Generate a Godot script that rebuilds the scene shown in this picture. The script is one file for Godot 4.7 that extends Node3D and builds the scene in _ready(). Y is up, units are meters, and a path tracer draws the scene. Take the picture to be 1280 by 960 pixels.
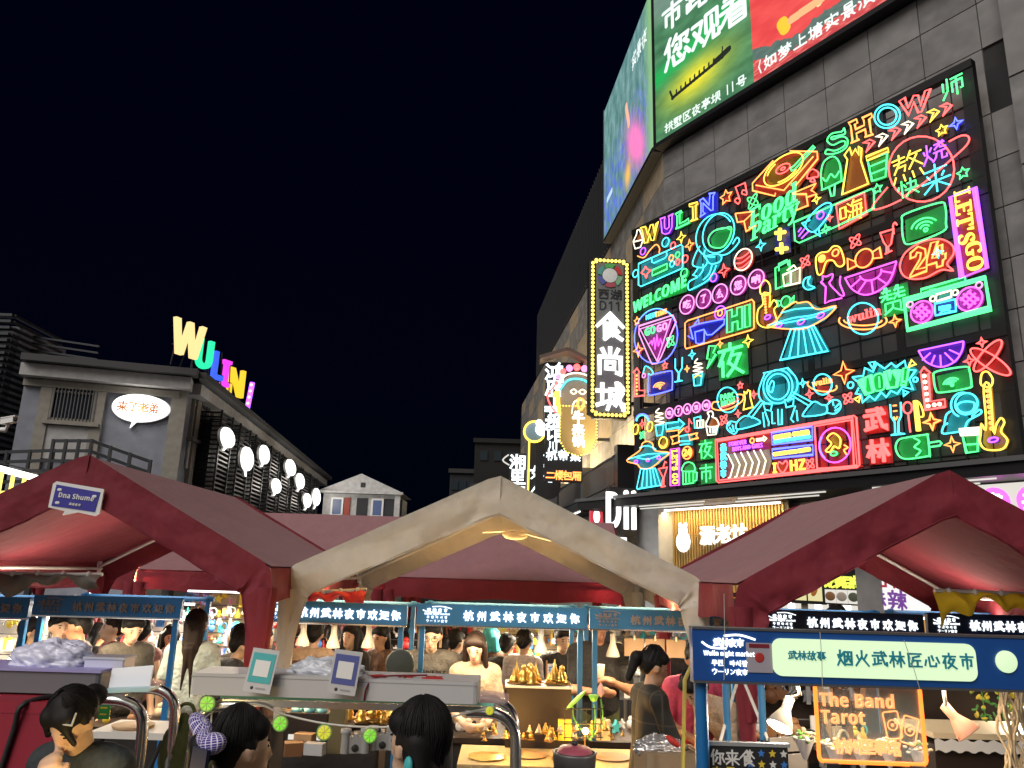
extends Node3D
# Night market street: camera, sky and light first, then buildings, tents, carts, goods, people.
const CAM_H := 2.1
const FOCAL := 960.0
var cam_basis: Basis
var M := {}
var used := {}
var rng := RandomNumberGenerator.new()
var fabric_noise: FastNoiseLite

func _ready():
	var cam := Camera3D.new()
	cam.name = "camera"
	cam_basis = Basis(Vector3.RIGHT, deg_to_rad(13.85)) * Basis(Vector3.BACK, deg_to_rad(1.7))
	cam.fov = 2.0 * rad_to_deg(atan(480.0 / FOCAL))
	cam.near = 0.05
	cam.far = 600.0
	add_child(cam)
	cam.transform = Transform3D(cam_basis, Vector3(0, CAM_H, 0))
	var env := Environment.new()
	env.background_mode = Environment.BG_SKY
	var sky := Sky.new()
	var sm := ProceduralSkyMaterial.new()
	sm.sky_top_color = lin(0.0003, 0.0005, 0.0048)
	sm.sky_horizon_color = lin(0.0003, 0.0013, 0.0032)
	sm.sky_curve = 0.16
	sm.ground_bottom_color = lin(0.0004, 0.001, 0.003)
	sm.ground_horizon_color = lin(0.0003, 0.0013, 0.0032)
	sky.sky_material = sm
	env.sky = sky
	env.tonemap_mode = Environment.TONE_MAPPER_LINEAR
	env.tonemap_exposure = 1.0
	env.sdfgi_enabled = true
	env.ssao_enabled = true
	env.ssil_enabled = true
	var we := WorldEnvironment.new()
	we.name = "world_environment"
	we.environment = env
	add_child(we)
	var sun := DirectionalLight3D.new()
	sun.name = "night_glow"
	sun.light_energy = 0.6
	sun.light_angular_distance = 40.0
	sun.light_color = Color(1.0, 0.97, 0.94)
	sun.shadow_enabled = true
	add_child(sun)
	sun.look_at_from_position(Vector3(-9, 13, 13), Vector3(0, 0, 0))
	rng.seed = 7
	fabric_noise = FastNoiseLite.new()
	fabric_noise.seed = 3
	fabric_noise.frequency = 1.0
	build_materials()
	build_ground()
	build_right_building()
	build_neon()
	build_shop_signs()
	build_left_building()
	build_tents()
	build_carts()
	build_goods()
	build_people()

# ---------- colours, materials ----------
func lin(r: float, g: float, b: float) -> Color:
	return Color(r, g, b).linear_to_srgb()

func mat(key: String, c: Vector3, rough := 0.7, metal := 0.0, more := {}) -> StandardMaterial3D:
	var m := StandardMaterial3D.new()
	m.resource_name = key
	m.albedo_color = lin(c.x, c.y, c.z)
	m.roughness = rough
	m.metallic = metal
	for k in more:
		m.set(k, more[k])
	M[key] = m
	return m

func emi(key: String, c: Vector3, energy := 1.0, base := Vector3(0.02, 0.02, 0.02)) -> StandardMaterial3D:
	var m := mat(key, base, 0.4)
	m.emission_enabled = true
	m.emission = lin(c.x, c.y, c.z)
	m.emission_energy_multiplier = energy
	return m

func noise_tex(freq: float, lo: Color, hi: Color, sd := 1, size := 512, oct := 4) -> NoiseTexture2D:
	var n := FastNoiseLite.new()
	n.seed = sd
	n.frequency = freq
	n.fractal_octaves = oct
	var t := NoiseTexture2D.new()
	t.width = size
	t.height = size
	t.seamless = true
	t.noise = n
	var g := Gradient.new()
	g.set_color(0, lo)
	g.set_color(1, hi)
	t.color_ramp = g
	return t

func grained(key: String, c: Vector3, rough: float, tile: float, contrast := 0.25, relief := 0.0, metal := 0.0) -> StandardMaterial3D:
	var m := mat(key, c, rough, metal)
	var lo := 1.0 - contrast
	m.albedo_texture = noise_tex(0.012, Color(lo, lo, lo), Color(1, 1, 1), key.hash() % 1000, 512, 5)
	m.uv1_triplanar = true
	m.uv1_world_triplanar = true
	m.uv1_scale = Vector3.ONE * tile
	if relief > 0.0:
		m.heightmap_enabled = true
		m.heightmap_texture = noise_tex(0.03, Color.BLACK, Color.WHITE, key.hash() % 997, 512, 4)
		m.heightmap_scale = relief
	return m

func creased(m: StandardMaterial3D, relief: float) -> void:
	# cloth folds as real relief
	if not has_meta("crease"): set_meta("crease", noise_tex(0.011, Color.BLACK, Color.WHITE, 77, 512, 3))
	m.heightmap_enabled = true
	m.heightmap_texture = get_meta("crease")
	m.heightmap_scale = relief

# ---------- photo pixel to place ----------
func ray(px: float, py: float) -> Vector3:
	return cam_basis * Vector3((px - 640.0) / FOCAL, -(py - 480.0) / FOCAL, -1.0)

func onz(px: float, py: float, z: float) -> Vector3:
	var d := ray(px, py)
	return Vector3(0, CAM_H, 0) + d * (z / d.z)

func ony(px: float, py: float, h: float) -> Vector3:
	var d := ray(px, py)
	return Vector3(0, CAM_H, 0) + d * ((h - CAM_H) / d.y)

func onp(px: float, py: float, a: Vector3, b: Vector3) -> Vector3:
	var d := ray(px, py)
	var n := Vector3(b.z - a.z, 0, a.x - b.x)
	return Vector3(0, CAM_H, 0) + d * (n.dot(a - Vector3(0, CAM_H, 0)) / n.dot(d))

# ---------- nodes ----------
func numbered(called: String) -> String:
	if not used.has(called):
		used[called] = 0
		return called
	used[called] += 1
	return "%s_%03d" % [called, used[called]]

func tag(o: Node3D, label: String, category: String, group := "", kind := "") -> Node3D:
	if label: o.set_meta("label", label)
	if category: o.set_meta("category", category)
	if group: o.set_meta("group", group)
	if kind: o.set_meta("kind", kind)
	return o

func thing(called: String, label: String, category: String, at := Vector3.ZERO, turn := 0.0, group := "") -> Node3D:
	var o := Node3D.new()
	o.name = numbered(called)
	add_child(o)
	o.position = at
	o.rotation.y = turn
	return tag(o, label, category, group)

func part(parent: Node3D, called: String, mesh: Mesh, m: Material, t := Transform3D()) -> MeshInstance3D:
	var o := MeshInstance3D.new()
	o.name = numbered(called) if parent == self else called
	o.mesh = mesh
	o.material_override = m
	parent.add_child(o, true)
	o.transform = t
	return o

func hub(parent: Node3D, called: String, t := Transform3D()) -> Node3D:
	var o := Node3D.new()
	o.name = called
	parent.add_child(o, true)
	o.transform = t
	return o

func struct(called: String, mesh: Mesh, m: Material, label := "") -> MeshInstance3D:
	var o := part(self, called, mesh, m)
	o.set_meta("kind", "structure")
	if label: o.set_meta("label", label)
	return o

func text_mesh(s: String, height: float, depth := 0.01, serif := false, bold := true) -> TextMesh:
	var f := SystemFont.new()
	f.font_names = PackedStringArray(["Droid Serif" if serif else "Droid Sans"])
	f.font_weight = 700 if bold else 400
	var t := TextMesh.new()
	t.font = f
	t.text = s
	t.font_size = 64
	t.pixel_size = height / 47.0
	t.depth = depth
	t.curve_step = 4.0
	return t

func look_frame(right: Vector3) -> Basis:
	var x := Vector3(right.x, 0, right.z).normalized()
	return Basis(x, Vector3.UP, x.cross(Vector3.UP))

# ---------- mesh builder ----------
class MB:
	var v := PackedVector3Array()
	var n := PackedVector3Array()
	var uv := PackedVector2Array()
	var ix := PackedInt32Array()

	func quad(a: Vector3, b: Vector3, c: Vector3, d: Vector3, u0 := Vector2(0, 1), u1 := Vector2(1, 0)) -> MB:
		# corners counter-clockwise seen from the front
		var nn := (b - a).cross(c - a)
		if nn.length_squared() < 1e-16:
			nn = (c - a).cross(d - a)
		nn = nn.normalized()
		var k := v.size()
		v.append_array([a, b, c, d])
		n.append_array([nn, nn, nn, nn])
		uv.append_array([u0, Vector2(u1.x, u0.y), u1, Vector2(u0.x, u1.y)])
		ix.append_array([k, k + 2, k + 1, k, k + 3, k + 2])
		return self

	func tri(a: Vector3, b: Vector3, c: Vector3) -> void:
		var nn := (b - a).cross(c - a).normalized()
		var k := v.size()
		v.append_array([a, b, c])
		n.append_array([nn, nn, nn])
		uv.append_array([Vector2(a.x, a.y), Vector2(b.x, b.y), Vector2(c.x, c.y)])
		ix.append_array([k, k + 2, k + 1])

	func box(c: Vector3, s: Vector3, bs := Basis()) -> MB:
		var x := bs.x * s.x * 0.5
		var y := bs.y * s.y * 0.5
		var z := bs.z * s.z * 0.5
		quad(c - x - y + z, c + x - y + z, c + x + y + z, c - x + y + z)
		quad(c + x - y - z, c - x - y - z, c - x + y - z, c + x + y - z)
		quad(c + x - y + z, c + x - y - z, c + x + y - z, c + x + y + z)
		quad(c - x - y - z, c - x - y + z, c - x + y + z, c - x + y - z)
		quad(c - x + y + z, c + x + y + z, c + x + y - z, c - x + y - z)
		quad(c - x - y - z, c + x - y - z, c + x - y + z, c - x - y + z)
		return self

	func beam(a: Vector3, b: Vector3, w: float, h: float, up := Vector3.UP) -> MB:
		var d := (b - a)
		var l := d.length()
		d /= l
		if absf(d.dot(up)) > 0.95: up = Vector3(0, 0, 1) if absf(d.z) < 0.9 else Vector3.RIGHT
		var x := d.cross(up).normalized()
		var y := x.cross(d)
		return box((a + b) * 0.5, Vector3(w, h, l), Basis(x, y, -d))

	func tube(p: PackedVector3Array, r: float, sides := 6, closed := false, r_end := -1.0, ref := Vector3.ZERO) -> MB:
		var cnt := p.size()
		if cnt < 2: return self
		var k0 := v.size()
		var prev := Vector3.ZERO
		for i in cnt:
			var a: Vector3 = p[i - 1] if i > 0 else (p[cnt - 1] if closed else p[0])
			var b: Vector3 = p[i + 1] if i < cnt - 1 else (p[0] if closed else p[cnt - 1])
			var t := (b - a).normalized()
			if t == Vector3.ZERO: t = Vector3.UP
			var x: Vector3
			if ref != Vector3.ZERO: x = ref
			elif prev == Vector3.ZERO: x = t.cross(Vector3.UP if absf(t.y) < 0.9 else Vector3.RIGHT)
			else: x = prev - t * prev.dot(t)
			x = (x - t * x.dot(t)).normalized()
			prev = x
			var y := t.cross(x)
			var rr := r if r_end < 0.0 else lerpf(r, r_end, float(i) / (cnt - 1))
			var mit := 1.0
			if (i > 0 and i < cnt - 1) or closed:
				var q := (p[i] - a).normalized()
				mit = 1.0 / clampf(absf(q.dot(t)), 0.6, 1.0)
			for s in sides:
				var an := TAU * s / sides
				var o := x * cos(an) + y * sin(an) * mit
				v.append(p[i] + o * rr)
				n.append(o.normalized())
				uv.append(Vector2(float(s) / sides, float(i)))
		var last := cnt if closed else cnt - 1
		for i in last:
			var j := (i + 1) % cnt
			for s in sides:
				var s2 := (s + 1) % sides
				var a := k0 + i * sides + s
				var b := k0 + i * sides + s2
				var c := k0 + j * sides + s2
				var d := k0 + j * sides + s
				ix.append_array([a, c, b, a, d, c])
		if not closed:
			for e in [0, cnt - 1]:
				var k := v.size()
				var t2: Vector3 = (p[0] - p[1]).normalized() if e == 0 else (p[cnt - 1] - p[cnt - 2]).normalized()
				for s in sides:
					v.append(v[k0 + e * sides + s])
					n.append(t2)
					uv.append(Vector2.ZERO)
				for s in range(1, sides - 1):
					if e == 0: ix.append_array([k, k + s, k + s + 1])
					else: ix.append_array([k, k + s + 1, k + s])
		return self

	func lathe(at: Vector3, prof: Array, seg := 16, bs := Basis()) -> MB:
		# prof: [radius, height] from bottom to top
		var k0 := v.size()
		var cnt := prof.size()
		for i in cnt:
			var r: float = prof[i][0]
			var h: float = prof[i][1]
			var i0 := maxi(i - 1, 0)
			var i1 := mini(i + 1, cnt - 1)
			var dr: float = prof[i1][0] - prof[i0][0]
			var dh: float = prof[i1][1] - prof[i0][1]
			for s in seg + 1:
				var an := TAU * s / seg
				var o := Vector3(cos(an), 0, sin(an))
				v.append(at + bs * (o * r + Vector3(0, h, 0)))
				n.append(bs * (o * dh + Vector3(0, -dr, 0)).normalized())
				uv.append(Vector2(float(s) / seg, float(i) / (cnt - 1)))
		for i in cnt - 1:
			for s in seg:
				var a := k0 + i * (seg + 1) + s
				var b := a + seg + 1
				ix.append_array([a, a + 1, b, a + 1, b + 1, b])
		return self

	func ball(at: Vector3, r: Vector3, seg := 12, rings := 8, bs := Basis()) -> MB:
		var k0 := v.size()
		for i in rings + 1:
			var la := PI * i / rings - PI / 2
			for s in seg + 1:
				var an := TAU * s / seg
				var o := Vector3(cos(la) * cos(an), sin(la), cos(la) * sin(an))
				v.append(at + bs * (o * r))
				n.append((bs * (o / r)).normalized())
				uv.append(Vector2(float(s) / seg, float(i) / rings))
		for i in rings:
			for s in seg:
				var a := k0 + i * (seg + 1) + s
				var b := a + seg + 1
				ix.append_array([a, a + 1, b, a + 1, b + 1, b])
		return self

	func prism(poly: PackedVector2Array, o: Vector3, bs: Basis, z0: float, z1: float) -> MB:
		# polygon in the bs.x / bs.y plane, from z0 to z1 along bs.z
		var pl := poly
		if Geometry2D.is_polygon_clockwise(pl):
			pl = pl.duplicate()
			pl.reverse()
		var tr := Geometry2D.triangulate_polygon(pl)
		var at := func(q: Vector2, z: float) -> Vector3: return o + bs.x * q.x + bs.y * q.y + bs.z * z
		for i in range(0, tr.size(), 3):
			var a := pl[tr[i]]
			var b := pl[tr[i + 1]]
			var c := pl[tr[i + 2]]
			if (b - a).cross(c - a) < 0.0:
				var t := b
				b = c
				c = t
			tri(at.call(a, z1), at.call(b, z1), at.call(c, z1))
			if z1 - z0 > 0.0001: tri(at.call(a, z0), at.call(c, z0), at.call(b, z0))
		if z1 - z0 > 0.0001:
			for i in pl.size():
				var a := pl[i]
				var b := pl[(i + 1) % pl.size()]
				quad(at.call(a, z0), at.call(b, z0), at.call(b, z1), at.call(a, z1))
		return self

	func grid(f: Callable, nu: int, nv: int) -> MB:
		# smooth sheet f(u, v) -> Vector3 with u, v in 0..1
		var k0 := v.size()
		var pts := []
		for j in nv + 1:
			for i in nu + 1:
				pts.append(f.call(float(i) / nu, float(j) / nv))
		for j in nv + 1:
			for i in nu + 1:
				var du: Vector3 = pts[j * (nu + 1) + mini(i + 1, nu)] - pts[j * (nu + 1) + maxi(i - 1, 0)]
				var dv: Vector3 = pts[mini(j + 1, nv) * (nu + 1) + i] - pts[maxi(j - 1, 0) * (nu + 1) + i]
				v.append(pts[j * (nu + 1) + i])
				n.append(du.cross(dv).normalized())
				uv.append(Vector2(float(i) / nu, float(j) / nv))
		for j in nv:
			for i in nu:
				var a := k0 + j * (nu + 1) + i
				var b := a + nu + 1
				ix.append_array([a, b, a + 1, a + 1, b, b + 1])
		return self

	func done() -> ArrayMesh:
		var arr := []
		arr.resize(Mesh.ARRAY_MAX)
		arr[Mesh.ARRAY_VERTEX] = v
		arr[Mesh.ARRAY_NORMAL] = n
		arr[Mesh.ARRAY_TEX_UV] = uv
		arr[Mesh.ARRAY_INDEX] = ix
		var m := ArrayMesh.new()
		if v.size(): m.add_surface_from_arrays(Mesh.PRIMITIVE_TRIANGLES, arr)
		return m

func box_mesh(s: Vector3, c := Vector3.ZERO) -> ArrayMesh:
	return MB.new().box(c, s).done()

func smooth(p: PackedVector3Array, closed := false, sub := 4) -> PackedVector3Array:
	var out := PackedVector3Array()
	var cnt := p.size()
	var last := cnt if closed else cnt - 1
	for i in last:
		var p0: Vector3 = p[(i - 1 + cnt) % cnt] if closed or i > 0 else p[0]
		var p1: Vector3 = p[i]
		var p2: Vector3 = p[(i + 1) % cnt]
		var p3: Vector3 = p[(i + 2) % cnt] if closed or i < cnt - 2 else p[cnt - 1]
		for s in sub:
			var t := float(s) / sub
			out.append(0.5 * ((2.0 * p1) + (p2 - p0) * t + (2.0 * p0 - 5.0 * p1 + 4.0 * p2 - p3) * t * t + (3.0 * p1 - p0 - 3.0 * p2 + p3) * t * t * t))
	if not closed: out.append(p[cnt - 1])
	return out
# ---------- brush-stroke lettering: each character is a list of strokes on a 20 x 20 field ----------
const GLYPH := {
	"杭": "0 6 8 6;4 0 4 20;4 6 0 14;4 6 8 12;14 0 15 3;9 4 20 4;11 8 11 14 9 20;11 8 17 8 17 18 20 18 20 15",
	"州": "2 6 1 11;5 1 5 12 2 20;7 6 9 11;11 2 11 18;13 6 15 11;18 1 18 20",
	"武": "3 2 11 2;0 6 20 6;8 6 8 16;3 10 3 17;8 12 12 12;0 18 12 16;13 0 14 8 17 17 20 19 20 15;16 1 18 4",
	"林": "0 6 9 6;5 0 5 20;5 6 0 15;5 7 9 12;10 6 20 6;15 0 15 20;15 6 10 16;15 6 20 15",
	"夜": "10 0 10 3;1 4 19 4;6 4 1 13;4 10 4 20;12 5 8 13;11 8 17 8 13 15 7 20;9 12 12 15;12 15 19 20",
	"市": "10 0 10 4;1 4 19 4;4 8 4 16;4 8 16 8 16 16 14 16;10 4 10 20",
	"欢": "1 4 8 4 6 11 1 18;2 8 8 17;13 0 10 7;12 4 19 4 18 8;15 7 14 13 10 20;15 12 20 20",
	"迎": "2 1 4 4;1 8 5 8 4 15;0 19 5 16 20 19;9 3 7 4 7 14 11 12;13 4 13 16;13 4 19 4 19 12 17 12",
	"你": "5 0 1 9;4 6 4 20;10 1 7 8;9 5 19 5 18 8;14 5 14 19 11 18;10 10 7 16;17 10 20 16",
	"食": "10 0 0 10;10 0 20 10;10 3 11 6;6 8 14 8 14 14;6 8 6 20 10 17;6 11 14 11;6 14 14 14;16 14 12 17;10 14 19 20",
	"尚": "10 0 10 7;4 1 6 5;16 1 14 5;2 7 18 7 18 20 15 19;2 7 2 20;7 11 13 11 13 16 7 16 7 11",
	"城": "0 6 8 6;4 1 4 16;0 17 8 14;10 5 10 14 8 20;10 5 20 5;10 9 14 9 14 15 12 15;15 0 16 11 20 20 20 16;19 8 14 17;17 1 19 3",
	"西": "0 2 20 2;7 2 7 10 4 13;13 2 13 11 16 11;2 7 18 7 18 19;2 7 2 19 18 19",
	"湖": "1 2 3 4;0 8 2 10;0 19 4 13;5 6 12 6;8 1 8 11;5 11 5 18 11 18 11 11 5 11;14 2 14 12 12 20;14 2 20 2 20 19 17 19;14 7 20 7;14 12 20 12",
	"来": "2 4 18 4;4 7 6 10;16 7 14 10;0 12 20 12;10 0 10 20;10 12 1 19;10 12 19 19",
	"了": "3 2 16 2 10 8;10 8 10 19 6 17",
	"老": "3 4 15 4;9 0 9 9;0 9 20 9;18 2 1 17;9 10 9 18 18 18 18 15;17 11 9 14",
	"弟": "6 0 8 3;14 0 12 3;3 5 16 5 16 9 4 9 3 14 17 14 16 19 13 18;10 5 10 20;9 14 2 20",
	"鸿": "1 2 3 4;0 8 2 10;0 19 3 13;5 5 10 5;7 5 7 15;4 16 10 14;15 0 13 3;12 4 18 4 18 9 15 9;12 4 12 12 20 12 19 19 16 18;11 15 17 15;15 6 15 7",
	"府": "10 0 10 3;2 4 19 4;3 4 3 12 0 20;9 6 5 13;7 10 7 20;10 9 19 9;16 6 16 19 13 18;11 12 13 14",
	"工": "3 3 17 3;10 3 10 17;0 17 20 17",
	"菜": "0 3 20 3;6 0 6 6;14 0 14 6;17 7 4 9;4 10 6 12;10 9 11 12;17 9 14 12;1 14 19 14;10 12 10 20;10 14 1 20;10 14 19 20",
	"馆": "4 0 1 7;3 4 8 4 7 7;4 8 4 18 8 15;14 0 14 3;9 3 9 6;9 4 20 4 19 7;12 8 12 20;12 8 18 8 18 12 12 12;12 15 19 15 19 20 12 20",
	"川": "4 2 4 12 1 19;10 3 10 16;17 1 17 20",
	"帮": "1 3 10 3;1 6 10 6;0 9 11 9;6 0 6 9 2 13;13 1 13 13;13 1 19 1 16 5 19 9 14 10;4 13 4 18;4 13 16 13 16 18;10 11 10 20",
	"二": "3 5 17 5;0 16 20 16",
	"楼": "0 6 8 6;4 0 4 20;4 6 0 14;4 6 8 12;14 0 14 10;9 4 20 4;10 0 12 3;18 0 16 3;14 5 9 9;14 5 19 9;12 11 10 16 18 20;17 11 10 20;8 14 20 14",
	"包": "5 0 0 8;4 4 18 4 17 14 14 13;3 8 12 8 12 12 3 12;3 8 3 19 20 19 20 16",
	"厢": "2 2 20 2;3 2 3 12 0 20;4 8 11 8;8 4 8 20;8 8 4 15;8 9 11 13;13 6 13 20;13 6 19 6 19 20 13 20;13 10 19 10;13 15 19 15",
	"女": "8 0 4 11 16 20;14 6 11 13 2 20;0 7 20 7",
	"人": "10 0 9 8 1 20;10 6 13 13 20 20",
	"坊": "0 6 8 6;4 1 4 16;0 17 8 14;14 0 15 4;9 5 20 5;13 5 12 13 8 20;13 10 18 10 17 19 14 18",
	"湘": "1 2 3 4;0 8 2 10;0 19 3 13;4 6 11 6;8 1 8 20;8 6 4 14;8 8 11 12;13 3 13 20;13 3 19 3 19 20;13 8 19 8;13 13 19 13;13 19 19 19",
	"里": "3 1 17 1 17 10 3 10 3 1;3 5 17 5;10 1 10 19;3 14 17 14;0 19 20 19",
	"干": "3 2 17 2;0 9 20 9;10 2 10 20",
	"锅": "4 0 1 6;2 5 8 5;1 10 8 10;4 5 4 18 8 15;11 1 18 1 18 7 11 7 11 1;10 10 20 10 20 20;10 10 10 20;15 7 15 12 12 16;15 12 18 16",
	"牛": "5 1 2 9;4 5 17 5;0 12 20 12;10 0 10 20",
	"吃": "1 3 6 3 6 14 1 14 1 3;11 0 8 8;10 4 20 4;9 9 17 9 9 18 20 18 20 14",
	"么": "11 0 2 11;13 5 5 18 17 17;14 12 18 20",
	"您": "5 0 1 7;4 4 4 12;10 0 7 5;9 3 19 3 18 6;13 3 13 11 11 10;10 7 8 10;16 7 19 10;3 14 1 19;7 13 8 19 15 19 16 16;11 13 13 16;17 13 20 17",
	"呐": "0 4 5 4 5 14 0 14 0 4;8 5 8 20;8 5 19 5 19 20 17 19;13 1 13 8 9 15;13 9 17 15",
	"嗨": "0 4 5 4 5 14 0 14 0 4;7 2 9 4;6 8 8 10;6 19 9 13;13 0 10 6;12 3 20 3;12 6 11 17 19 17;12 6 19 6 18 20 15 19;9 11 20 11;15 7 15 16",
	"烧": "1 6 2 10;8 4 6 8;4 0 4 12 0 20;4 11 8 18;10 3 19 3;14 0 15 7 20 8;18 1 10 8;9 11 20 11;12 11 11 16 8 20;16 11 16 19 20 19 20 16",
	"快": "4 0 4 20;1 6 0 11;6 5 8 9;9 5 18 5 18 12;7 12 20 12;13 0 13 12 8 20;13 12 20 20",
	"熬": "0 3 9 3;5 0 5 6;1 6 9 6;5 6 1 13;3 9 9 9 8 13;13 0 10 6;12 3 20 3;17 4 11 13;12 5 20 13;2 15 0 20;7 15 8 20;13 15 14 20;18 15 20 20",
	"赞": "5 0 3 4;2 3 9 3;0 6 10 6;6 0 6 6 1 10;6 6 6 9 10 9;14 0 12 4;12 3 19 3;11 6 20 6;15 0 15 6 11 10;15 6 15 9 20 9;4 12 4 18;4 12 16 12 16 18;10 13 10 16 3 20;11 17 18 20",
	"师": "2 3 2 12;6 0 6 12 1 20;9 2 20 2;10 6 10 16;10 6 19 6 19 15 17 15;14 2 14 20",
	"路": "1 1 8 1 8 7 1 7 1 1;4 7 4 17;4 12 8 12;1 12 1 18 9 16;13 0 9 8;12 4 18 4 10 12;12 7 20 12;12 13 12 20;12 13 18 13 18 20 12 20",
	"观": "1 4 8 4 6 11 1 18;2 8 8 17;11 2 11 13;11 2 19 2 19 13;15 5 15 12 9 20;16 12 16 19 20 19 20 16",
	"看": "17 0 3 2;2 5 18 5;0 9 20 9;10 2 7 9 0 17;6 11 6 20;6 11 16 11 16 20 6 20;6 14 16 14;6 17 16 17",
	"如": "4 0 1 12 9 19;8 5 6 13 0 20;0 6 10 6;12 5 12 18;12 5 19 5 19 18;12 16 19 16",
	"梦": "0 4 9 4;5 0 5 10;5 4 0 10;5 4 9 8;10 4 20 4;15 0 15 10;15 4 10 10;15 4 20 9;9 10 3 15;7 12 17 12 11 18 1 20;8 14 11 16",
	"上": "10 0 10 18;10 8 18 8;0 18 20 18",
	"塘": "0 6 6 6;3 1 3 16;0 17 6 14;14 0 14 3;8 3 20 3;9 3 9 12 6 20;11 6 18 6 18 12 11 12;10 9 20 9;14 4 14 14;11 15 18 15 18 20 11 20 11 15",
	"实": "10 0 10 3;1 7 1 4 19 4 19 7;5 8 8 10;3 11 6 13;1 15 19 15;11 7 10 14 2 20;12 16 18 20",
	"景": "5 0 15 0 15 7 5 7 5 0;5 4 15 4;10 7 10 9;0 10 20 10;5 12 15 12 15 16 5 16 5 12;10 16 10 20 8 19;5 17 2 20;15 17 18 20",
	"演": "1 2 3 4;0 8 2 10;0 19 3 13;13 0 13 2;6 6 6 3 20 3 20 6;9 6 18 6;8 8 19 8 19 15 8 15 8 8;8 11 19 11;13 6 13 15;10 16 6 20;16 16 20 20",
	"出": "10 0 10 19;3 2 3 9 17 9 17 2;1 12 1 19 19 19 19 12",
	"号": "5 1 15 1 15 7 5 7 5 1;0 10 20 10;7 10 5 14 16 14 14 20 10 19",
	"区": "1 2 19 2;2 2 2 19 19 19;15 5 6 15;6 6 15 15",
	"拱": "4 0 4 19 2 18;0 5 8 5;0 13 8 10;11 4 20 4;10 10 20 10;13 1 13 10;17 1 17 10;13 13 10 19;17 13 20 19",
	"墅": "1 1 9 1 9 8 1 8 1 1;5 1 5 12;1 4 9 4;1 12 9 11;11 2 19 2 15 6;12 6 20 6;16 6 16 12 14 11;10 13 10 20;3 16 17 16;0 20 20 20",
	"亭": "10 0 10 3;1 3 19 3;5 5 15 5 15 9 5 9 5 5;1 14 1 11 19 11 19 14;5 14 15 14;10 14 10 20 7 19",
	"坝": "0 6 8 6;4 1 4 16;0 17 8 14;11 2 19 2 19 13;11 2 11 13;15 5 15 12 9 20;15 13 20 20",
	"烟": "1 6 2 10;8 4 6 8;4 0 4 12 0 20;4 11 8 18;10 2 10 20;10 2 20 2 20 19 10 19;12 8 18 8;15 4 15 9 12 15;15 9 18 15",
	"火": "3 6 5 11;17 5 14 10;10 0 10 8 1 20;10 9 19 20",
	"匠": "1 2 20 2;2 2 2 19 20 19;17 5 8 7 8 11 5 16;8 11 18 11;14 11 14 17",
	"心": "2 10 0 17;6 6 7 18 15 18 16 14;10 4 12 10;17 6 20 13",
	"故": "0 5 10 5;5 0 5 11;1 11 9 11 9 18 1 18 1 11;14 0 11 9;13 5 20 5;17 6 15 14 10 20;12 9 19 20",
	"事": "0 2 20 2;10 0 10 20 7 19;4 4 16 4 16 7 4 7 4 4;2 10 17 10 17 16 3 16;0 13 20 13",
	"肥": "2 1 2 12 0 20;2 1 8 1 8 20 6 19;2 7 8 7;2 12 8 12;11 2 19 2 19 9 11 9;11 2 11 19 20 19 20 15;15 2 15 9",
	"肠": "2 1 2 12 0 20;2 1 8 1 8 20 6 19;2 7 8 7;2 12 8 12;10 2 19 2 13 8;11 8 20 8 19 19 16 18;14 9 10 15;17 9 11 19",
	"麻": "10 0 10 3;2 4 19 4;3 4 3 12 0 20;5 9 11 9;8 6 8 20;8 9 4 16;9 10 11 14;12 9 20 9;16 6 16 20;16 9 12 16;16 9 20 16",
	"辣": "5 0 5 3;0 3 10 3;2 5 4 9;8 5 6 9;0 10 10 10;0 14 10 14;5 10 5 16 2 20;11 4 20 4;15 0 15 20;12 7 12 11 19 11 19 7 12 7;15 12 11 18;15 12 20 18",
	"长": "17 1 7 8;0 10 20 10;5 0 5 19 11 16;9 11 19 20",
	"沙": "1 2 3 4;0 8 2 10;0 19 4 13;13 0 13 11;9 4 7 10;17 4 20 9;19 10 14 17 6 20",
	"臭": "10 0 8 3;4 3 16 3 16 11 4 11 4 3;4 6 16 6;4 9 16 9;1 14 19 14;10 11 9 15 1 20;11 15 19 20;17 11 18 12",
	"豆": "2 2 18 2;4 6 16 6 16 12 4 12 4 6;6 14 8 18;14 14 12 18;0 19 20 19",
	"源": "1 2 3 4;0 8 2 10;0 19 3 13;6 2 20 2;6 2 6 13 4 20;12 3 11 6;9 6 18 6 18 12 9 12 9 6;9 9 18 9;13 12 13 20;10 15 8 19;17 15 20 19",
	"虎": "10 0 10 4;10 2 17 2;3 4 19 4 18 7;3 4 3 12 0 20;6 8 16 7;11 5 11 10 16 10;8 12 8 16 5 20;8 12 14 12 14 18 20 18 20 15",
	"무": "4 1 16 1 16 8 4 8 4 1;0 12 20 12;10 12 10 20",
	"린": "2 1 12 1 12 5 2 5 2 9 13 9;17 0 17 13;4 13 4 19 19 19",
	"야": "2 4 9 4 9 14 2 14 2 4;14 0 14 20;14 7 19 7;14 12 19 12",
	"시": "7 2 2 16;7 6 12 16;17 0 17 20",
	"장": "1 2 11 2 1 11;6 5 11 11;15 0 15 12;15 6 20 6;6 14 15 14 15 20 6 20 6 14",
	"ウ": "10 0 10 4;2 9 2 4 18 4 16 12 8 20",
	"ー": "1 10 19 10",
	"リ": "5 2 5 12;15 1 15 12 9 20",
	"ン": "3 3 7 6;3 18 12 14 19 4",
}

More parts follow.
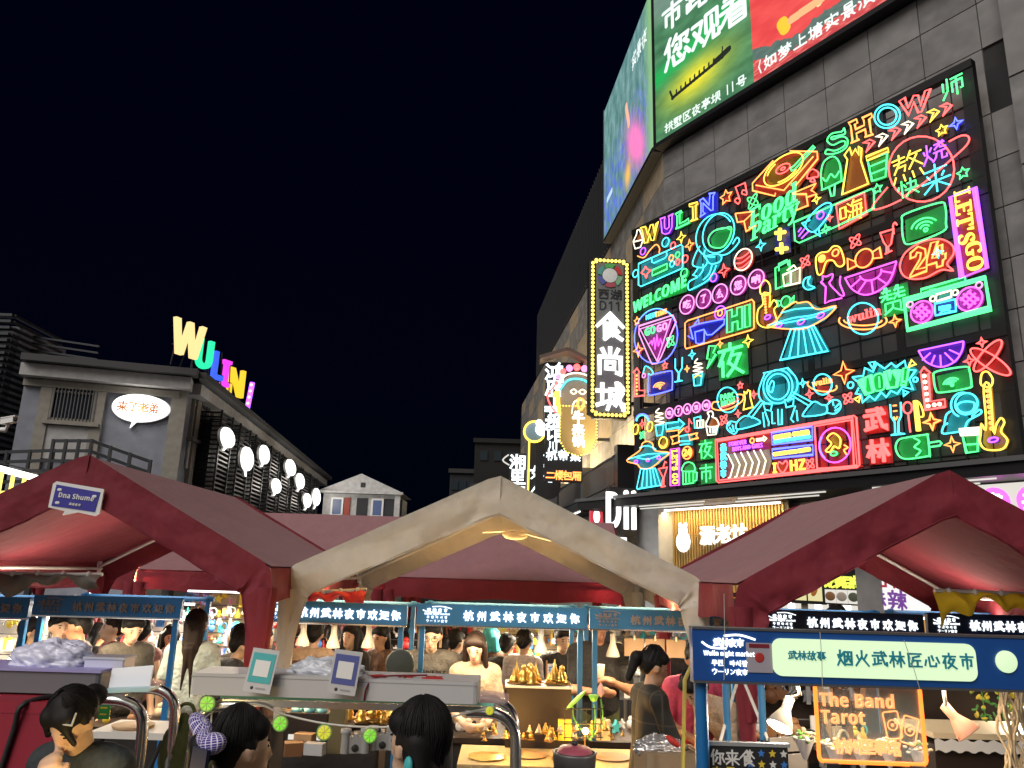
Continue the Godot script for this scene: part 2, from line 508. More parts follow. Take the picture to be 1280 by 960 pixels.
func strokes(ch: String) -> Array:
	var out := []
	if not GLYPH.has(ch): return out
	for s in GLYPH[ch].split(";"):
		var q := PackedVector2Array()
		var f: PackedFloat64Array = s.split_floats(" ", false)
		for i in range(0, f.size() - 1, 2):
			q.append(Vector2(f[i] / 20.0 - 0.5, 0.5 - f[i + 1] / 20.0))
		out.append(q)
	return out

# raised flat strokes; pos is the centre of the character, size its height and width
func glyph(mb: MB, ch: String, pos: Vector3, bs: Basis, w: float, h: float, thick: float, depth := 0.006) -> void:
	var k := 0
	for s in strokes(ch):
		for i in s.size() - 1:
			var a := Vector2(s[i].x * w, s[i].y * h)
			var b := Vector2(s[i + 1].x * w, s[i + 1].y * h)
			var d := (b - a).normalized()
			a -= d * thick * 0.4
			b += d * thick * 0.4
			var nn := Vector2(-d.y, d.x) * thick * 0.5
			var z := depth + 0.0004 * k
			k += 1
			var P := func(q: Vector2, zz: float) -> Vector3: return pos + bs.x * q.x + bs.y * q.y + bs.z * zz
			mb.quad(P.call(a - nn, z), P.call(b - nn * 0.8, z), P.call(b + nn * 0.8, z), P.call(a + nn, z))
			mb.quad(P.call(a - nn, 0.0), P.call(b - nn * 0.8, 0.0), P.call(b - nn * 0.8, z), P.call(a - nn, z))
			mb.quad(P.call(b + nn * 0.8, 0.0), P.call(a + nn, 0.0), P.call(a + nn, z), P.call(b + nn * 0.8, z))

func glyph_row(s: String, width: float, h: float, thick: float, depth := 0.006, vertical := false) -> ArrayMesh:
	# a line of characters centred on the origin in the xy plane; with vertical, width is the height of the column
	var mb := MB.new()
	var cnt := s.length()
	for i in cnt:
		var t := (i + 0.5) / cnt - 0.5
		var p := Vector3(0, -t * width, 0) if vertical else Vector3(t * width, 0, 0)
		glyph(mb, s[i], p, Basis(), h, h, thick, depth)
	return mb.done()
# ---------- the mall on the far side of the street ----------
var bl_p: Vector3
var br_p: Vector3
var mall_frame: Transform3D
var side_frame: Transform3D

func mloc(px: float, py: float, o := 0.0) -> Vector3:
	# photo pixel to the mall front's own axes (metres along, height, outward), on the plane o metres out
	var out := mall_frame.basis.z
	var w := onp(px, py, bl_p + out * o, br_p + out * o)
	return mall_frame.affine_inverse() * w

func sloc(px: float, py: float, o := 0.0) -> Vector3:
	var a := side_frame.origin + side_frame.basis.z * o
	return side_frame.affine_inverse() * onp(px, py, a, a + side_frame.basis.x)

func build_materials():
	grained("asphalt", Vector3(0.05, 0.05, 0.052), 0.75, 0.4, 0.4, 0.2)
	grained("cladding", Vector3(0.285, 0.28, 0.28), 0.6, 0.22, 0.3)
	grained("cladding_b", Vector3(0.25, 0.245, 0.245), 0.62, 0.31, 0.3)
	grained("cladding_warm", Vector3(0.4, 0.33, 0.24), 0.65, 0.3, 0.15)
	grained("cladding_c", Vector3(0.32, 0.312, 0.31), 0.6, 0.17, 0.3)
	mat("board_back", Vector3(0.03, 0.03, 0.033), 0.6)
	mat("joint", Vector3(0.03, 0.03, 0.03), 0.9)
	mat("black_steel", Vector3(0.012, 0.012, 0.014), 0.45, 0.3)
	mat("dark_steel", Vector3(0.03, 0.032, 0.038), 0.5, 0.5)
	mat("grey_steel", Vector3(0.16, 0.16, 0.17), 0.45, 0.6)
	mat("rib_dark", Vector3(0.02, 0.017, 0.016), 0.6, 0.3)
	mat("chrome", Vector3(0.85, 0.85, 0.84), 0.24, 1.0)
	mat("gold_slat", Vector3(0.42, 0.27, 0.09), 0.45)
	grained("left_wall", Vector3(0.29, 0.31, 0.37), 0.8, 0.3, 0.15)
	grained("left_trim", Vector3(0.34, 0.32, 0.28), 0.75, 0.5, 0.15)
	grained("white_wall", Vector3(0.55, 0.55, 0.55), 0.75, 0.4, 0.15)
	mat("roof_dark", Vector3(0.06, 0.06, 0.065), 0.7)
	mat("white_paint", Vector3(0.75, 0.75, 0.74), 0.5)
	mat("window_glass", Vector3(0.03, 0.04, 0.05), 0.06, 0.0, {"metallic_specular": 0.7})
	mat("curtain", Vector3(0.12, 0.1, 0.09), 0.9)
	var neon := {
		"red": Vector3(1.0, 0.055, 0.05), "orange": Vector3(1.0, 0.27, 0.03), "yellow": Vector3(1.0, 0.64, 0.04), "green": Vector3(0.05, 1.0, 0.22), "cyan": Vector3(0.04, 0.85, 1.0),
		"blue": Vector3(0.04, 0.07, 1.0), "violet": Vector3(0.3, 0.03, 1.0), "magenta": Vector3(1.0, 0.06, 0.85), "white": Vector3(1.0, 0.86, 0.62), "pink": Vector3(1.0, 0.3, 0.75),
	}
	var gain := {"red": 3.6, "orange": 3.2, "yellow": 2.6, "green": 2.4, "cyan": 2.4, "blue": 5.0, "violet": 4.0, "magenta": 2.6, "white": 2.2, "pink": 1.8}
	for k in neon:
		var c: Vector3 = neon[k]
		emi("neon_" + k, c * 0.96 + Vector3(0.035, 0.035, 0.035), gain[k])
		mat("acrylic_" + k, c * 0.3 + Vector3(0.012, 0.012, 0.012), 0.35)
	emi("sign_white", Vector3(1, 0.98, 0.94), 2.2)
	emi("sign_cold", Vector3(0.85, 0.95, 1.0), 2.4)
	emi("sign_dim", Vector3(1, 0.95, 0.85), 0.8)
	emi("bay_added_glow", Vector3(1.0, 0.8, 0.5), 0.28, Vector3(0.2, 0.2, 0.2))  # window glow added to brighten the side street
	emi("led_strip", Vector3(1, 0.97, 0.92), 3.0)
	emi("bulb_yellow", Vector3(1.0, 0.74, 0.12), 2.6)
	emi("warm_bulb", Vector3(1.0, 0.66, 0.3), 6.0)
	emi("pane_lit", Vector3(0.6, 0.86, 0.48), 0.86, Vector3(0.5, 0.5, 0.45))
	build_materials_market()

func build_ground():
	struct("ground", MB.new().box(Vector3(0, -0.25, -60), Vector3(300, 0.5, 260)).done(), M.asphalt)

func build_right_building():
	bl_p = ony(793, 622, 4.6)
	br_p = ony(1265, 578, 4.6)
	mall_frame = Transform3D(look_frame(br_p - bl_p), Vector3(bl_p.x, 0, bl_p.z))
	var k := onp(828, 190, bl_p - mall_frame.basis.z * 0.9, br_p - mall_frame.basis.z * 0.9)
	var q := ony(764, 305, 17.07)
	side_frame = Transform3D(look_frame(k - q), Vector3(k.x, 0, k.z))
	var b := thing("mall_building", "tall grey clad mall carrying the neon wall and lit billboard", "building")
	b.transform = mall_frame
	var ks: float = (mall_frame.affine_inverse() * k).x
	# core behind the cladding
	var core := MB.new()
	core.box(Vector3((ks + 20) * 0.5 + 0.05, 14.1, -1.36), Vector3(20 - ks, 19.4, 0.8))
	part(b, "core_wall", core.done(), M.joint)
	# front cladding panels, one by one
	var rows := [4.5, 5.7, 6.9, 8.1, 9.3, 10.55, 11.75, 12.95, 14.7, 15.97, 17.05, 18.3, 19.6, 20.9, 22.2, 23.6]
	var shared := {}
	for r in rows.size() - 1:
		var h: float = rows[r + 1] - rows[r] - 0.03
		var s := ks + 0.02
		var nxt := 1.69
		while s < 15.5:
			var w := nxt - s
			var slot: bool = s > 10.2 and s < 11.7 and r == 7
			if not slot:
				var key := "%.2f %.2f" % [w, h]
				if not shared.has(key): shared[key] = box_mesh(Vector3(w - 0.025, h, 0.06))
				part(b, "cladding_panel", shared[key], [M.cladding, M.cladding_b, M.cladding_c][rng.randi() % 3], Transform3D(Basis(), Vector3((s + nxt) * 0.5, rows[r] + h * 0.5 + 0.015, -0.93)))
			s = nxt
			nxt += 1.39
	# recessed dark slot with its sloped warm head, and the corner pier at the right
	part(b, "slot_recess", box_mesh(Vector3(1.5, 1.2, 0.02), Vector3(11.3, 13.5, -0.94)), M.black_steel)
	var pier := hub(b, "corner_pier")
	var pier_block := box_mesh(Vector3(1.7, 2.15, 0.45))
	for i in 9: part(pier, "cladding_panel", pier_block, [M.cladding, M.cladding_c, M.cladding_b][i % 3], Transform3D(Basis(), Vector3(12.9, 5.68 + i * 2.2, -0.72)))
	# side street front: pale panels to 17 m, dark ribbed volume above
	var f := mall_frame.affine_inverse() * side_frame
	var side := hub(b, "side_front", f)
	part(side, "side_core", box_mesh(Vector3(45, 17.0, 0.7), Vector3(-22.5, 8.5, -0.45)), M.joint)
	for i in 16:
		for r in 10:
			var y0: float = [4.5, 5.7, 6.9, 8.1, 9.3, 10.55, 11.75, 12.95, 14.7, 15.97][r]
			var y1: float = [5.7, 6.9, 8.1, 9.3, 10.55, 11.75, 12.95, 14.7, 15.97, 17.05][r]
			if i > 4 and r < 5: continue
			part(side, "side_panel", box_mesh(Vector3(2.7, y1 - y0 - 0.03, 0.06)), M.cladding if (i + r) % 3 else M.cladding_warm, Transform3D(Basis(), Vector3(-1.36 - i * 2.73, (y0 + y1) * 0.5, -0.05)))
	part(side, "ribbed_volume", box_mesh(Vector3(26, 5.2, 2.4), Vector3(-21.6, 19.75, -1.3)), M.rib_dark)
	var rib := box_mesh(Vector3(0.08, 5.1, 0.16))
	for i in 60:
		part(side, "rib", rib, M.dark_steel, Transform3D(Basis(), Vector3(-8.9 - i * 0.42, 19.75, -0.02)))
	# lower side wall: window bays between piers, their glow added to brighten the street
	for i in 11:
		var x := -14.5 - i * 2.6
		part(side, "window_bay", box_mesh(Vector3(1.5, 4.6, 0.08), Vector3(x, 8.2, -0.06)), M.bay_added_glow if i % 3 != 2 else M.cladding_warm)
		part(side, "wall_pier", box_mesh(Vector3(0.8, 6.0, 0.3), Vector3(x + 1.3, 7.5, 0.02)), M.cladding)
	# galleries with railings over the shop doors
	for i in 5:
		var g := hub(side, "gallery", Transform3D(Basis(), Vector3(-3.9 - i * 6.3, 0, 0)))
		part(g, "slab", box_mesh(Vector3(5.9, 0.3, 1.3), Vector3(-1.6, 5.05, 0.62)), M.dark_steel)
		var rail := MB.new()
		rail.box(Vector3(-1.6, 6.3, 1.2), Vector3(5.9, 0.07, 0.07))
		rail.box(Vector3(-1.6, 5.3, 1.2), Vector3(5.9, 0.06, 0.06))
		part(g, "handrail", rail.done(), M.dark_steel)
		var bar := box_mesh(Vector3(0.03, 1.0, 0.03))
		for j in 34:
			part(g, "baluster", bar, M.grey_steel, Transform3D(Basis(), Vector3(-4.45 + j * 0.172, 5.8, 1.2)))
		part(g, "light_strip", box_mesh(Vector3(4.5, 0.04, 0.06), Vector3(-1.6, 4.86, 1.05)), M.led_strip)  # strip added together with the wall wash
		var al := AreaLight3D.new()
		al.name = "added_gallery_light"  # wash added above the railing to brighten the side wall
		al.area_size = Vector2(4.5, 0.1)
		al.light_energy = 45.0
		al.light_color = Color(1.0, 0.88, 0.68)
		al.shadow_enabled = true
		g.add_child(al)
		al.transform = Transform3D(Basis(Vector3.RIGHT, PI / 2 - 0.5), Vector3(-1.6, 6.42, 1.35))
		part(g, "louvre_post", box_mesh(Vector3(0.55, 1.9, 1.0), Vector3(1.55, 5.7, 0.7)), M.black_steel)
		part(g, "shop_wall", box_mesh(Vector3(5.9, 4.85, 0.2), Vector3(-1.6, 2.45, 0.05)), M.left_trim)
	# canopy under the neon wall
	var can := hub(b, "canopy")
	part(can, "canopy_slab", box_mesh(Vector3(17.4, 0.3, 2.1), Vector3(7.2, 4.36, 0.1)), M.black_steel)
	part(can, "canopy_edge", box_mesh(Vector3(17.5, 0.1, 0.08), Vector3(7.2, 4.5, 1.19)), M.grey_steel)
	for z in [0.85, 0.25]:
		for i in 4:
			part(can, "led_strip", box_mesh(Vector3(2.6, 0.03, 0.05), Vector3(1.6 + i * 3.8 + z, 4.195, z)), M.sign_dim)
	# ground-floor shops under the canopy
	var sh := hub(b, "shop_front")
	part(sh, "shop_back", box_mesh(Vector3(18, 4.2, 0.2), Vector3(7.4, 2.1, -1.05)), M.cladding)
	part(sh, "column", box_mesh(Vector3(0.85, 4.2, 0.7), Vector3(0.75, 2.1, -0.25)), M.white_wall)
	part(sh, "column", box_mesh(Vector3(0.6, 4.2, 0.6), mloc(1090, 720, -0.4) * Vector3(1, 0, 0) + Vector3(0, 2.1, -0.5)), M.cladding)
	# gold slat shop wall, slat by slat
	var x0 := mloc(840, 660, -0.5).x
	var x1 := mloc(985, 650, -0.5).x
	part(sh, "slat_board", box_mesh(Vector3(x1 - x0, 2.6, 0.08), Vector3((x0 + x1) * 0.5, 2.9, -0.6)), M.curtain)
	var slat := box_mesh(Vector3(0.05, 2.6, 0.06))
	var cnt := int((x1 - x0) / 0.11)
	for i in cnt:
		part(sh, "slat", slat, M.gold_slat, Transform3D(Basis(), Vector3(x0 + 0.06 + i * 0.11, 2.9, -0.53)))
	part(sh, "slat_light", box_mesh(Vector3(x1 - x0, 0.05, 0.05), Vector3((x0 + x1) * 0.5, 1.66, -0.44)), M.warm_bulb)
	part(sh, "wash_light", box_mesh(Vector3(x1 - x0, 0.05, 0.08), Vector3((x0 + x1) * 0.5, 4.14, -0.2)), M.led_strip)
	var wl := AreaLight3D.new()
	wl.name = "slat_wash_light"
	wl.area_size = Vector2(x1 - x0, 0.1)
	wl.light_energy = 9.0
	wl.light_color = Color(1.0, 0.86, 0.6)
	wl.shadow_enabled = true
	sh.add_child(wl)
	wl.transform = Transform3D(Basis(Vector3.RIGHT, -PI / 2 + 0.35), Vector3((x0 + x1) * 0.5, 4.08, -0.12))
	var mas := MB.new()
	var mc := mloc(854, 677, -0.45)
	mas.ball(mc, Vector3(0.3, 0.32, 0.05)).ball(mc + Vector3(0, 0.33, 0), Vector3(0.19, 0.2, 0.05)).ball(mc + Vector3(-0.12, 0.5, 0), Vector3(0.06, 0.08, 0.04)).ball(mc + Vector3(0.12, 0.5, 0), Vector3(0.06, 0.08, 0.04))
	part(sh, "sign_emblem", mas.done(), M.sign_white)
	var sc := mloc(905, 668, -0.45)
	part(sh, "sign_lettering", glyph_row("源老坊", 1.75, 0.52, 0.075, 0.06), M.sign_white, Transform3D(Basis(), sc))
	billboard(b, ks)

# ---------- wrap-round backlit billboard ----------
func paint_line(im: Image, a: Vector2, b: Vector2, w: float, c: Color) -> void:
	var r := Rect2(a, Vector2.ZERO).expand(b).grow(w)
	for y in range(maxi(0, int(r.position.y)), mini(im.get_height(), int(r.end.y) + 1)):
		for x in range(maxi(0, int(r.position.x)), mini(im.get_width(), int(r.end.x) + 1)):
			var p := Vector2(x, y)
			if Geometry2D.get_closest_point_to_segment(p, a, b).distance_to(p) < w * 0.5: im.set_pixel(x, y, c)

func paint_glyph(im: Image, ch: String, c: Vector2, size: float, w: float, col: Color) -> void:
	for s in strokes(ch):
		for i in s.size() - 1:
			paint_line(im, c + Vector2(s[i].x, -s[i].y) * size, c + Vector2(s[i + 1].x, -s[i + 1].y) * size, w, col)

func print_material(key: String, im: Image, energy: float) -> StandardMaterial3D:
	var m := mat(key, Vector3(0.02, 0.02, 0.02), 0.35)
	m.emission_enabled = true
	m.emission = Color.BLACK
	m.emission_operator = BaseMaterial3D.EMISSION_OP_ADD
	m.emission_texture = ImageTexture.create_from_image(im)
	m.emission_energy_multiplier = energy
	m.texture_repeat = false
	return m

func billboard(b: Node3D, ks: float) -> void:
	# the front face shows about 9 m of print from 17.05 m up; 60 px a metre
	var n1 := FastNoiseLite.new()
	n1.seed = 11
	n1.frequency = 0.012
	var n2 := FastNoiseLite.new()
	n2.seed = 12
	n2.frequency = 0.05
	var im := Image.create(720, 400, false, Image.FORMAT_RGB8)
	var split := 262
	for y in 400:
		var h := (400 - y) / 60.0
		for x in 720:
			var a := n1.get_noise_2d(x, y * 2.5) * 0.5 + 0.5
			var g := n2.get_noise_2d(x * 0.6, y * 3.0) * 0.5 + 0.5
			var c: Color
			if x < split:
				var glow := exp(-pow((x - 95.0 - h * 14.0) / 85.0, 2.0)) * exp(-pow((h - 1.6) / 0.75, 2.0))
				c = Color(0.16, 0.36, 0.24).lerp(Color(0.36, 0.6, 0.42), a)
				c = c.lerp(Color(0.95, 0.9, 0.2), clampf(glow * (0.85 + 0.3 * g), 0, 1))
				var band := exp(-pow((h - 2.9 - (x - 100) * 0.0035) / 0.45, 2.0))
				c = c.lerp(Color(0.05, 0.72, 0.32), band * 0.8)
				c = c.lerp(Color(0.5, 0.58, 0.55), smoothstep(4.3, 5.6, h) * 0.7)
			else:
				c = Color(0.84, 0.2, 0.22).lerp(Color(0.95, 0.36, 0.33), a)
				var hill := 1.15 + 0.35 * sin(x * 0.012) + 0.25 * n1.get_noise_1d(x * 2.0)
				if h < hill: c = Color(0.25, 0.36, 0.34).lerp(Color(0.42, 0.5, 0.46), g)
				if h < hill - 0.42: c = Color(0.78, 0.25, 0.27).lerp(Color(0.93, 0.5, 0.45), smoothstep(0.4, 0.8, g))
				if x > 560: c = c.lerp(Color(0.8, 0.7, 0.85), smoothstep(560, 720, x) * 0.8)
			im.set_pixel(x, y, c)
	# boat silhouette on the green print, small dancing figures on the red one
	var boat := Color(0.06, 0.1, 0.07)
	paint_line(im, Vector2(50, 315), Vector2(190, 298), 8, boat)
	paint_line(im, Vector2(170, 298), Vector2(205, 290), 14, boat)
	for i in 9: paint_line(im, Vector2(62 + i * 13, 312 - i * 1.6), Vector2(63 + i * 13, 302 - i * 1.6), 4, boat)
	paint_line(im, Vector2(52, 318), Vector2(44, 296), 5, boat)
	paint_line(im, Vector2(188, 300), Vector2(190, 276), 3, boat)
	var fig := Color(0.93, 0.87, 0.6)
	for p in [Vector2(430, 262), Vector2(540, 240)]:
		paint_line(im, p, p + Vector2(14, 46), 16, fig)
		paint_line(im, p + Vector2(10, 40), p + Vector2(-24, 62), 10, fig)
		paint_line(im, p, p + Vector2(-26, 12), 5, fig)
		paint_line(im, p, p + Vector2(24, 8), 5, fig)
		paint_line(im, p + Vector2(-2, -14), p + Vector2(2, -10), 13, Color(0.95, 0.8, 0.62))
	paint_line(im, Vector2(330, 312), Vector2(336, 328), 24, Color(0.95, 0.78, 0.2))
	paint_line(im, Vector2(350, 318), Vector2(415, 316), 17, Color(0.96, 0.72, 0.5))
	# lettering
	var white := Color(0.95, 1.0, 0.98)
	var i := 0
	for ch in "市路女":
		paint_glyph(im, ch, Vector2(56 + i * 72, 110), 62, 9, white)
		i += 1
	i = 0
	for ch in "您观看":
		paint_glyph(im, ch, Vector2(66 + i * 80, 205), 74, 10, white)
		i += 1
	paint_glyph(im, "上", Vector2(320, 120), 76, 12, white)
	paint_glyph(im, "演", Vector2(420, 120), 76, 12, white)
	i = 0
	for ch in "拱墅区夜亭坝":
		paint_glyph(im, ch, Vector2(38 + i * 26, 378), 22, 3.2, white)
		i += 1
	for k in 2: paint_line(im, Vector2(198 + k * 13, 368), Vector2(198 + k * 13, 388), 4, white)
	paint_glyph(im, "号", Vector2(232, 378), 22, 3.2, white)
	i = 0
	for ch in "如梦上塘实景演出":
		paint_glyph(im, ch, Vector2(300 + i * 32, 372), 26, 3.6, white)
		i += 1
	paint_line(im, Vector2(278, 360), Vector2(274, 372), 3, white)
	paint_line(im, Vector2(274, 372), Vector2(278, 386), 3, white)
	paint_line(im, Vector2(548, 360), Vector2(552, 372), 3, white)
	paint_line(im, Vector2(552, 372), Vector2(548, 386), 3, white)
	var front := print_material("billboard_print", im, 1.15)
	# side print: night view in blues and violets
	var im2 := Image.create(480, 400, false, Image.FORMAT_RGB8)
	for y in 400:
		var h := (400 - y) / 60.0
		for x in 480:
			var a := n1.get_noise_2d(x * 2.0 + 500.0, y) * 0.5 + 0.5
			var g := n2.get_noise_2d(x * 2.4, y * 0.5 + 90.0) * 0.5 + 0.5
			var c := Color(0.22, 0.4, 0.38).lerp(Color(0.55, 0.7, 0.7), a)
			c = c.lerp(Color(0.32, 0.36, 1.0), smoothstep(0.45, 0.75, g) * smoothstep(4.6, 2.0, h))
			var pl := exp(-pow((x - 340.0 + (h - 1.5) * 40.0) / 60.0, 2.0)) * exp(-pow((h - 1.6) / 1.3, 2.0))
			c = c.lerp(Color(0.98, 0.5, 0.75), clampf(pl * 1.4, 0, 1))
			var go := exp(-pow((x - 260.0) / 30.0, 2.0)) * exp(-pow((h - 0.9) / 0.6, 2.0))
			c = c.lerp(Color(1.0, 0.75, 0.35), clampf(go, 0, 1))
			var st := n2.get_noise_2d(x * 5.0, y * 0.25) * 0.5 + 0.5
			c = c.lerp(Color(0.85, 0.92, 1.0), smoothstep(0.62, 0.9, st) * 0.55)
			if x > 400: c = c.lerp(Color(0.55, 0.75, 0.5), smoothstep(400, 470, x) * 0.85)
			im2.set_pixel(x, y, c)
	i = 0
	for ch in "实景夜": 
		paint_glyph(im2, ch, Vector2(330 + i * 46, 70 + i * 6), 40, 5, white)
		i += 1
	paint_line(im2, Vector2(40, 300), Vector2(90, 300), 18, Color(0.75, 0.85, 0.95))
	paint_line(im2, Vector2(250, 150), Vector2(275, 215), 22, Color(0.95, 0.72, 0.6))
	var sidep := print_material("billboard_side_print", im2, 1.15)
	var s := thing("billboard", "large backlit billboard of green and red show posters wrapped round the mall corner", "billboard")
	s.transform = mall_frame
	var xw := 12.0
	var f := MB.new()
	f.quad(Vector3(ks + 0.05, 17.25, -0.55), Vector3(ks + xw, 17.25, -0.55), Vector3(ks + xw, 23.9, -0.55), Vector3(ks + 0.05, 23.9, -0.55))
	var pf := part(s, "sign_print", f.done(), front)
	pf.set_meta("label", "green and red show poster with white lettering")
	part(s, "box_back", box_mesh(Vector3(xw, 6.9, 0.3), Vector3(ks + xw * 0.5 + 0.06, 20.55, -0.74)), M.black_steel)
	part(s, "bottom_rail", box_mesh(Vector3(xw, 0.16, 0.44), Vector3(ks + xw * 0.5, 17.14, -0.7)), M.black_steel)
	var loc := mall_frame.affine_inverse() * side_frame
	var g := MB.new()
	var wl := 8.0
	g.quad(loc * Vector3(-wl, 17.25, 0.35), loc * Vector3(0.05, 17.25, 0.35), loc * Vector3(0.05, 23.9, 0.35), loc * Vector3(-wl, 23.9, 0.35))
	var ps := part(s, "sign_print", g.done(), sidep)
	ps.set_meta("label", "blue and violet night view poster")
	part(s, "box_back", box_mesh(Vector3(wl, 6.9, 0.3), Vector3(-wl * 0.5, 20.55, 0.17)), M.black_steel, loc)
	part(s, "bottom_rail", box_mesh(Vector3(wl, 0.16, 0.4), Vector3(-wl * 0.5, 17.14, 0.18)), M.black_steel, loc)
	part(s, "edge_lip", box_mesh(Vector3(0.1, 6.9, 0.4), Vector3(-wl - 0.06, 20.55, 0.18)), M.grey_steel, loc)
# ---------- neon wall: every motif is a part of the sign, its tubes of one colour a sub-part ----------
var nb: Node3D
var ncrop := [0.0, 0.0, 1.0]
var nh: Node3D
const TUBE := 0.0195

func crop(x: float, y: float, s: float) -> void:
	ncrop = [x, y, s]

func npt(x: float, y: float, o := 0.0) -> Vector3:
	var p := mloc(ncrop[0] + x / ncrop[2], ncrop[1] + y / ncrop[2], o)
	return p

func npts(s: String) -> PackedVector3Array:
	var out := PackedVector3Array()
	var f := s.split_floats(" ", false)
	for i in range(0, f.size() - 1, 2): out.append(npt(f[i], f[i + 1]))
	return out

func motif(called: String, label := "") -> void:
	nh = hub(nb, called)
	if label: nh.set_meta("label", label)

func tube_of(col: String, p: PackedVector3Array, closed: bool, r := TUBE) -> void:
	part(nh, "neon_tube", MB.new().tube(p, r, 6, closed, -1.0, Vector3(0, 0, 1)).done(), M["neon_" + col])

# t: straight tube, c: curved tube; a trailing ! closes it; several runs divided by |
func t(col: String, s: String, curved := false, r := TUBE) -> void:
	for run in s.split("|"):
		var closed: bool = run.ends_with("!")
		var p := npts(run.trim_suffix("!"))
		if curved and p.size() > 2: p = smooth(p, closed, 4)
		tube_of(col, p, closed, r)

func c(col: String, s: String, r := TUBE) -> void:
	t(col, s, true, r)

# coloured acrylic plate behind the tubes
func plate(col: String, s: String, curved := false, o := -0.1) -> void:
	var p := npts(s)
	if curved: p = smooth(p, true, 3)
	var q := PackedVector2Array()
	for a in p: q.append(Vector2(a.x, a.y))
	if Geometry2D.triangulate_polygon(q).is_empty(): return
	part(nh, "backing_plate", MB.new().prism(q, Vector3(0, 0, o), Basis(), -0.02, 0.0).done(), M["acrylic_" + col])

func ring_pts(cx: float, cy: float, r: float, seg := 22, squash := 1.0, turn := 0.0) -> PackedVector3Array:
	# round on the wall itself; r is the vertical radius in crop pixels
	var m := npt(cx, cy)
	var rm: float = absf(npt(cx, cy - r).y - m.y)
	var out := PackedVector3Array()
	for i in seg:
		var a := TAU * i / seg
		var v := Vector2(cos(a) * rm, sin(a) * rm * squash).rotated(turn)
		out.append(m + Vector3(v.x, v.y, 0))
	return out

func disc_plate(col: String, p: PackedVector3Array, o := -0.1) -> void:
	var q := PackedVector2Array()
	for a in p: q.append(Vector2(a.x, a.y))
	part(nh, "backing_plate", MB.new().prism(q, Vector3(0, 0, o), Basis(), -0.02, 0.0).done(), M["acrylic_" + col])

func ring(col: String, cx: float, cy: float, r: float, fill := "", squash := 1.0, turn := 0.0, tr := TUBE) -> void:
	var p := ring_pts(cx, cy, r, 22, squash, turn)
	tube_of(col, p, true, tr)
	if fill: disc_plate(fill, p)

# ellipse given in crop pixels
func oval(col: String, cx: float, cy: float, rx: float, ry: float, deg := 0.0, a0 := 0.0, a1 := 360.0, fill := "", tr := TUBE) -> void:
	var p := PackedVector3Array()
	var whole := absf(a1 - a0) > 359.0
	var seg := 26 if whole else 18
	for i in (seg if whole else seg + 1):
		var a := deg_to_rad(lerpf(a0, a1, float(i) / seg))
		var v := Vector2(cos(a) * rx, sin(a) * ry).rotated(deg_to_rad(deg))
		p.append(npt(cx + v.x, cy + v.y))
	tube_of(col, p, whole, tr)
	if fill: disc_plate(fill, p)

func star(col: String, cx: float, cy: float, r: float, points := 4, fill := "", turn := 0.0) -> void:
	motif("neon_star")
	var m := npt(cx, cy)
	var rm: float = absf(npt(cx, cy - r).y - m.y)
	var p := PackedVector3Array()
	for i in points * 2:
		var a := PI / 2 + PI * i / points + turn
		var q: float = rm if i % 2 == 0 else rm * (0.34 if points == 4 else 0.5)
		p.append(m + Vector3(cos(a), sin(a), 0) * q)
	tube_of(col, p, true, TUBE * 0.85)
	if fill: disc_plate(fill, p)

func atom(col: String, cx: float, cy: float, r: float, fill := "") -> void:
	motif("neon_crossed_orbits")
	ring(col, cx, cy, r, fill, 0.34, 0.9, TUBE * 0.8)
	ring(col, cx, cy, r, fill, 0.34, -0.75, TUBE * 0.8)

func neon_glyph(ch: String, col: String, cx: float, cy: float, h: float, fill := "", w := 1.0, r := TUBE) -> void:
	var m := npt(cx, cy)
	var hm: float = absf(npt(cx, cy - h * 0.5).y - npt(cx, cy + h * 0.5).y)
	for s in strokes(ch):
		var p := PackedVector3Array()
		for q in s: p.append(m + Vector3(q.x * hm * w, q.y * hm, 0))
		tube_of(col, p, false, r)
	if fill:
		part(nh, "backing_plate", box_mesh(Vector3(hm * w * 1.1, hm * 1.1, 0.02), m + Vector3(0, 0, -0.11)), M["acrylic_" + fill])

func neon_text(s: String, col: String, cx: float, cy: float, h: float, serif := false, turn := 0.0, squeeze := 1.0) -> void:
	var m := npt(cx, cy)
	var hm: float = absf(npt(cx, cy - h * 0.5).y - npt(cx, cy + h * 0.5).y)
	part(nh, "neon_lettering", text_mesh(s, hm, 0.03, serif), M["neon_" + col], Transform3D(Basis(Vector3.BACK, turn) * Basis.from_scale(Vector3(squeeze, 1, 1)), m))

func wifi(cx: float, cy: float, s: float, col: String) -> void:
	oval(col, cx, cy, s, s * 0.75, -20, 205, 335)
	oval(col, cx, cy, s * 0.66, s * 0.5, -20, 205, 335)
	oval(col, cx, cy, s * 0.36, s * 0.28, -20, 205, 335)
	ring(col, cx + s * 0.03, cy + s * 0.05, s * 0.12)

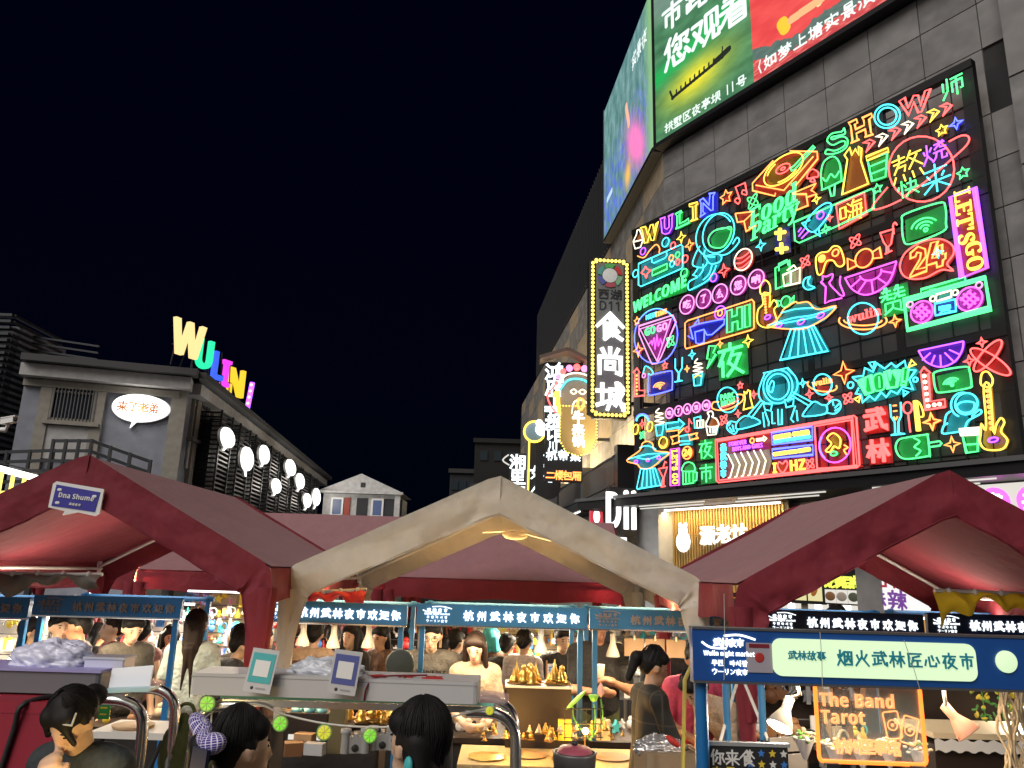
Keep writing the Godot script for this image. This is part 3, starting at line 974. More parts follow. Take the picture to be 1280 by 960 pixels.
func build_neon():
	nb = thing("neon_sign_wall", "huge wall of coloured neon pictures on a dark steel frame", "neon sign")
	nb.transform = mall_frame
	# steel frame
	var a := mloc(791, 284)
	var b := mloc(1262, 582)
	var w := 11.42
	for y in [4.66, 7.42, 10.75, 13.98]: part(nb, "frame_beam", box_mesh(Vector3(w + 0.2, 0.2, 0.2), Vector3(w * 0.5 - 0.05, y, -0.22)), M.black_steel)
	for x in [0.0, 1.62, 4.55, 6.7, 9.15, 11.32]:
		part(nb, "frame_post", box_mesh(Vector3(0.18 if x > 0.1 and x < 11.0 else 0.3, 9.5, 0.18), Vector3(x, 9.32, -0.24)), M.black_steel)
	for i in 20: part(nb, "support_bar", box_mesh(Vector3(0.025, 9.3, 0.025), Vector3(0.3 + i * 0.56, 9.3, -0.13)), M.black_steel)
	for i in 15: part(nb, "support_bar", box_mesh(Vector3(w, 0.025, 0.025), Vector3(w * 0.5, 4.9 + i * 0.62, -0.158)), M.black_steel)
	# dark sheets between the posts, added to catch neon spill like a halo (some bays stay open to the wall behind)
	for r in [[0.15, 3.25, 10.9, 13.9], [3.3, 6.6, 11.3, 13.9], [6.8, 9.05, 10.85, 11.95], [9.25, 11.2, 10.85, 13.0], [4.6, 9.1, 7.5, 10.7], [1.72, 4.45, 7.6, 10.6], [0.15, 1.5, 8.9, 10.6], [0.2, 4.5, 4.8, 6.4], [4.6, 9.0, 4.8, 7.3], [9.25, 11.2, 7.55, 10.6], [9.25, 10.6, 4.8, 7.3], [6.8, 9.0, 12.0, 13.9]]:
		part(nb, "dark_sheet", box_mesh(Vector3(r[1] - r[0], r[3] - r[2], 0.03), Vector3((r[0] + r[1]) * 0.5, (r[2] + r[3]) * 0.5, -0.19)), M.board_back)
	# --- top row: WULIN ---
	crop(780, 230, 8)
	motif("neon_cupcake")
	t("white", "92 575 125 505 132 462 155 455 172 500 190 560 165 632 112 648 92 580 188 556")
	plate("orange", "92 575 125 505 155 455 190 556")
	motif("neon_letter_w")
	t("yellow", "165 440 215 425 236 505 265 410 290 405 302 488 318 400 342 378 328 430 296 565 272 562 256 500 236 582 205 590 182 462!")
	plate("yellow", "165 440 215 425 236 505 265 410 290 405 302 488 342 378 296 565 256 500 236 582 205 590")
	motif("neon_letter_u")
	t("violet", "360 350 412 330 404 362 406 440 428 452 452 430 450 340 442 325 492 297 480 325 480 430 452 488 412 503 380 488 370 375!")
	plate("violet", "360 350 412 330 406 440 428 452 452 430 450 325 492 297 480 430 452 488 412 503 380 488")
	motif("neon_letter_l")
	t("green", "512 302 572 266 578 280 555 300 556 396 610 372 642 346 650 386 516 450 530 420 530 316!")
	plate("green", "512 302 572 266 556 396 642 346 650 386 516 450")
	motif("neon_letter_i")
	t("yellow", "652 205 735 180 735 200 716 216 716 338 736 346 664 374 690 345 686 226 655 226!")
	plate("yellow", "652 205 735 180 716 216 716 338 736 346 664 374 690 345 686 226")
	motif("neon_letter_n")
	t("blue", "756 165 792 142 850 212 860 112 850 97 911 86 890 122 890 262 868 265 790 190 790 280 814 290 760 330 770 300 770 190!")
	plate("blue", "740 150 920 70 920 270 750 345")
	star("orange", 1020, 130, 72, 5, "red")
	motif("neon_music_note")
	c("red", "1140 200 1108 170 1130 140 1160 160 1150 190 1140 200|1222 110 1180 95 1190 62 1222 70 1228 95 1222 110")
	t("red", "1160 160 1115 30 1210 -12 1228 90")
	# --- game pad ---
	motif("neon_game_pad")
	t("cyan", "145 798 570 606 586 622 586 832 570 848 170 1025 145 1010!")
	t("cyan", "278 745 278 780 300 790 410 740 428 715 425 672")
	t("green", "282 862 430 795 430 850 282 918!")
	plate("cyan", "150 800 575 610 580 835 160 1010")
	plate("green", "282 862 430 795 430 850 282 918", false, -0.07)
	c("red", "200 855 215 825 232 850 262 865 235 895 222 938 205 905 172 890!")
	ring("orange", 472, 738, 28, "red")
	ring("green", 535, 708, 28, "green")
	ring("cyan", 480, 800, 28, "cyan")
	ring("red", 535, 780, 28, "red")
	motif("neon_squiggle")
	c("orange", "135 720 200 735 260 660 320 605 355 640 350 690")
	ring("violet", 190, 672, 34)
	ring("cyan", 415, 582, 44, "cyan")
	ring("red", 490, 615, 32)
	ring("red", 610, 748, 36)
	star("yellow", 572, 535, 58)
	star("orange", 655, 610, 56, 4, "red")
	motif("neon_ring")
	ring("green", 600, 890, 42, "green")
	ring("cyan", 115, 895, 36)
	# --- flying astronaut ---
	motif("neon_astronaut", "cyan astronaut flying with one arm out")
	oval("cyan", 945, 490, 150, 208, 22)
	oval("cyan", 905, 515, 178, 222, 24, 60, 300)
	c("green", "845 540 900 470 1000 445 1070 430 1060 520 1000 620 930 640 860 615!")
	c("green", "925 455 1010 438 1060 455")
	plate("green", "845 540 900 470 1000 445 1070 430 1060 520 1000 620 930 640 860 615")
	c("cyan", "1085 600 1130 535 1150 580 1050 690 960 715")
	c("cyan", "760 620 715 700 685 800 730 830 800 830 835 770 800 720 810 660")
	c("cyan", "830 720 960 705 965 770 880 800 835 770!")
	c("cyan", "740 840 700 900 690 910 735 930 660 970 640 1010 650 1060 700 1040 780 1000 850 950 900 870 925 810")
	c("cyan", "790 800 790 860 750 920|880 810 850 900 790 960")
	plate("cyan", "760 620 830 700 960 710 925 810 850 950 700 1040 650 1060 700 900 690 800", false, -0.13)
	star("red", 998, 865, 68, 4, "red")
	motif("neon_ball", "white ball with red stripes")
	ring("white", 1190, 755, 105, "red")
	for k in 3: c("red", "%d %d %d %d %d %d" % [1105, 745 + k * 50, 1180, 735 + k * 50, 1265, 670 + k * 48])
	motif("neon_ring")
	ring("violet", 895, 935, 40, "violet")
	# --- welcome, badge, HI ---
	crop(780, 340, 8)
	motif("neon_welcome")
	var m0 := npt(350, 225)
	part(nh, "neon_lettering", text_mesh("WELCOME", 0.4, 0.03), M.neon_green, Transform3D(Basis(Vector3.BACK, 0.1) * Basis(Vector3(0.95, 0, 0), Vector3(0.16, 1, 0), Vector3(0, 0, 1)), m0))
	plate("green", "95 290 600 85 605 190 105 350")
	motif("neon_badge", "pink triangle badge in a blue ring")
	oval("blue", 320, 640, 215, 275, 8, -80, 290)
	oval("cyan", 320, 640, 215, 275, 8, 200, 310)
	t("pink", "150 540 490 430 520 500 370 850 330 915 280 920 250 860 150 620!")
	t("pink", "160 570 470 470 330 890!")
	t("magenta", "250 720 275 690 280 730 300 660 310 770 330 630 345 740 365 670 380 720")
	plate("magenta", "165 565 470 470 325 890")
	neon_text("NEW", "cyan", 270, 440, 48)
	neon_text("TIME", "orange", 370, 410, 48)
	neon_text("GO", "green", 260, 590, 75)
	neon_text("GO", "pink", 380, 555, 75)
	star("orange", 130, 490, 40, 5)
	star("orange", 142, 780, 70, 4, "red")
	star("red", 410, 935, 38, 5)
	atom("green", 465, 695, 62)
	motif("neon_round_characters", "five pink circles each holding a character")
	var cc := [[628, 325], [795, 268], [957, 215], [1140, 132], [1320, 70]]
	var words := "吃了么您呐"
	for i in 5:
		ring("pink", cc[i][0], cc[i][1], 92, "magenta")
		neon_glyph(words[i], "pink", cc[i][0], cc[i][1], 90, "", 1.0, 0.022)
	motif("neon_greeting_plate", "blue plane and green HI in an orange box")
	t("orange", "610 510 640 485 1240 290 1278 275 1300 300 1300 560 1275 580 620 768 610 745!")
	t("blue", "655 555 740 520 940 480 1005 470 1000 520 880 625 830 630 800 575 710 600 720 710 760 720 800 700 805 580")
	t("blue", "700 530 745 470 750 525|640 640 690 675 660 555")
	plate("orange", "610 510 1278 275 1300 560 620 768", false, -0.13)
	plate("blue", "640 560 1000 440 1005 520 860 640 720 720 640 690", false, -0.08)
	ring("violet", 960, 405, 65, "violet")
	ring("orange", 960, 410, 28, "red")
	t("green", "1030 390 1080 375 1080 450 1130 430 1130 360 1180 345 1185 560 1140 575 1135 490 1085 505 1085 590 1030 608!")
	t("green", "1205 340 1255 322 1260 540 1210 555!")
	plate("green", "1030 390 1255 322 1260 540 1030 608")
	motif("neon_lightning")
	t("green", "850 740 920 740 890 810 920 820 830 965 860 870 830 870!")
	plate("green", "850 740 920 740 890 810 920 820 830 965 860 870 830 870")
	motif("neon_night_character", "large green character above the dark beam")
	neon_glyph("夜", "green", 1065, 870, 330, "green", 1.0, 0.045)
	star("cyan", 680, 825, 45)
	star("orange", 960, 720, 36)
	star("yellow", 1240, 690, 62, 4)
	# --- lower left ---
	crop(780, 450, 5.65)
	motif("neon_arrow")
	t("red", "65 90 92 58 112 90 102 92 108 215 145 215 145 250 75 258 78 92!")
	for i in 6: ring("orange", 90, 110 + i * 26, 5)
	motif("neon_music_note")
	c("cyan", "135 95 150 45 185 60 205 90 190 105 172 95")
	ring("pink", 140, 110, 15, "magenta")
	motif("neon_signal_box", "red signal arcs in a blue box")
	c("blue", "172 120 185 105 320 78 340 95 340 195 325 215 190 248 170 230!")
	plate("blue", "172 112 335 80 340 205 170 245")
	wifi(252, 195, 46, "orange")
	motif("neon_tall_glass")
	t("cyan", "362 -10 362 60 385 90 382 145 358 155 412 145 388 142 390 90 410 55 412 -20")
	motif("neon_ice_cream")
	c("white", "520 -10 500 20 550 25 490 50 555 55 488 78 555 82 490 105")
	t("cyan", "488 105 553 90 540 178 497 182!")
	t("yellow", "495 125 520 105 548 115")
	plate("cyan", "488 105 553 90 540 178 497 182")
	star("orange", 445, 62, 22)
	motif("neon_headphones")
	oval("blue", 130, 430, 48, 50, 0, 180, 360)
	oval("cyan", 130, 432, 40, 42, 0, 180, 360)
	oval("yellow", 82, 490, 18, 36, 12, 0, 360, "yellow")
	oval("yellow", 182, 470, 18, 36, 12, 0, 360, "yellow")
	star("red", 128, 452, 30)
	atom("green", 128, 530, 30)
	motif("neon_ice_cream")
	c("white", "248 342 225 370 275 378 220 400 280 410 218 432 285 440 222 462")
	t("cyan", "222 462 280 455 268 530 232 535!")
	plate("cyan", "222 462 280 455 268 530 232 535")
	motif("neon_round_characters", "five small pink circles each holding a character")
	var c2 := [[320, 375], [384, 360], [446, 346], [510, 335], [580, 320]]
	for i in 5:
		ring("pink", c2[i][0], c2[i][1], 36, "magenta")
		neon_glyph(words[i], "pink", c2[i][0], c2[i][1], 34, "", 1.0, 0.016)
	motif("neon_arrow")
	t("cyan", "295 448 385 436 385 418 425 450 390 492 388 475 298 492!")
	plate("cyan", "295 448 385 436 425 450 388 475 298 492")
	t("orange", "300 505 385 495 385 520 425 480")
	motif("neon_music_note")
	t("red", "455 490 460 415 480 450")
	ring("red", 447, 490, 18, "red")
	motif("neon_gift")
	t("cyan", "495 410 540 398 545 480 500 480!")
	t("white", "515 430 560 425 560 475 518 480!|538 428 538 478")
	plate("white", "515 430 560 425 560 475 518 480")
	motif("neon_cupcake")
	c("white", "580 465 600 400 590 372 620 362 630 390 622 400 655 420 665 465!")
	t("white", "580 465 592 530 648 525 662 465|605 480 610 515|625 478 628 515|640 475 642 512")
	plate("orange", "580 465 600 410 640 400 665 465")
	plate("cyan", "590 475 655 470 645 522 595 526")
	motif("neon_smile_disc")
	ring("yellow", 276, 583, 40, "yellow")
	c("orange", "255 600 280 612 298 590")
	motif("neon_ribbon")
	t("orange", "330 545 385 530 390 580 340 595 345 570!|460 530 520 515 510 535 525 550 465 565!")
	t("cyan", "395 540 455 525|385 575 465 570|395 600 465 590")
	plate("cyan", "385 530 465 520 470 600 385 600")
	motif("neon_flying_saucer", "small cyan saucer with a light beam")
	c("orange", "20 710 110 640 130 590 165 575 200 590 220 640 320 655 260 705 230 735 180 765 120 765 90 735!")
	c("cyan", "110 620 165 605 225 630|30 700 165 665 310 660|90 690 170 700 250 670")
	plate("cyan", "20 710 110 640 165 575 220 640 320 655 230 735 120 765")
	ring("violet", 85, 718, 17, "violet", 0.6)
	ring("violet", 168, 706, 17, "violet", 0.6)
	ring("violet", 245, 690, 17, "violet", 0.6)
	t("cyan", "118 770 88 912 258 885 220 765!|140 770 125 908|162 770 160 902|184 770 195 895|202 768 226 890")
	plate("cyan", "118 770 88 912 258 885 220 765")
	motif("neon_cocktail")
	t("red", "245 768 305 758 282 830 280 880 292 890 265 898 275 830!|275 765 290 715 300 725")
	motif("neon_vertical_plate", "small violet framed plate with yellow letters")
	t("magenta", "328 630 388 622 388 885 328 888!")
	plate("violet", "328 630 388 622 388 885 328 888")
	neon_text("LET'S GO", "yellow", 358, 755, 52, true, -PI / 2, 0.75)
	motif("neon_speech_disc")
	ring("orange", 445, 655, 44, "red")
	neon_text("24", "yellow", 445, 655, 50)
	motif("neon_beer_mug")
	c("green", "412 760 430 730 460 722 490 735 500 765 490 785 415 785!")
	t("green", "415 785 418 878 490 868 490 785|435 795 437 865|460 792 462 860|490 790 515 795 512 850 490 855")
	plate("green", "412 760 460 722 500 765 490 868 418 878")
	motif("neon_night_market_characters", "two green characters stacked")
	neon_glyph("夜", "green", 576, 628, 130, "green")
	neon_glyph("市", "green", 580, 800, 130, "green")
	# --- framed lower centre ---
	crop(880, 500, 6.4)
	motif("neon_framed_panel", "red framed panel with chevrons, lettering and a round picture")
	t("red", "92 320 1200 125 1218 140 1245 520 1225 538 115 660 100 645!|105 330 1190 140 1225 525 120 642!")
	t("red", "885 210 1180 160 1200 530 905 548!")
	plate("red", "92 320 1200 125 1245 530 115 660", false, -0.15)
	for i in 4: neon_glyph("来武林市"[i], "cyan", 155, 378 + i * 70, 62, "", 0.9, 0.03)
	neon_text("FOREVER", "violet", 268, 345, 34, false, 0.0, 0.9)
	neon_text("BOYS AND GIRLS", "violet", 345, 378, 34, false, 0.0, 0.82)
	ring("orange", 385, 325, 20)
	t("white", "418 315 475 305 475 292 500 308 480 328 476 318 420 328!")
	for k in 6:
		var x := 190 + k * 52
		t("white", "%d %d %d %d %d %d %d %d" % [x, 432 - k * 7, x + 45, 525 - k * 8, x + 18, 620 - k * 6, x + 4, 622 - k * 6])
	plate("white", "185 430 500 390 520 490 490 595 190 625 215 530", false, -0.11)
	t("blue", "540 262 865 212 868 318 545 358!|545 395 870 358 872 438 548 468!")
	plate("blue", "540 262 865 212 868 318 545 358", false, -0.1)
	plate("blue", "545 395 870 358 872 438 548 468", false, -0.1)
	t("yellow", "560 295 590 290|600 288 635 282|648 280 690 274|715 268 760 262|775 258 835 250|560 305 690 284|715 278 838 262", false, 0.05)
	t("cyan", "560 335 640 322|655 320 740 308|750 306 850 292", false, 0.045)
	t("yellow", "560 435 590 430|602 428 660 420|675 418 740 410|755 408 845 392", false, 0.06)
	neon_text("I", "yellow", 566, 545, 85)
	c("red", "628 582 590 530 600 495 628 510 655 485 668 520!")
	neon_text("HZ", "yellow", 745, 522, 90)
	atom("red", 848, 510, 48)
	ring("magenta", 1045, 360, 140)
	oval("blue", 1045, 360, 118, 132, 10, 120, 200)
	c("yellow", "975 405 1020 350 985 305 1035 265 1090 310 1080 385 1040 370 1010 415!")
	plate("yellow", "975 405 1020 350 985 305 1035 265 1090 310 1080 385 1040 370 1010 415")
	ring("green", 1038, 428, 28, "green", 0.6)
	c("orange", "1120 360 1150 380 1120 400 1140 435")
	# --- record player, food party ---
	crop(930, 160, 7.385)
	motif("neon_record_player")
	t("orange", "270 300 78 510 80 578 285 628 290 600|425 212 675 218 680 285 480 528|110 528 368 575 640 262")
	plate("red", "270 300 425 212 675 218 680 285 470 560 285 628 80 578 78 510")
	oval("yellow", 365, 380, 215, 105, -38)
	oval("red", 360, 375, 72, 36, -30, 0, 360, "red")
	oval("red", 360, 375, 22, 11, -30)
	oval("yellow", 365, 380, 180, 85, -38, 60, 130)
	oval("yellow", 365, 380, 180, 85, -38, 210, 260)
	t("green", "640 160 655 175 470 380 440 395 430 370 460 350!")
	plate("yellow", "190 440 300 310 500 240 540 320 430 450 280 525 200 500")
	motif("neon_spade")
	c("red", "632 380 685 410 680 450 640 455 655 495 610 490 630 460 585 465 590 415!")
	plate("red", "632 380 685 410 680 450 590 465 590 415")
	motif("neon_food_party", "green handwritten words with an orange ribbon")
	var q := npt(265, 720)
	part(nh, "neon_lettering", text_mesh("Food", 0.56, 0.03, true), M.neon_green, Transform3D(Basis(Vector3.BACK, 0.12) * Basis(Vector3(0.9, 0, 0), Vector3(0.25, 1, 0), Vector3(0, 0, 1)), q))
	q = npt(280, 850)
	part(nh, "neon_lettering", text_mesh("Party", 0.5, 0.03, true), M.neon_green, Transform3D(Basis(Vector3.BACK, 0.12) * Basis(Vector3(0.9, 0, 0), Vector3(0.25, 1, 0), Vector3(0, 0, 1)), q))
	plate("green", "110 740 430 590 460 790 120 960")
	t("orange", "445 605 665 512 620 575 672 608 580 640 575 610 452 612 465 660|575 620 590 715 480 760")
	plate("red", "445 605 665 512 620 575 672 608 590 640 590 715 470 745")
	t("orange", "-80 790 95 770 0 860 -60 870 -80 790|0 860 20 955 110 900")
	plate("red", "-80 790 95 770 110 900 20 955 -60 870")
	atom("green", 80, 675, 70)
	star("yellow", 668, 658, 42)
	motif("neon_ice_pop")
	c("green", "712 410 740 310 820 262 880 320 900 480 890 492 735 565 720 550!")
	c("green", "725 460 760 490 800 425 840 455 880 395")
	t("green", "785 545 805 630 830 625 840 520")
	plate("green", "712 410 740 310 820 262 880 320 900 480 725 565")
	# --- rocket ---
	motif("neon_rocket_plate", "cyan rocket and red character in a green box")
	t("green", "460 870 850 700 1180 560 1200 590 1200 740 860 905 510 1060 470 1040!")
	c("cyan", "565 900 640 780 740 700 800 698 800 760 740 860 640 960!")
	t("cyan", "610 850 535 880 570 920|690 920 700 1000 650 960")
	ring("violet", 705, 805, 34, "violet")
	plate("cyan", "565 900 640 780 740 700 800 698 800 760 740 860 640 960")
	t("violet", "500 960 530 920|505 1000 560 930|530 1020 600 950")
	star("red", 790, 830, 32)
	star("green", 755, 930, 42)
	t("red", "850 712 1110 600 1130 790 880 930!")
	plate("red", "850 712 1110 600 1130 790 880 930")
	neon_glyph("嗨", "yellow", 990, 765, 200, "", 1.05)
	# --- SHOW and chevrons ---
	crop(1010, 80, 3.556)
	motif("neon_letter_s")
	c("green", "160 285 150 300 105 310 85 340 110 360 145 345 165 345 160 365 120 385 85 380 80 400 130 395 170 370 175 335 150 322 110 335 105 325 150 315 165 308!")
	motif("neon_letter_h")
	t("orange", "180 262 215 245 220 262 208 268 212 290 250 272 248 250 240 240 282 220 285 235 272 245 280 305 290 312 252 325 258 315 254 290 215 308 218 330 228 335 190 352 198 340 190 275!")
	motif("neon_letter_o")
	oval("cyan", 352, 232, 58, 52, -20)
	oval("cyan", 352, 232, 42, 38, -20)
	motif("neon_letter_w")
	t("red", "405 165 430 150 445 195 470 140 490 140 500 185 520 120 545 110 505 212 490 215 470 170 448 228!")
	motif("neon_corner_character", "green character at the top corner")
	neon_glyph("师", "green", 640, 100, 90, "")
	motif("neon_chevron_row", "row of red and yellow chevrons")
	for k in 7:
		var x := 245 + k * 57
		var y := 350 - k * 27
		t("red" if k % 2 == 0 else ("white" if k < 4 else "yellow"), "%d %d %d %d %d %d %d %d %d %d!" % [x, y, x + 30, y - 14, x + 52, y - 5, x + 12, y + 42, x + 28, y + 2])
	motif("neon_dress")
	t("yellow", "185 372 195 405 210 378 225 405 225 365 238 375 235 430 268 532 152 580 175 425 162 405!")
	plate("orange", "185 372 210 400 238 375 235 430 268 532 152 580 175 425")
	star("green", 308, 555, 22, 5)
	motif("neon_paper_cup", "green cup with yellow lid")
	t("yellow", "258 412 355 372 358 390 262 430!")
	t("green", "265 428 352 395 345 500 285 520!|270 458 350 425|278 490 346 462")
	plate("green", "265 428 352 395 345 500 285 520")
	plate("yellow", "258 412 355 372 358 390 262 430", false, -0.06)
	crop(1080, 130, 6.4)
	star("yellow", 622, 208, 44, 5, "yellow")
	star("blue", 735, 155, 50, 4, "blue")
	star("green", 792, 552, 46, 5)
	motif("neon_planet", "red ringed planet holding four bright characters")
	oval("red", 460, 520, 262, 262, -40)
	c("red", "300 765 180 820 75 845 80 800 190 665|680 300 780 252 838 265 820 330 690 450 480 630 310 745")
	neon_glyph("熬", "yellow", 345, 495, 230, "", 1.0)
	neon_glyph("烧", "violet", 562, 385, 160, "", 1.1)
	neon_glyph("快", "green", 352, 668, 140, "", 1.1)
	neon_glyph("来", "cyan", 575, 590, 230, "", 0.95)
	motif("neon_signal_box", "green signal arcs in a green box")
	c("green", "305 940 330 880 600 790 650 820 655 950 630 1020 370 1120 315 1080!")
	plate("green", "310 920 630 795 655 980 320 1100")
	wifi(490, 1000, 115, "green")
	motif("neon_vertical_plate", "tall violet framed plate with yellow letters")
	t("violet", "690 745 885 672 985 1310 782 1390!", false, 0.04)
	plate("red", "690 745 885 672 985 1310 782 1390")
	neon_text("LET'S", "yellow", 800, 900, 120, true, -PI / 2 - 0.02)
	neon_text("GO", "yellow", 880, 1215, 120, true, -PI / 2 - 0.02)
	star("cyan", 590, 1190, 42)
	# --- middle right ---
	crop(940, 260, 6.857)
	motif("neon_shopping_bags")
	t("green", "200 515 320 450 330 640 205 695!|230 540 230 480 300 445 310 490")
	t("white", "265 575 410 512 408 640 275 670!|335 548 335 650|300 535 360 490 380 520")
	plate("green", "200 515 320 450 330 640 205 695", false, -0.14)
	plate("white", "265 575 410 512 408 640 275 670")
	atom("red", 455, 460, 55)
	atom("red", 885, 285, 62)
	star("cyan", 75, 320, 48)
	motif("neon_plus_sign", "yellow plus signs on blue")
	t("yellow", "200 215 285 205|240 175 235 275|205 355 305 345|250 300 255 390", false, 0.055)
	plate("blue", "175 180 300 150 315 370 180 400")
	motif("neon_moon")
	c("cyan", "500 590 450 610 440 670 480 700 535 680 490 660 480 620!")
	plate("cyan", "500 590 450 610 440 670 480 700 535 680 490 660")
	motif("neon_candy")
	ring("green", 288, 803, 46, "green")
	t("green", "245 800 215 790 225 845 250 825|330 790 360 755 355 800 325 815")
	motif("neon_flying_saucer", "large cyan saucer with a light beam")
	crop(960, 370, 8)
	c("orange", "-10 300 60 265 130 180 160 130 270 60 300 70 400 60 460 120 540 130 680 100 610 190 540 240 430 300 330 330 200 330 90 320!")
	c("cyan", "130 170 280 130 460 120|10 290 250 220 450 190 670 110|60 285 280 250 480 205")
	plate("cyan", "0 300 130 180 270 60 400 60 540 130 680 100 540 240 330 330 90 320")
	ring("violet", 110, 292, 36, "violet", 0.55, 0.2)
	ring("violet", 330, 258, 40, "violet", 0.55, 0.2)
	ring("violet", 525, 195, 40, "violet", 0.55, 0.2)
	t("cyan", "230 330 120 640 600 550 460 300!|270 330 210 625|310 330 300 605|350 325 390 588|400 315 480 572|430 305 545 560")
	plate("cyan", "230 330 120 640 600 550 460 300")
	crop(1010, 290, 8)
	motif("neon_controller", "yellow game controller")
	c("yellow", "120 210 200 195 250 145 310 150 345 220 362 310 330 345 290 335 250 285 190 290 165 340 140 415 95 415 78 270!")
	plate("red", "120 210 250 145 310 150 345 220 362 310 290 335 250 285 190 290 165 340 140 415 95 415 78 270")
	ring("orange", 138, 265, 34)
	ring("orange", 275, 208, 34)
	t("yellow", "115 265 160 262|138 240 138 290", false, 0.05)
	motif("neon_candy", "orange wrapped sweet")
	ring("orange", 560, 262, 92, "red")
	t("orange", "480 300 395 265 400 378 490 335|640 205 715 155 735 255 645 265")
	plate("red", "480 300 395 265 400 378 490 335")
	plate("red", "640 205 715 155 735 255 645 265")
	motif("neon_sundae_glass")
	t("red", "722 10 855 -30 830 120 800 150 808 195 840 185 770 220 785 200 785 140 755 100!")
	plate("red", "735 20 840 -10 825 110 790 135 760 95")
	c("red", "860 20 850 -60 870 -95 890 -70")
	motif("neon_cat", "magenta sitting cat")
	c("magenta", "145 440 185 445 245 420 240 470 215 515 290 600 330 635 360 625 320 520 325 440")
	t("magenta", "145 440 148 480 130 500 178 550 170 715 215 690 340 660")
	motif("neon_citrus_slice", "magenta half slice of citrus")
	c("magenta", "370 460 440 570 560 628 700 590 820 480 885 295")
	t("magenta", "370 460 885 292|520 470 425 555|580 490 500 605|635 485 650 605|690 455 780 515|735 390 850 410")
	oval("magenta", 625, 405, 112, 76, -18, 0, 180)
	plate("magenta", "370 460 440 570 560 628 700 590 820 480 885 295", false, -0.13)
	motif("neon_cheer_character", "green character over a boombox")
	neon_glyph("赞", "green", 845, 675, 270, "green", 0.95)
	motif("neon_planet", "cyan planet with orange ring and small red word")
	oval("cyan", 550, 865, 152, 158, -10)
	oval("orange", 548, 885, 240, 90, 0, -20, 200)
	oval("orange", 548, 880, 190, 55, 0, 0, 180)
	neon_text("wulin", "red", 560, 830, 90, true)
	star("orange", 870, 890, 62, 4, "red")
	crop(1110, 300, 8)
	motif("neon_speech_disc", "red speech oval with the number 24")
	c("red", "120 250 180 120 340 20 520 -10 640 50 655 140 590 240 650 305 530 300 380 375 240 390 150 350!")
	plate("red", "120 250 180 120 340 20 520 -10 640 50 655 140 590 240 530 300 380 375 240 390 150 350", true)
	t("orange", "225 185 225 130 300 65 370 90 380 165 285 295 390 270 385 310 215 375 225 350 320 190 330 130 290 125 275 165!|430 30 500 10 440 185 490 175 500 60 540 45 545 145 575 130 575 185 550 200 545 255 490 275 485 225 385 255 390 190!")
	motif("neon_boombox")
	t("green", "162 605 970 375 1020 685 195 900!", false, 0.05)
	t("green", "335 550 330 495 770 368 775 428|418 525 418 505 480 490")
	plate("green", "335 550 330 495 770 368 775 428", false, -0.08)
	for sp in [[338, 718, 108], [815, 590, 118]]:
		ring("magenta", sp[0], sp[1], sp[2], "magenta")
		for k in [-0.45, 0.0, 0.45]:
			var r: float = sp[2]
			var l: float = r * sqrt(1.0 - k * k)
			t("magenta", "%f %f %f %f" % [sp[0] + (k - 0.7 * l / r) * r * 0.72, sp[1] + (k + 0.7 * l / r) * r * 0.72, sp[0] + (k + 0.7 * l / r) * r * 0.72, sp[1] + (k - 0.7 * l / r) * r * 0.72], false, 0.024)
			t("magenta", "%f %f %f %f" % [sp[0] + (k - 0.7 * l / r) * r * 0.72, sp[1] - (k + 0.7 * l / r) * r * 0.6, sp[0] + (k + 0.7 * l / r) * r * 0.72, sp[1] - (k - 0.7 * l / r) * r * 0.6], false, 0.024)
	ring("pink", 220, 645, 28)
	ring("pink", 910, 452, 30)
	ring("white", 448, 588, 26)
	ring("white", 672, 525, 26)
	t("white", "483 545 632 505 632 568 485 612!")
	plate("cyan", "483 545 632 505 632 568 485 612")
	t("cyan", "468 635 672 592 680 710 475 755!|510 675 625 650 625 672 510 700!|520 738 545 710 610 698 630 715")
	plate("blue", "468 635 672 592 680 710 475 755")
	# --- guitar, centre ---
	crop(930, 350, 8)
	motif("neon_guitar", "yellow neon guitar standing upright")
	c("yellow", "185 140 190 240 140 300 135 420 190 470 270 470 330 420 300 300 335 250 300 200 265 250 255 260 255 140!")
	c("yellow", "170 140 165 60 200 5 235 15 260 60 255 140!")
	plate("orange", "185 140 190 250 140 300 135 420 190 470 270 470 330 420 300 300 255 260 255 140", false, -0.12)
	for i in 8: ring("orange", 205 + i * 2, 130 + i * 28, 7)
	ring("violet", 235, 372, 34, "violet", 0.6, 0.1)
	# --- lower centre astronaut row ---
	crop(900, 420, 7.111)
	motif("neon_planet", "green planet with red ring and two green words")
	oval("cyan", 68, 568, 92, 112, -5)
	c("orange", "150 520 205 525 195 580 100 640 0 660 -70 640 -60 590 -10 585")
	c("red", "150 545 160 570 90 610 0 640")
	neon_text("PARC", "green", 65, 535, 50, false)
	neon_text("MOU", "green", 70, 590, 50, false)
	plate("red", "-20 600 150 545 150 570 0 655")
	motif("neon_dress", "small yellow dress")
	t("yellow", "215 490 235 510 250 480 268 490 270 550 292 632 208 655 222 560!")
	star("red", 180, 440, 30, 5)
	star("red", 300, 520, 34)
	star("red", 160, 690, 32)
	atom("red", 35, 745, 52)
	motif("neon_astronaut", "cyan astronaut with both arms spread wide")
	oval("cyan", 515, 450, 130, 150, 5)
	oval("cyan", 515, 450, 100, 115, 5)
	c("cyan", "400 330 345 480 365 570 450 610|600 280 680 380 680 480 600 580")
	t("cyan", "385 330 595 285 640 330")
	plate("cyan", "400 330 600 285 680 400 680 500 590 590 450 610 360 560 345 460", false, -0.12)
	c("cyan", "460 395 430 470 460 500 480 420 460 395")
	t("cyan", "365 570 245 710|390 580 280 730|650 500 820 590|640 530 790 620|385 600 465 600 450 665 400 655!|575 570 655 560 650 620 590 635!")
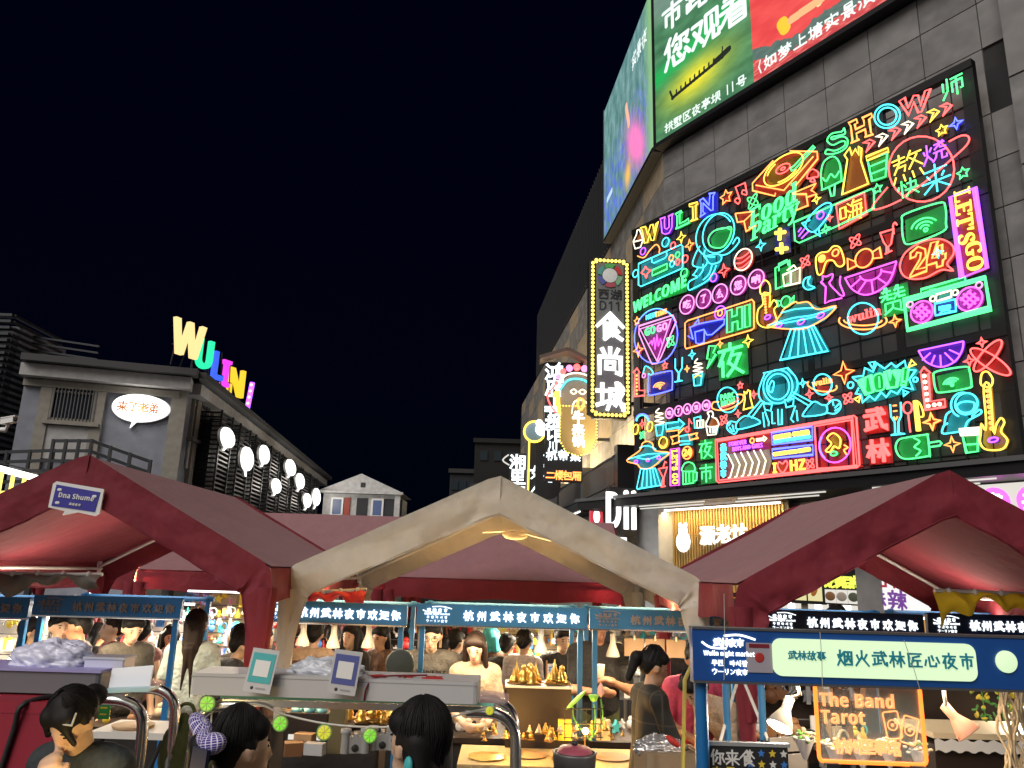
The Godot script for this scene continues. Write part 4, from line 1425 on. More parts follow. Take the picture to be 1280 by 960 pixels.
	t("cyan", "460 670 465 780 490 775|515 650 520 790 550 785 550 650|380 680 395 810|400 670 435 770 430 800|670 620 630 740 655 765|680 660 690 755")
	c("cyan", "225 710 330 740 345 780 160 830 150 770!")
	plate("cyan", "225 710 330 740 345 780 160 830 150 770")
	c("cyan", "150 770 90 760 60 810 85 850 130 870 160 830|95 770 75 800|85 815 110 850|110 790 125 850")
	c("cyan", "740 690 830 585 900 610 945 620 935 690 760 715!")
	plate("cyan", "740 690 830 585 945 620 935 690 760 715")
	c("cyan", "945 620 1000 570 1060 580 1070 640 1020 690 940 680|1000 575 1010 620|1060 600 1020 640|1065 640 1020 665")
	motif("neon_planet", "small cyan planet with orange ring and red word")
	oval("cyan", 912, 430, 82, 92)
	oval("orange", 908, 440, 132, 52, 8, -20, 200)
	neon_text("wulin", "orange", 908, 408, 52, true)
	plate("red", "830 440 990 440 960 490 860 490")
	star("cyan", 735, 418, 38)
	star("red", 795, 515, 40)
	star("red", 968, 548, 38)
	star("orange", 1100, 325, 100, 4, "red")
	# --- WOW ---
	crop(1050, 420, 10.667)
	motif("neon_burst", "cyan jagged burst with green WOW")
	t("cyan", "165 548 310 530 330 428 440 475 490 365 595 435 685 360 745 415 865 330 880 420|915 450 1010 455 925 580 975 710 830 680 765 770 680 730 615 815 550 750 465 855 395 800 300 885 280 780 210 770 250 690|165 548 225 605")
	plate("cyan", "165 548 310 530 330 428 440 475 490 365 595 435 685 360 745 415 865 330 1010 455 925 580 975 710 765 770 615 815 465 855 300 885 210 770", false, -0.15)
	t("green", "240 595 290 575 335 690 330 560 405 525 440 745 350 775!|595 475 650 465 670 570 680 470 720 465 750 560 760 455 795 450 755 680 640 695!", false, 0.034)
	c("green", "440 560 500 505 570 520 590 690 520 730 460 710!")
	t("green", "520 540 530 690")
	t("green", "845 430 915 425 890 600 825 600!|825 615 880 612 875 658 805 655!")
	plate("green", "240 595 405 525 500 505 650 465 915 425 880 658 590 700 350 775", false, -0.09)
	motif("neon_triangle")
	t("yellow", "955 320 1010 375 910 415!")
	t("cyan", "385 355 465 345 435 430!|845 720 910 750 850 800!")
	t("yellow", "190 840 270 800 250 880!")
	ring("cyan", 140, 655, 42)
	ring("cyan", 1005, 582, 30)
	atom("red", 105, 830, 85)
	motif("neon_citrus_slice", "violet half slice of citrus")
	crop(1150, 410, 5.333)
	c("violet", "-10 152 40 225 135 260 230 225 280 150 290 88")
	t("violet", "-10 152 290 88|70 165 15 215|100 180 75 240|135 180 140 255|165 165 220 220|195 145 260 175")
	plate("violet", "-10 152 40 225 135 260 230 225 280 150 290 88")
	star("red", 412, 96, 32)
	star("red", 328, 218, 36, 4, "red")
	motif("neon_crossed_orbits", "large red crossed orbits")
	oval("red", 452, 185, 135, 42, -49, 0, 360, "red")
	oval("red", 470, 225, 155, 46, 32, 0, 360, "red")
	motif("neon_arrow", "red arrow with round bulbs")
	t("red", "0 300 25 262 70 300 55 305 68 490 165 475 168 525 38 548 8 305")
	plate("red", "0 300 25 262 70 300 68 490 165 475 168 525 38 548")
	for p in [[28, 320], [33, 360], [38, 400], [43, 440], [48, 480], [55, 520], [95, 512], [130, 507]]: ring("white", p[0], p[1], 9)
	motif("neon_signal_box", "green signal arcs beside a guitar")
	c("green", "92 330 110 290 300 258 330 285 342 370 325 400 140 430 105 410!")
	plate("green", "95 315 320 262 340 385 120 430")
	wifi(212, 378, 58, "green")
	motif("neon_astronaut", "small cyan astronaut above a paper cup")
	ring("cyan", 308, 505, 72, "cyan")
	oval("cyan", 285, 512, 78, 82, 0, 110, 290)
	c("cyan", "250 510 300 490 362 500 350 550 300 565 255 545!")
	c("cyan", "345 590 395 545 405 570 320 620 290 680 200 700 148 700 160 650 185 635 165 640 175 580 205 555")
	plate("cyan", "200 560 300 580 320 620 290 680 160 695 175 600")
	star("orange", 80, 625, 56, 4, "red")
	star("orange", 215, 775, 52)
	motif("neon_paper_cup", "green cup with white lid")
	t("white", "268 690 395 672 392 692 272 708!", false, 0.05)
	t("green", "282 710 388 698 385 822 310 832!|305 778 386 772")
	plate("green", "282 710 388 698 385 822 310 832")
	motif("neon_guitar", "yellow neon guitar at the lower corner")
	c("yellow", "425 395 440 600 435 680 410 640 405 700 400 760 430 805 500 815 560 800 582 745 540 690 562 630 540 600 510 640 490 690 465 390!")
	c("yellow", "405 370 410 310 435 290 460 300 485 345 470 390 425 388!")
	plate("yellow", "425 395 440 600 405 700 400 760 430 805 500 815 560 800 582 745 540 690 510 640 490 690 465 390", false, -0.12)
	for i in 8: ring("orange", 450 + i * 4, 418 + i * 36, 9)
	ring("violet", 487, 745, 30, "violet", 0.5, 0.05)
	# --- knife, fork and characters ---
	crop(1060, 490, 8.727)
	motif("neon_place_characters", "two red characters stacked")
	neon_glyph("武", "red", 290, 300, 260, "red", 0.95, 0.045)
	neon_glyph("林", "red", 325, 640, 260, "red", 0.95, 0.045)
	motif("neon_wine_glass")
	t("cyan", "460 135 470 270 510 330 515 450 470 470 620 455 550 445 550 325 580 260 575 110")
	c("orange", "490 150 530 145|495 210 535 205|500 270 520 300 540 265")
	motif("neon_spoon")
	oval("red", 650, 172, 48, 62)
	t("red", "655 235 680 440")
	motif("neon_knife")
	c("yellow", "735 95 780 120 815 200 820 265 770 270")
	t("yellow", "735 95 770 425", false, 0.055)
	star("orange", 910, 320, 95, 4, "red")
	motif("neon_ice_pop", "green ice pop lying sideways")
	c("green", "520 610 545 530 620 500 850 465 870 480 890 680 870 700 650 730 560 700!")
	c("green", "715 500 780 540 725 600 790 640 740 700")
	t("green", "885 555 1000 535 1020 560 1000 585 895 600")
	plate("green", "520 610 545 530 620 500 850 465 890 690 650 730 560 700")
# ---------- projecting shop signs along the side street and signs under the canopy ----------
func facing(a: Vector3, b: Vector3) -> Transform3D:
	# frame whose x runs from a to b, origin midway at a's height zero
	return Transform3D(look_frame(b - a), (a + b) * 0.5)

func bulb_row(parent: Node3D, pts: PackedVector2Array, step: float, r: float, m: Material, z: float) -> void:
	var ball := SphereMesh.new()
	ball.radius = r
	ball.height = r * 2.0
	ball.radial_segments = 8
	ball.rings = 4
	for i in pts.size():
		var a := pts[i]
		var b := pts[(i + 1) % pts.size()]
		var cnt := maxi(1, int(round(a.distance_to(b) / step)))
		for k in cnt:
			var p := a.lerp(b, float(k) / cnt)
			part(parent, "light_bulb", ball, m, Transform3D(Basis(), Vector3(p.x, p.y, z)))

func cut_rect(w: float, h: float, c: float) -> PackedVector2Array:
	return PackedVector2Array([Vector2(-w + c, -h), Vector2(w - c, -h), Vector2(w - c, -h + c * 0.5), Vector2(w, -h + c), Vector2(w, h - c), Vector2(w - c, h - c * 0.5), Vector2(w - c, h), Vector2(-w + c, h), Vector2(-w + c, h - c * 0.5), Vector2(-w, h - c), Vector2(-w, -h + c), Vector2(-w + c, -h + c * 0.5)])

func round_rect(w: float, h: float, r: float, seg := 5) -> PackedVector2Array:
	var p := PackedVector2Array()
	for q in [[w - r, h - r, 0], [-w + r, h - r, 1], [-w + r, -h + r, 2], [w - r, -h + r, 3]]:
		for i in seg + 1:
			var a: float = PI / 2 * (q[2] + float(i) / seg)
			p.append(Vector2(q[0] + cos(a) * r, q[1] + sin(a) * r))
	return p

func build_shop_signs():
	mat("sign_grey", Vector3(0.16, 0.16, 0.165), 0.6)
	mat("sign_black", Vector3(0.01, 0.01, 0.011), 0.5)
	mat("sign_gold", Vector3(0.34, 0.25, 0.1), 0.45)
	mat("ink", Vector3(0.015, 0.015, 0.02), 0.6)
	# tall bulb-edged sign
	var z := -25.6
	var a := onz(736, 322, z)
	var b := onz(790, 524, z)
	var s := thing("vertical_shop_sign", "tall grey sign edged with yellow bulbs and three white characters", "shop sign", Vector3((a.x + b.x) * 0.5, (a.y + b.y) * 0.5, z), 0.08)
	var w := (b.x - a.x) * 0.5
	var h := (a.y - b.y) * 0.5
	part(s, "sign_box", MB.new().prism(cut_rect(w, h, 0.16), Vector3.ZERO, Basis(), -0.3, 0.0).done(), M.dark_steel)
	part(s, "sign_face", MB.new().prism(cut_rect(w * 0.66, h * 0.93, 0.08), Vector3(0, 0, 0.02), Basis(), -0.015, 0.0).done(), M.sign_grey)
	bulb_row(s, cut_rect(w * 0.82, h * 0.96, 0.12), 0.15, 0.062, M.bulb_yellow, 0.05)
	var seg_cols := [Vector3(0.6, 0.05, 0.05), Vector3(0.1, 0.45, 0.12), Vector3(0.1, 0.35, 0.3), Vector3(0.1, 0.12, 0.4), Vector3(0.45, 0.08, 0.12), Vector3(0.25, 0.5, 0.3)]
	var em := hub(s, "round_emblem", Transform3D(Basis(), Vector3(0, h * 0.77, 0.03)))
	for i in 6:
		var q := PackedVector2Array()
		for k in 6: q.append(Vector2.from_angle(TAU * (i + 0.08 + k * 0.168) / 6.0) * 0.45)
		for k in 6: q.append(Vector2.from_angle(TAU * (i + 0.08 + (5 - k) * 0.168) / 6.0 + 0.1) * 0.29)
		part(em, "emblem_segment", MB.new().prism(q, Vector3.ZERO, Basis(), 0.0, 0.03).done(), mat("emblem%d" % i, seg_cols[i], 0.4))
	part(em, "emblem_disc", MB.new().lathe(Vector3.ZERO, [[0.0, 0.0], [0.27, 0.0], [0.27, 0.02], [0.0, 0.02]], 20, Basis(Vector3.RIGHT, PI / 2)).done(), M.white_paint)
	part(s, "lettering", glyph_row("西湖", 0.9, 0.36, 0.045, 0.02), M.ink, Transform3D(Basis(), Vector3(0, h * 0.53, 0.022)))
	part(s, "lettering", text_mesh("D11", 0.34, 0.02, false, false), M.ink, Transform3D(Basis(), Vector3(0, h * 0.38, 0.03)))
	part(s, "sign_lettering", glyph_row("食尚城", 3.75, 0.92, 0.14, 0.05, true), M.sign_white, Transform3D(Basis(), Vector3(0, -h * 0.31, 0.025)))
	for y in [-0.8, 0.8]: part(s, "bracket", box_mesh(Vector3(1.4, 0.14, 0.14), Vector3(1.1, y * h, -0.25)), M.black_steel)
	# restaurant sign with tiled hood
	z = -31.0
	var p0 := onz(677, 452, z)
	var p1 := onz(734, 595, z)
	s = thing("restaurant_sign", "black restaurant sign with tiled hood, white characters and a painted opera face", "shop sign", Vector3((p0.x + p1.x) * 0.5, (p0.y + p1.y) * 0.5, z))
	w = (p1.x - p0.x) * 0.5
	h = (p0.y - p1.y) * 0.5
	part(s, "sign_board", box_mesh(Vector3(w * 1.6, h * 2, 0.25), Vector3(0, 0, -0.15)), M.sign_black)
	var hood := MB.new()
	hood.beam(Vector3(-w - 0.1, h + 0.05, 0.1), Vector3(0.1, h + 0.45, 0.1), 0.9, 0.14).beam(Vector3(0.1, h + 0.45, 0.1), Vector3(w + 0.1, h - 0.05, 0.1), 0.9, 0.14)
	part(s, "hood", hood.done(), mat("hood_tile", Vector3(0.1, 0.07, 0.06), 0.7))
	part(s, "sign_lettering", glyph_row("鸿府工菜馆", h * 1.35, 0.72, 0.1, 0.05, true), M.sign_cold, Transform3D(Basis(), Vector3(-w * 0.42, h * 0.28, 0.0)))
	part(s, "sign_lettering", glyph_row("杭帮菜", w * 1.5, 0.4, 0.06, 0.04), M.sign_cold, Transform3D(Basis(), Vector3(0, -h * 0.66, 0.0)))
	part(s, "sign_lettering", glyph_row("川", 0.4, 0.4, 0.06, 0.04), M.sign_cold, Transform3D(Basis(), Vector3(-w * 0.45, -h * 0.5, 0.0)))
	part(s, "red_led_strip", box_mesh(Vector3(w * 1.6, 0.5, 0.22), Vector3(0, -h - 0.02, 0.0)), M.ink)
	part(s, "neon_lettering", glyph_row("二楼包厢", w * 1.45, 0.34, 0.05, 0.03), M.neon_orange, Transform3D(Basis(), Vector3(0, -h - 0.02, 0.12)))
	var face := hub(s, "neon_opera_face", Transform3D(Basis(), Vector3(w * 0.52, h * 0.44, 0.1)))
	var fm := func(pp: Array, col: String, closed: bool, r: float) -> void:
		var q := PackedVector3Array()
		for k in pp: q.append(Vector3(k[0], k[1], 0))
		part(face, "neon_tube", MB.new().tube(smooth(q, closed), r, 5, closed, -1.0, Vector3.BACK).done(), M["neon_" + col])
	part(face, "face_plate", MB.new().ball(Vector3(0, -0.1, -0.08), Vector3(0.75, 0.95, 0.06)).done(), mat("opera_face", Vector3(0.3, 0.26, 0.22), 0.5))
	for i in 9:
		var an := PI * (0.02 + i * 0.12)
		part(face, "neon_bead", MB.new().ball(Vector3(cos(an) * 0.85, 0.35 + sin(an) * 0.75, 0), Vector3.ONE * (0.09 + 0.06 * sin(an))).done(), M.neon_pink if i % 2 else M.neon_red)
	fm.call([[-0.8, 0.2], [-0.5, 0.7], [0, 0.85], [0.5, 0.7], [0.8, 0.2]], "white", false, 0.04)
	fm.call([[-0.7, 0.1], [-0.4, 0.5], [0, 0.6], [0.4, 0.5], [0.7, 0.1]], "cyan", false, 0.04)
	fm.call([[-0.25, 0.05], [-0.12, 0.15], [0, 0.05], [-0.12, -0.05]], "white", true, 0.03)
	fm.call([[0.1, 0.05], [0.24, 0.15], [0.38, 0.05], [0.24, -0.05]], "white", true, 0.03)
	fm.call([[-0.9, 0.3], [-1.2, -0.2], [-0.9, -0.8], [-0.6, -0.9]], "red", false, 0.035)
	fm.call([[0.9, 0.3], [1.0, -0.3], [0.8, -0.9]], "red", false, 0.035)
	fm.call([[-0.2, -0.9], [-0.1, -0.4], [0.2, -0.3], [0.5, -0.5], [0.6, -0.95]], "white", false, 0.035)
	fm.call([[0.1, -0.25], [0.3, -0.35], [0.2, -0.7], [0.05, -0.55]], "orange", true, 0.06)
	fm.call([[-0.95, -0.2], [-0.8, 0.0], [-0.75, -0.6], [-0.7, -0.9]], "yellow", false, 0.08)
	var sh := hub(s, "shield_panel", Transform3D(Basis(), Vector3(w * 0.6, -h * 0.2, 0.12)))
	var q := PackedVector2Array([Vector2(-0.75, 0.95), Vector2(0.75, 0.95), Vector2(0.75, -0.5), Vector2(0.5, -0.95), Vector2(0, -1.12), Vector2(-0.5, -0.95), Vector2(-0.75, -0.5)])
	part(sh, "shield_plate", MB.new().prism(q, Vector3.ZERO, Basis(), -0.1, 0.0).done(), M.sign_gold)
	bulb_row(sh, q, 0.13, 0.035, M.bulb_yellow, 0.02)
	part(sh, "sign_lettering", glyph_row("牛来锅", 1.5, 0.44, 0.1, 0.03, true), M.sign_white)
	for y in [-0.35, 0.5]: part(s, "bracket", box_mesh(Vector3(1.3, 0.12, 0.12), Vector3(w * 1.3, y * h, -0.2)), M.black_steel)
	# round goose sign over a dry-pot sign
	z = -33.0
	p0 = onz(668, 540, z)
	s = thing("round_shop_sign", "round yellow ringed sign with a white bird beside a dark board", "shop sign", p0)
	part(s, "sign_disc", MB.new().lathe(Vector3.ZERO, [[0.0, 0.0], [0.42, 0.0], [0.42, 0.12], [0.0, 0.12]], 20, Basis(Vector3.RIGHT, PI / 2)).done(), mat("pale_blue", Vector3(0.25, 0.4, 0.5), 0.5))
	var rp := PackedVector3Array()
	for i in 20: rp.append(Vector3(cos(TAU * i / 20) * 0.45, sin(TAU * i / 20) * 0.45, 0.1))
	part(s, "neon_ring", MB.new().tube(rp, 0.05, 6, true, -1.0, Vector3.BACK).done(), M.neon_yellow)
	part(s, "sign_bird", MB.new().ball(Vector3(0.35, 0.1, 0.15), Vector3(0.32, 0.3, 0.06)).ball(Vector3(0.2, 0.38, 0.15), Vector3(0.16, 0.16, 0.05)).ball(Vector3(0.6, 0.35, 0.15), Vector3(0.13, 0.2, 0.05)).done(), M.sign_white)
	part(s, "sign_board", MB.new().prism(round_rect(0.55, 1.5, 0.5), Vector3(0.62, -1.4, 0), Basis(), -0.1, 0.02).done(), M.sign_black)
	part(s, "sign_lettering", glyph_row("干锅馆", 1.4, 0.36, 0.07, 0.03, true), M.sign_cold, Transform3D(Basis(), Vector3(0.62, -1.5, 0.03)))
	# yellow edged column sign
	z = -35.0
	p0 = onz(661, 548, z)
	p1 = onz(679, 640, z)
	s = thing("column_shop_sign", "narrow sign with yellow neon edges and white characters", "shop sign", Vector3((p0.x + p1.x) * 0.5, (p0.y + p1.y) * 0.5, z))
	h = (p0.y - p1.y) * 0.5
	part(s, "sign_board", box_mesh(Vector3(0.72, h * 2, 0.2), Vector3(0.02, 0, -0.12)), M.sign_black)
	for x in [-0.34, 0.36]: part(s, "neon_edge", box_mesh(Vector3(0.08, h * 2, 0.08), Vector3(x, 0, 0)), M.neon_yellow)
	part(s, "sign_lettering", glyph_row("女人坊", h * 1.25, 0.56, 0.08, 0.03, true), M.sign_cold, Transform3D(Basis(), Vector3(0.02, -h * 0.35, 0)))
	# white character sign farther on
	z = -40.0
	p0 = onz(646, 590, z)
	s = thing("white_character_sign", "white lit characters with steaming horns above the pale tent ridge", "shop sign", p0)
	part(s, "sign_board", box_mesh(Vector3(0.85, 2.6, 0.12), Vector3(0.05, -0.3, -0.12)), M.sign_black)
	part(s, "sign_lettering", glyph_row("湘里湘", 2.4, 0.76, 0.11, 0.04, true), M.sign_cold, Transform3D(Basis(), Vector3(0.05, -0.25, 0)))
	part(s, "neon_curl", MB.new().tube(smooth(PackedVector3Array([Vector3(-0.45, 0.9, 0), Vector3(-0.75, 0.6, 0), Vector3(-0.4, 0.35, 0)])), 0.04, 5).done(), M.sign_dim)
	# white DII sign and lit box
	z = -24.2
	p0 = onz(762, 617, z)
	p1 = onz(790, 662, z)
	s = thing("white_letter_sign", "dark board with big white letters above a lit box", "shop sign", Vector3((p0.x + p1.x) * 0.5, (p0.y + p1.y) * 0.5, z), 0.3)
	part(s, "sign_board", box_mesh(Vector3(0.95, 1.5, 0.2), Vector3(0.1, 0, -0.12)), M.sign_black)
	part(s, "sign_lettering", text_mesh("Dii", 1.05, 0.08), M.sign_white, Transform3D(Basis.from_scale(Vector3(0.62, 1.1, 1)), Vector3(0, 0, 0.02)))
	part(s, "lit_sign_box", box_mesh(Vector3(0.55, 0.9, 0.3), Vector3(-0.15, -1.25, 0)), M.sign_white)
	part(s, "box_side", box_mesh(Vector3(0.35, 0.95, 0.32), Vector3(0.31, -1.25, -0.01)), M.sign_black)
	# red plate
	z = -28.0
	p0 = onz(745, 642, z)
	s = thing("red_shop_sign", "small red lit plate with a white oval", "shop sign", p0, 0.25)
	part(s, "sign_plate", box_mesh(Vector3(0.46, 0.85, 0.15)), emi("sign_red", Vector3(1, 0.06, 0.1), 0.7))
	part(s, "sign_oval", MB.new().ball(Vector3(0, -0.1, 0.07), Vector3(0.13, 0.26, 0.03)).done(), M.sign_white)
	# signs on the shop fronts under the canopy
	s = thing("magenta_shop_sign", "white board with two magenta discs under the mall canopy", "shop sign")
	s.transform = mall_frame
	var m1 := mloc(1240, 625, 0.2)
	part(s, "sign_board", box_mesh(Vector3(3.0, 0.75, 0.1), m1 + Vector3(1.0, -0.05, -0.08)), M.sign_dim)
	for i in 3:
		part(s, "sign_disc", MB.new().lathe(m1 + Vector3(0.05 + i * 0.72, -0.05, 0), [[0.0, 0.0], [0.3, 0.0], [0.3, 0.04], [0.0, 0.04]], 20, Basis(Vector3.RIGHT, PI / 2)).done(), M.neon_magenta)
		part(s, "sign_lettering", glyph_row("虎来食"[i], 0.4, 0.34, 0.055, 0.02), M.sign_white, Transform3D(Basis(), m1 + Vector3(0.05 + i * 0.72, -0.05, 0.045)))
	s = thing("menu_board", "black menu board with yellow characters and food pictures", "menu board")
	s.transform = mall_frame
	m1 = mloc(1053, 731, -0.35)
	var mw := mloc(1077, 731, -0.35).x - mloc(1032, 731, -0.35).x
	part(s, "board", box_mesh(Vector3(mw, 1.05, 0.08), m1 + Vector3(0, 0.05, 0)), M.sign_black)
	part(s, "sign_lettering", glyph_row("长沙臭豆府", mw * 0.95, 0.27, 0.05, 0.02), emi("menu_yellow", Vector3(0.85, 0.95, 0.1), 1.3), Transform3D(Basis(), m1 + Vector3(0, 0.07, 0.045)))
	part(s, "sign_lettering", glyph_row("食来市林", mw * 0.55, 0.11, 0.03, 0.01), M.sign_white, Transform3D(Basis(), m1 + Vector3(-0.1, 0.42, 0.045)))
	for i in 3:
		part(s, "lit_picture", box_mesh(Vector3(mw * 0.3, 0.32, 0.02), m1 + Vector3((i - 1) * mw * 0.32, -0.28, 0.05)), M.sign_dim)
		part(s, "dish", MB.new().ball(m1 + Vector3((i - 1) * mw * 0.32, -0.28, 0.065), Vector3(0.14, 0.11, 0.02)).done(), mat("dish%d" % i, [Vector3(0.25, 0.12, 0.05), Vector3(0.4, 0.35, 0.3), Vector3(0.1, 0.12, 0.08)][i], 0.5))
	s = thing("food_picture_board", "yellow framed board with two pictures of fried food", "menu board")
	s.transform = mall_frame
	m1 = mloc(1010, 737, -0.35)
	part(s, "board", box_mesh(Vector3(0.98, 0.9, 0.08), m1 + Vector3(0, 0.1, 0)), M.sign_black)
	for i in 2:
		part(s, "lit_picture", box_mesh(Vector3(0.4, 0.5, 0.02), m1 + Vector3(-0.23 + i * 0.46, -0.02, 0.05)), emi("picture_yellow%d" % i, Vector3(1, 0.9, 0.45), 0.8))
		part(s, "snack", MB.new().ball(m1 + Vector3(-0.23 + i * 0.46, 0.0, 0.065), Vector3(0.09, 0.17, 0.03), 10, 6, Basis(Vector3.BACK, -0.4)).done(), mat("snack%d" % i, Vector3(0.6, 0.2, 0.05), 0.4))
	part(s, "sign_lettering", glyph_row("食来", 0.4, 0.16, 0.035, 0.02), M.menu_yellow, Transform3D(Basis(), m1 + Vector3(0.1, 0.38, 0.05)))
	part(s, "pink_panel", box_mesh(Vector3(0.3, 0.2, 0.03), m1 + Vector3(0.35, 0.62, 0.05)), emi("sign_pink", Vector3(1, 0.3, 0.4), 0.7))
	s = thing("white_lightbox", "white lightbox with orange and violet characters beside a grey column", "lightbox")
	s.transform = mall_frame
	m1 = mloc(1120, 736, -0.35)
	part(s, "sign_face", box_mesh(Vector3(1.5, 1.0, 0.12), m1), emi("lightbox_face", Vector3(1.0, 0.97, 0.95), 1.0))
	part(s, "lettering", glyph_row("肥肠", 1.2, 0.4, 0.06, 0.01), mat("ink_pink", Vector3(0.7, 0.05, 0.12), 0.6), Transform3D(Basis(), m1 + Vector3(-0.1, 0.23, 0.065)))
	part(s, "lettering", glyph_row("麻辣", 1.0, 0.4, 0.06, 0.01), mat("ink_violet", Vector3(0.3, 0.1, 0.6), 0.6), Transform3D(Basis(), m1 + Vector3(-0.2, -0.25, 0.065)))
	part(s, "shop_window", box_mesh(Vector3(1.7, 0.5, 0.1), m1 + Vector3(0.1, -0.8, -0.1)), emi("window_glow", Vector3(1.0, 0.5, 0.15), 0.9))
	for i in 5: part(s, "mullion", box_mesh(Vector3(0.05, 0.5, 0.14), m1 + Vector3(-0.6 + i * 0.38, -0.8, -0.08)), M.gold_slat)
	s = thing("lit_shop_window", "warm lit shop window with white notices under the menu boards", "window")
	s.transform = mall_frame
	m1 = mloc(1010, 757, -0.45)
	part(s, "window_pane", box_mesh(Vector3(2.6, 0.6, 0.06), m1 + Vector3(0.2, -0.1, -0.05)), M.sign_dim)
	for i in 6: part(s, "notice", box_mesh(Vector3(0.2, 0.28, 0.01), m1 + Vector3(-0.9 + i * 0.4, -0.05 + 0.05 * (i % 2), 0.0)), M.sign_white if i % 2 else M.left_trim)

# ---------- the grey building on the near side ----------
var lf: Transform3D
var ls: Transform3D

func lloc(px: float, py: float, o := 0.0) -> Vector3:
	var a := lf.origin + lf.basis.z * o
	return lf.affine_inverse() * onp(px, py, a, a + lf.basis.x)

func rloc(px: float, py: float, o := 0.0) -> Vector3:
	var a := ls.origin + ls.basis.z * o
	return ls.affine_inverse() * onp(px, py, a, a + ls.basis.x)

func build_left_building():
	var a := ony(38, 457, 8.3)
	var b := ony(228, 474, 8.3)
	var c := ony(400, 600, 8.3)
	lf = Transform3D(look_frame(b - a), Vector3(b.x, 0, b.z))
	ls = Transform3D(look_frame(c - b), Vector3(b.x, 0, b.z))
	var s := thing("corner_building", "grey two storey corner building with white eaves and black louvre screens", "building")
	var flen := 4.75
	var slen := Vector2(c.x - b.x, c.z - b.z).length()
	var body := MB.new()
	body.quad(lf * Vector3(-flen, 0, 0), lf * Vector3(0, 0, 0), lf * Vector3(0, 8.3, 0), lf * Vector3(-flen, 8.3, 0))
	body.quad(ls * Vector3(0, 0, 0), ls * Vector3(slen, 0, 0), ls * Vector3(slen, 8.3, 0), ls * Vector3(0, 8.3, 0))
	body.quad(ls * Vector3(slen, 0, 0), ls * Vector3(slen, 0, -8), ls * Vector3(slen, 8.3, -8), ls * Vector3(slen, 8.3, 0))
	part(s, "wall", body.done(), M.left_wall)
	var roof := MB.new()
	var ov := 0.55
	var cor := lf * Vector3(ov, 0, ov)
	roof.beam(lf * Vector3(-flen, 8.42, ov * 0.4), Vector3(cor.x, 8.42, cor.z) - lf.basis.z * ov * 0.6, 1.2, 0.22)
	roof.beam(ls * Vector3(-0.2, 8.42, 0.2), ls * Vector3(slen, 8.42, 0.2), 1.3, 0.22)
	part(s, "roof_edge", roof.done(), M.roof_dark)
	var eave := MB.new()
	eave.box(lf * Vector3(-flen * 0.5 + 0.15, 8.08, 0.2), Vector3(flen + 0.4, 0.4, 0.62), lf.basis)
	eave.box(ls * Vector3(slen * 0.5 + 0.3, 8.08, 0.2), Vector3(slen - 0.4, 0.4, 0.62), ls.basis)
	part(s, "eave_band", eave.done(), M.white_wall)
	# pilasters and bands on the front
	for px in [54, 122, 222]:
		var p := lloc(px, 520)
		part(s, "pilaster", MB.new().box(lf * Vector3(p.x, 3.95, 0.06), Vector3(0.34 if px < 200 else 0.5, 7.9, 0.14), lf.basis).done(), M.left_trim)
	part(s, "string_course", MB.new().box(lf * Vector3(-flen * 0.5, 7.72, 0.07), Vector3(flen, 0.22, 0.18), lf.basis).done(), M.left_trim)
	for px in [240, 262]:
		var p := rloc(px, 540)
		part(s, "side_pilaster", MB.new().box(ls * Vector3(p.x, 4.0, 0.06), Vector3(0.4, 7.8, 0.2), ls.basis).done(), M.left_trim)
	# barred window on the front and the narrow one round the corner
	var w0 := lloc(70, 476)
	var w1 := lloc(119, 528)
	window(s, lf, (w0.x + w1.x) * 0.5, (w0.y + w1.y) * 0.5, w1.x - w0.x, w0.y - w1.y, 13)
	part(s, "white_panel", box_mesh(Vector3(w1.x - w0.x + 0.3, 1.1, 0.06)), M.white_wall, Transform3D(lf.basis, lf * Vector3((w0.x + w1.x) * 0.5 - 0.1, w1.y - 0.75, 0.05)))
	var u0 := rloc(241, 497)
	var u1 := rloc(254, 548)
	window(s, ls, (u0.x + u1.x) * 0.5, (u0.y + u1.y) * 0.5, u1.x - u0.x, 1.6, 6)
	part(s, "white_panel", box_mesh(Vector3(u1.x - u0.x, 1.5, 0.06)), M.white_wall, Transform3D(ls.basis, ls * Vector3((u0.x + u1.x) * 0.5, u1.y - 0.6, 0.05)))
	# louvre screens standing off the side wall
	var heads := [[278, 508], [301, 527], [320, 545], [339, 560], [353, 573], [367, 584], [378, 592], [388, 599]]
	for i in 8:
		var top := rloc(heads[i][0], heads[i][1], 0.9)
		var sc := hub(s, "louvre_screen", Transform3D(ls.basis, ls * Vector3(top.x, 0, 0)))
		var w := 1.5 + i * 0.12
		var ring := MB.new()
		ring.box(Vector3(w * 0.5, 0, 0.9), Vector3(w, 0.06, 0.05)).box(Vector3(0.03, 0, 0.45), Vector3(0.05, 0.06, 0.9)).box(Vector3(w - 0.03, 0, 0.45), Vector3(0.05, 0.06, 0.9))
		var mesh := ring.done()
		for k in 30: part(sc, "slat", mesh, M.black_steel, Transform3D(Basis(), Vector3(0, 7.55 - k * 0.17, 0)))
		for x in [0.0, w]: part(sc, "post", box_mesh(Vector3(0.07, 5.3, 0.07), Vector3(x, 5.0, 0.92)), M.black_steel)
		part(sc, "unit_behind", box_mesh(Vector3(w * 0.7, 4.6, 0.4), Vector3(w * 0.5, 5.0, 0.35)), M.dark_steel)
	# lit speech bubbles
	bubble_sign(lf, lloc(137, 518).x, lloc(209, 518).x, lloc(170, 494).y, lloc(170, 530).y, 0.14, "white lit speech bubble with gold characters on the grey wall", "来了老弟", -0.25)
	var bub := [[282.5, 549, 8.5, 15], [307, 576, 7.5, 18], [329, 570, 6, 14], [362, 586, 6, 12], [344, 609, 5.5, 11], [374, 603, 5, 11.5], [383, 627, 4.5, 10.5], [394.5, 623, 4.5, 13]]
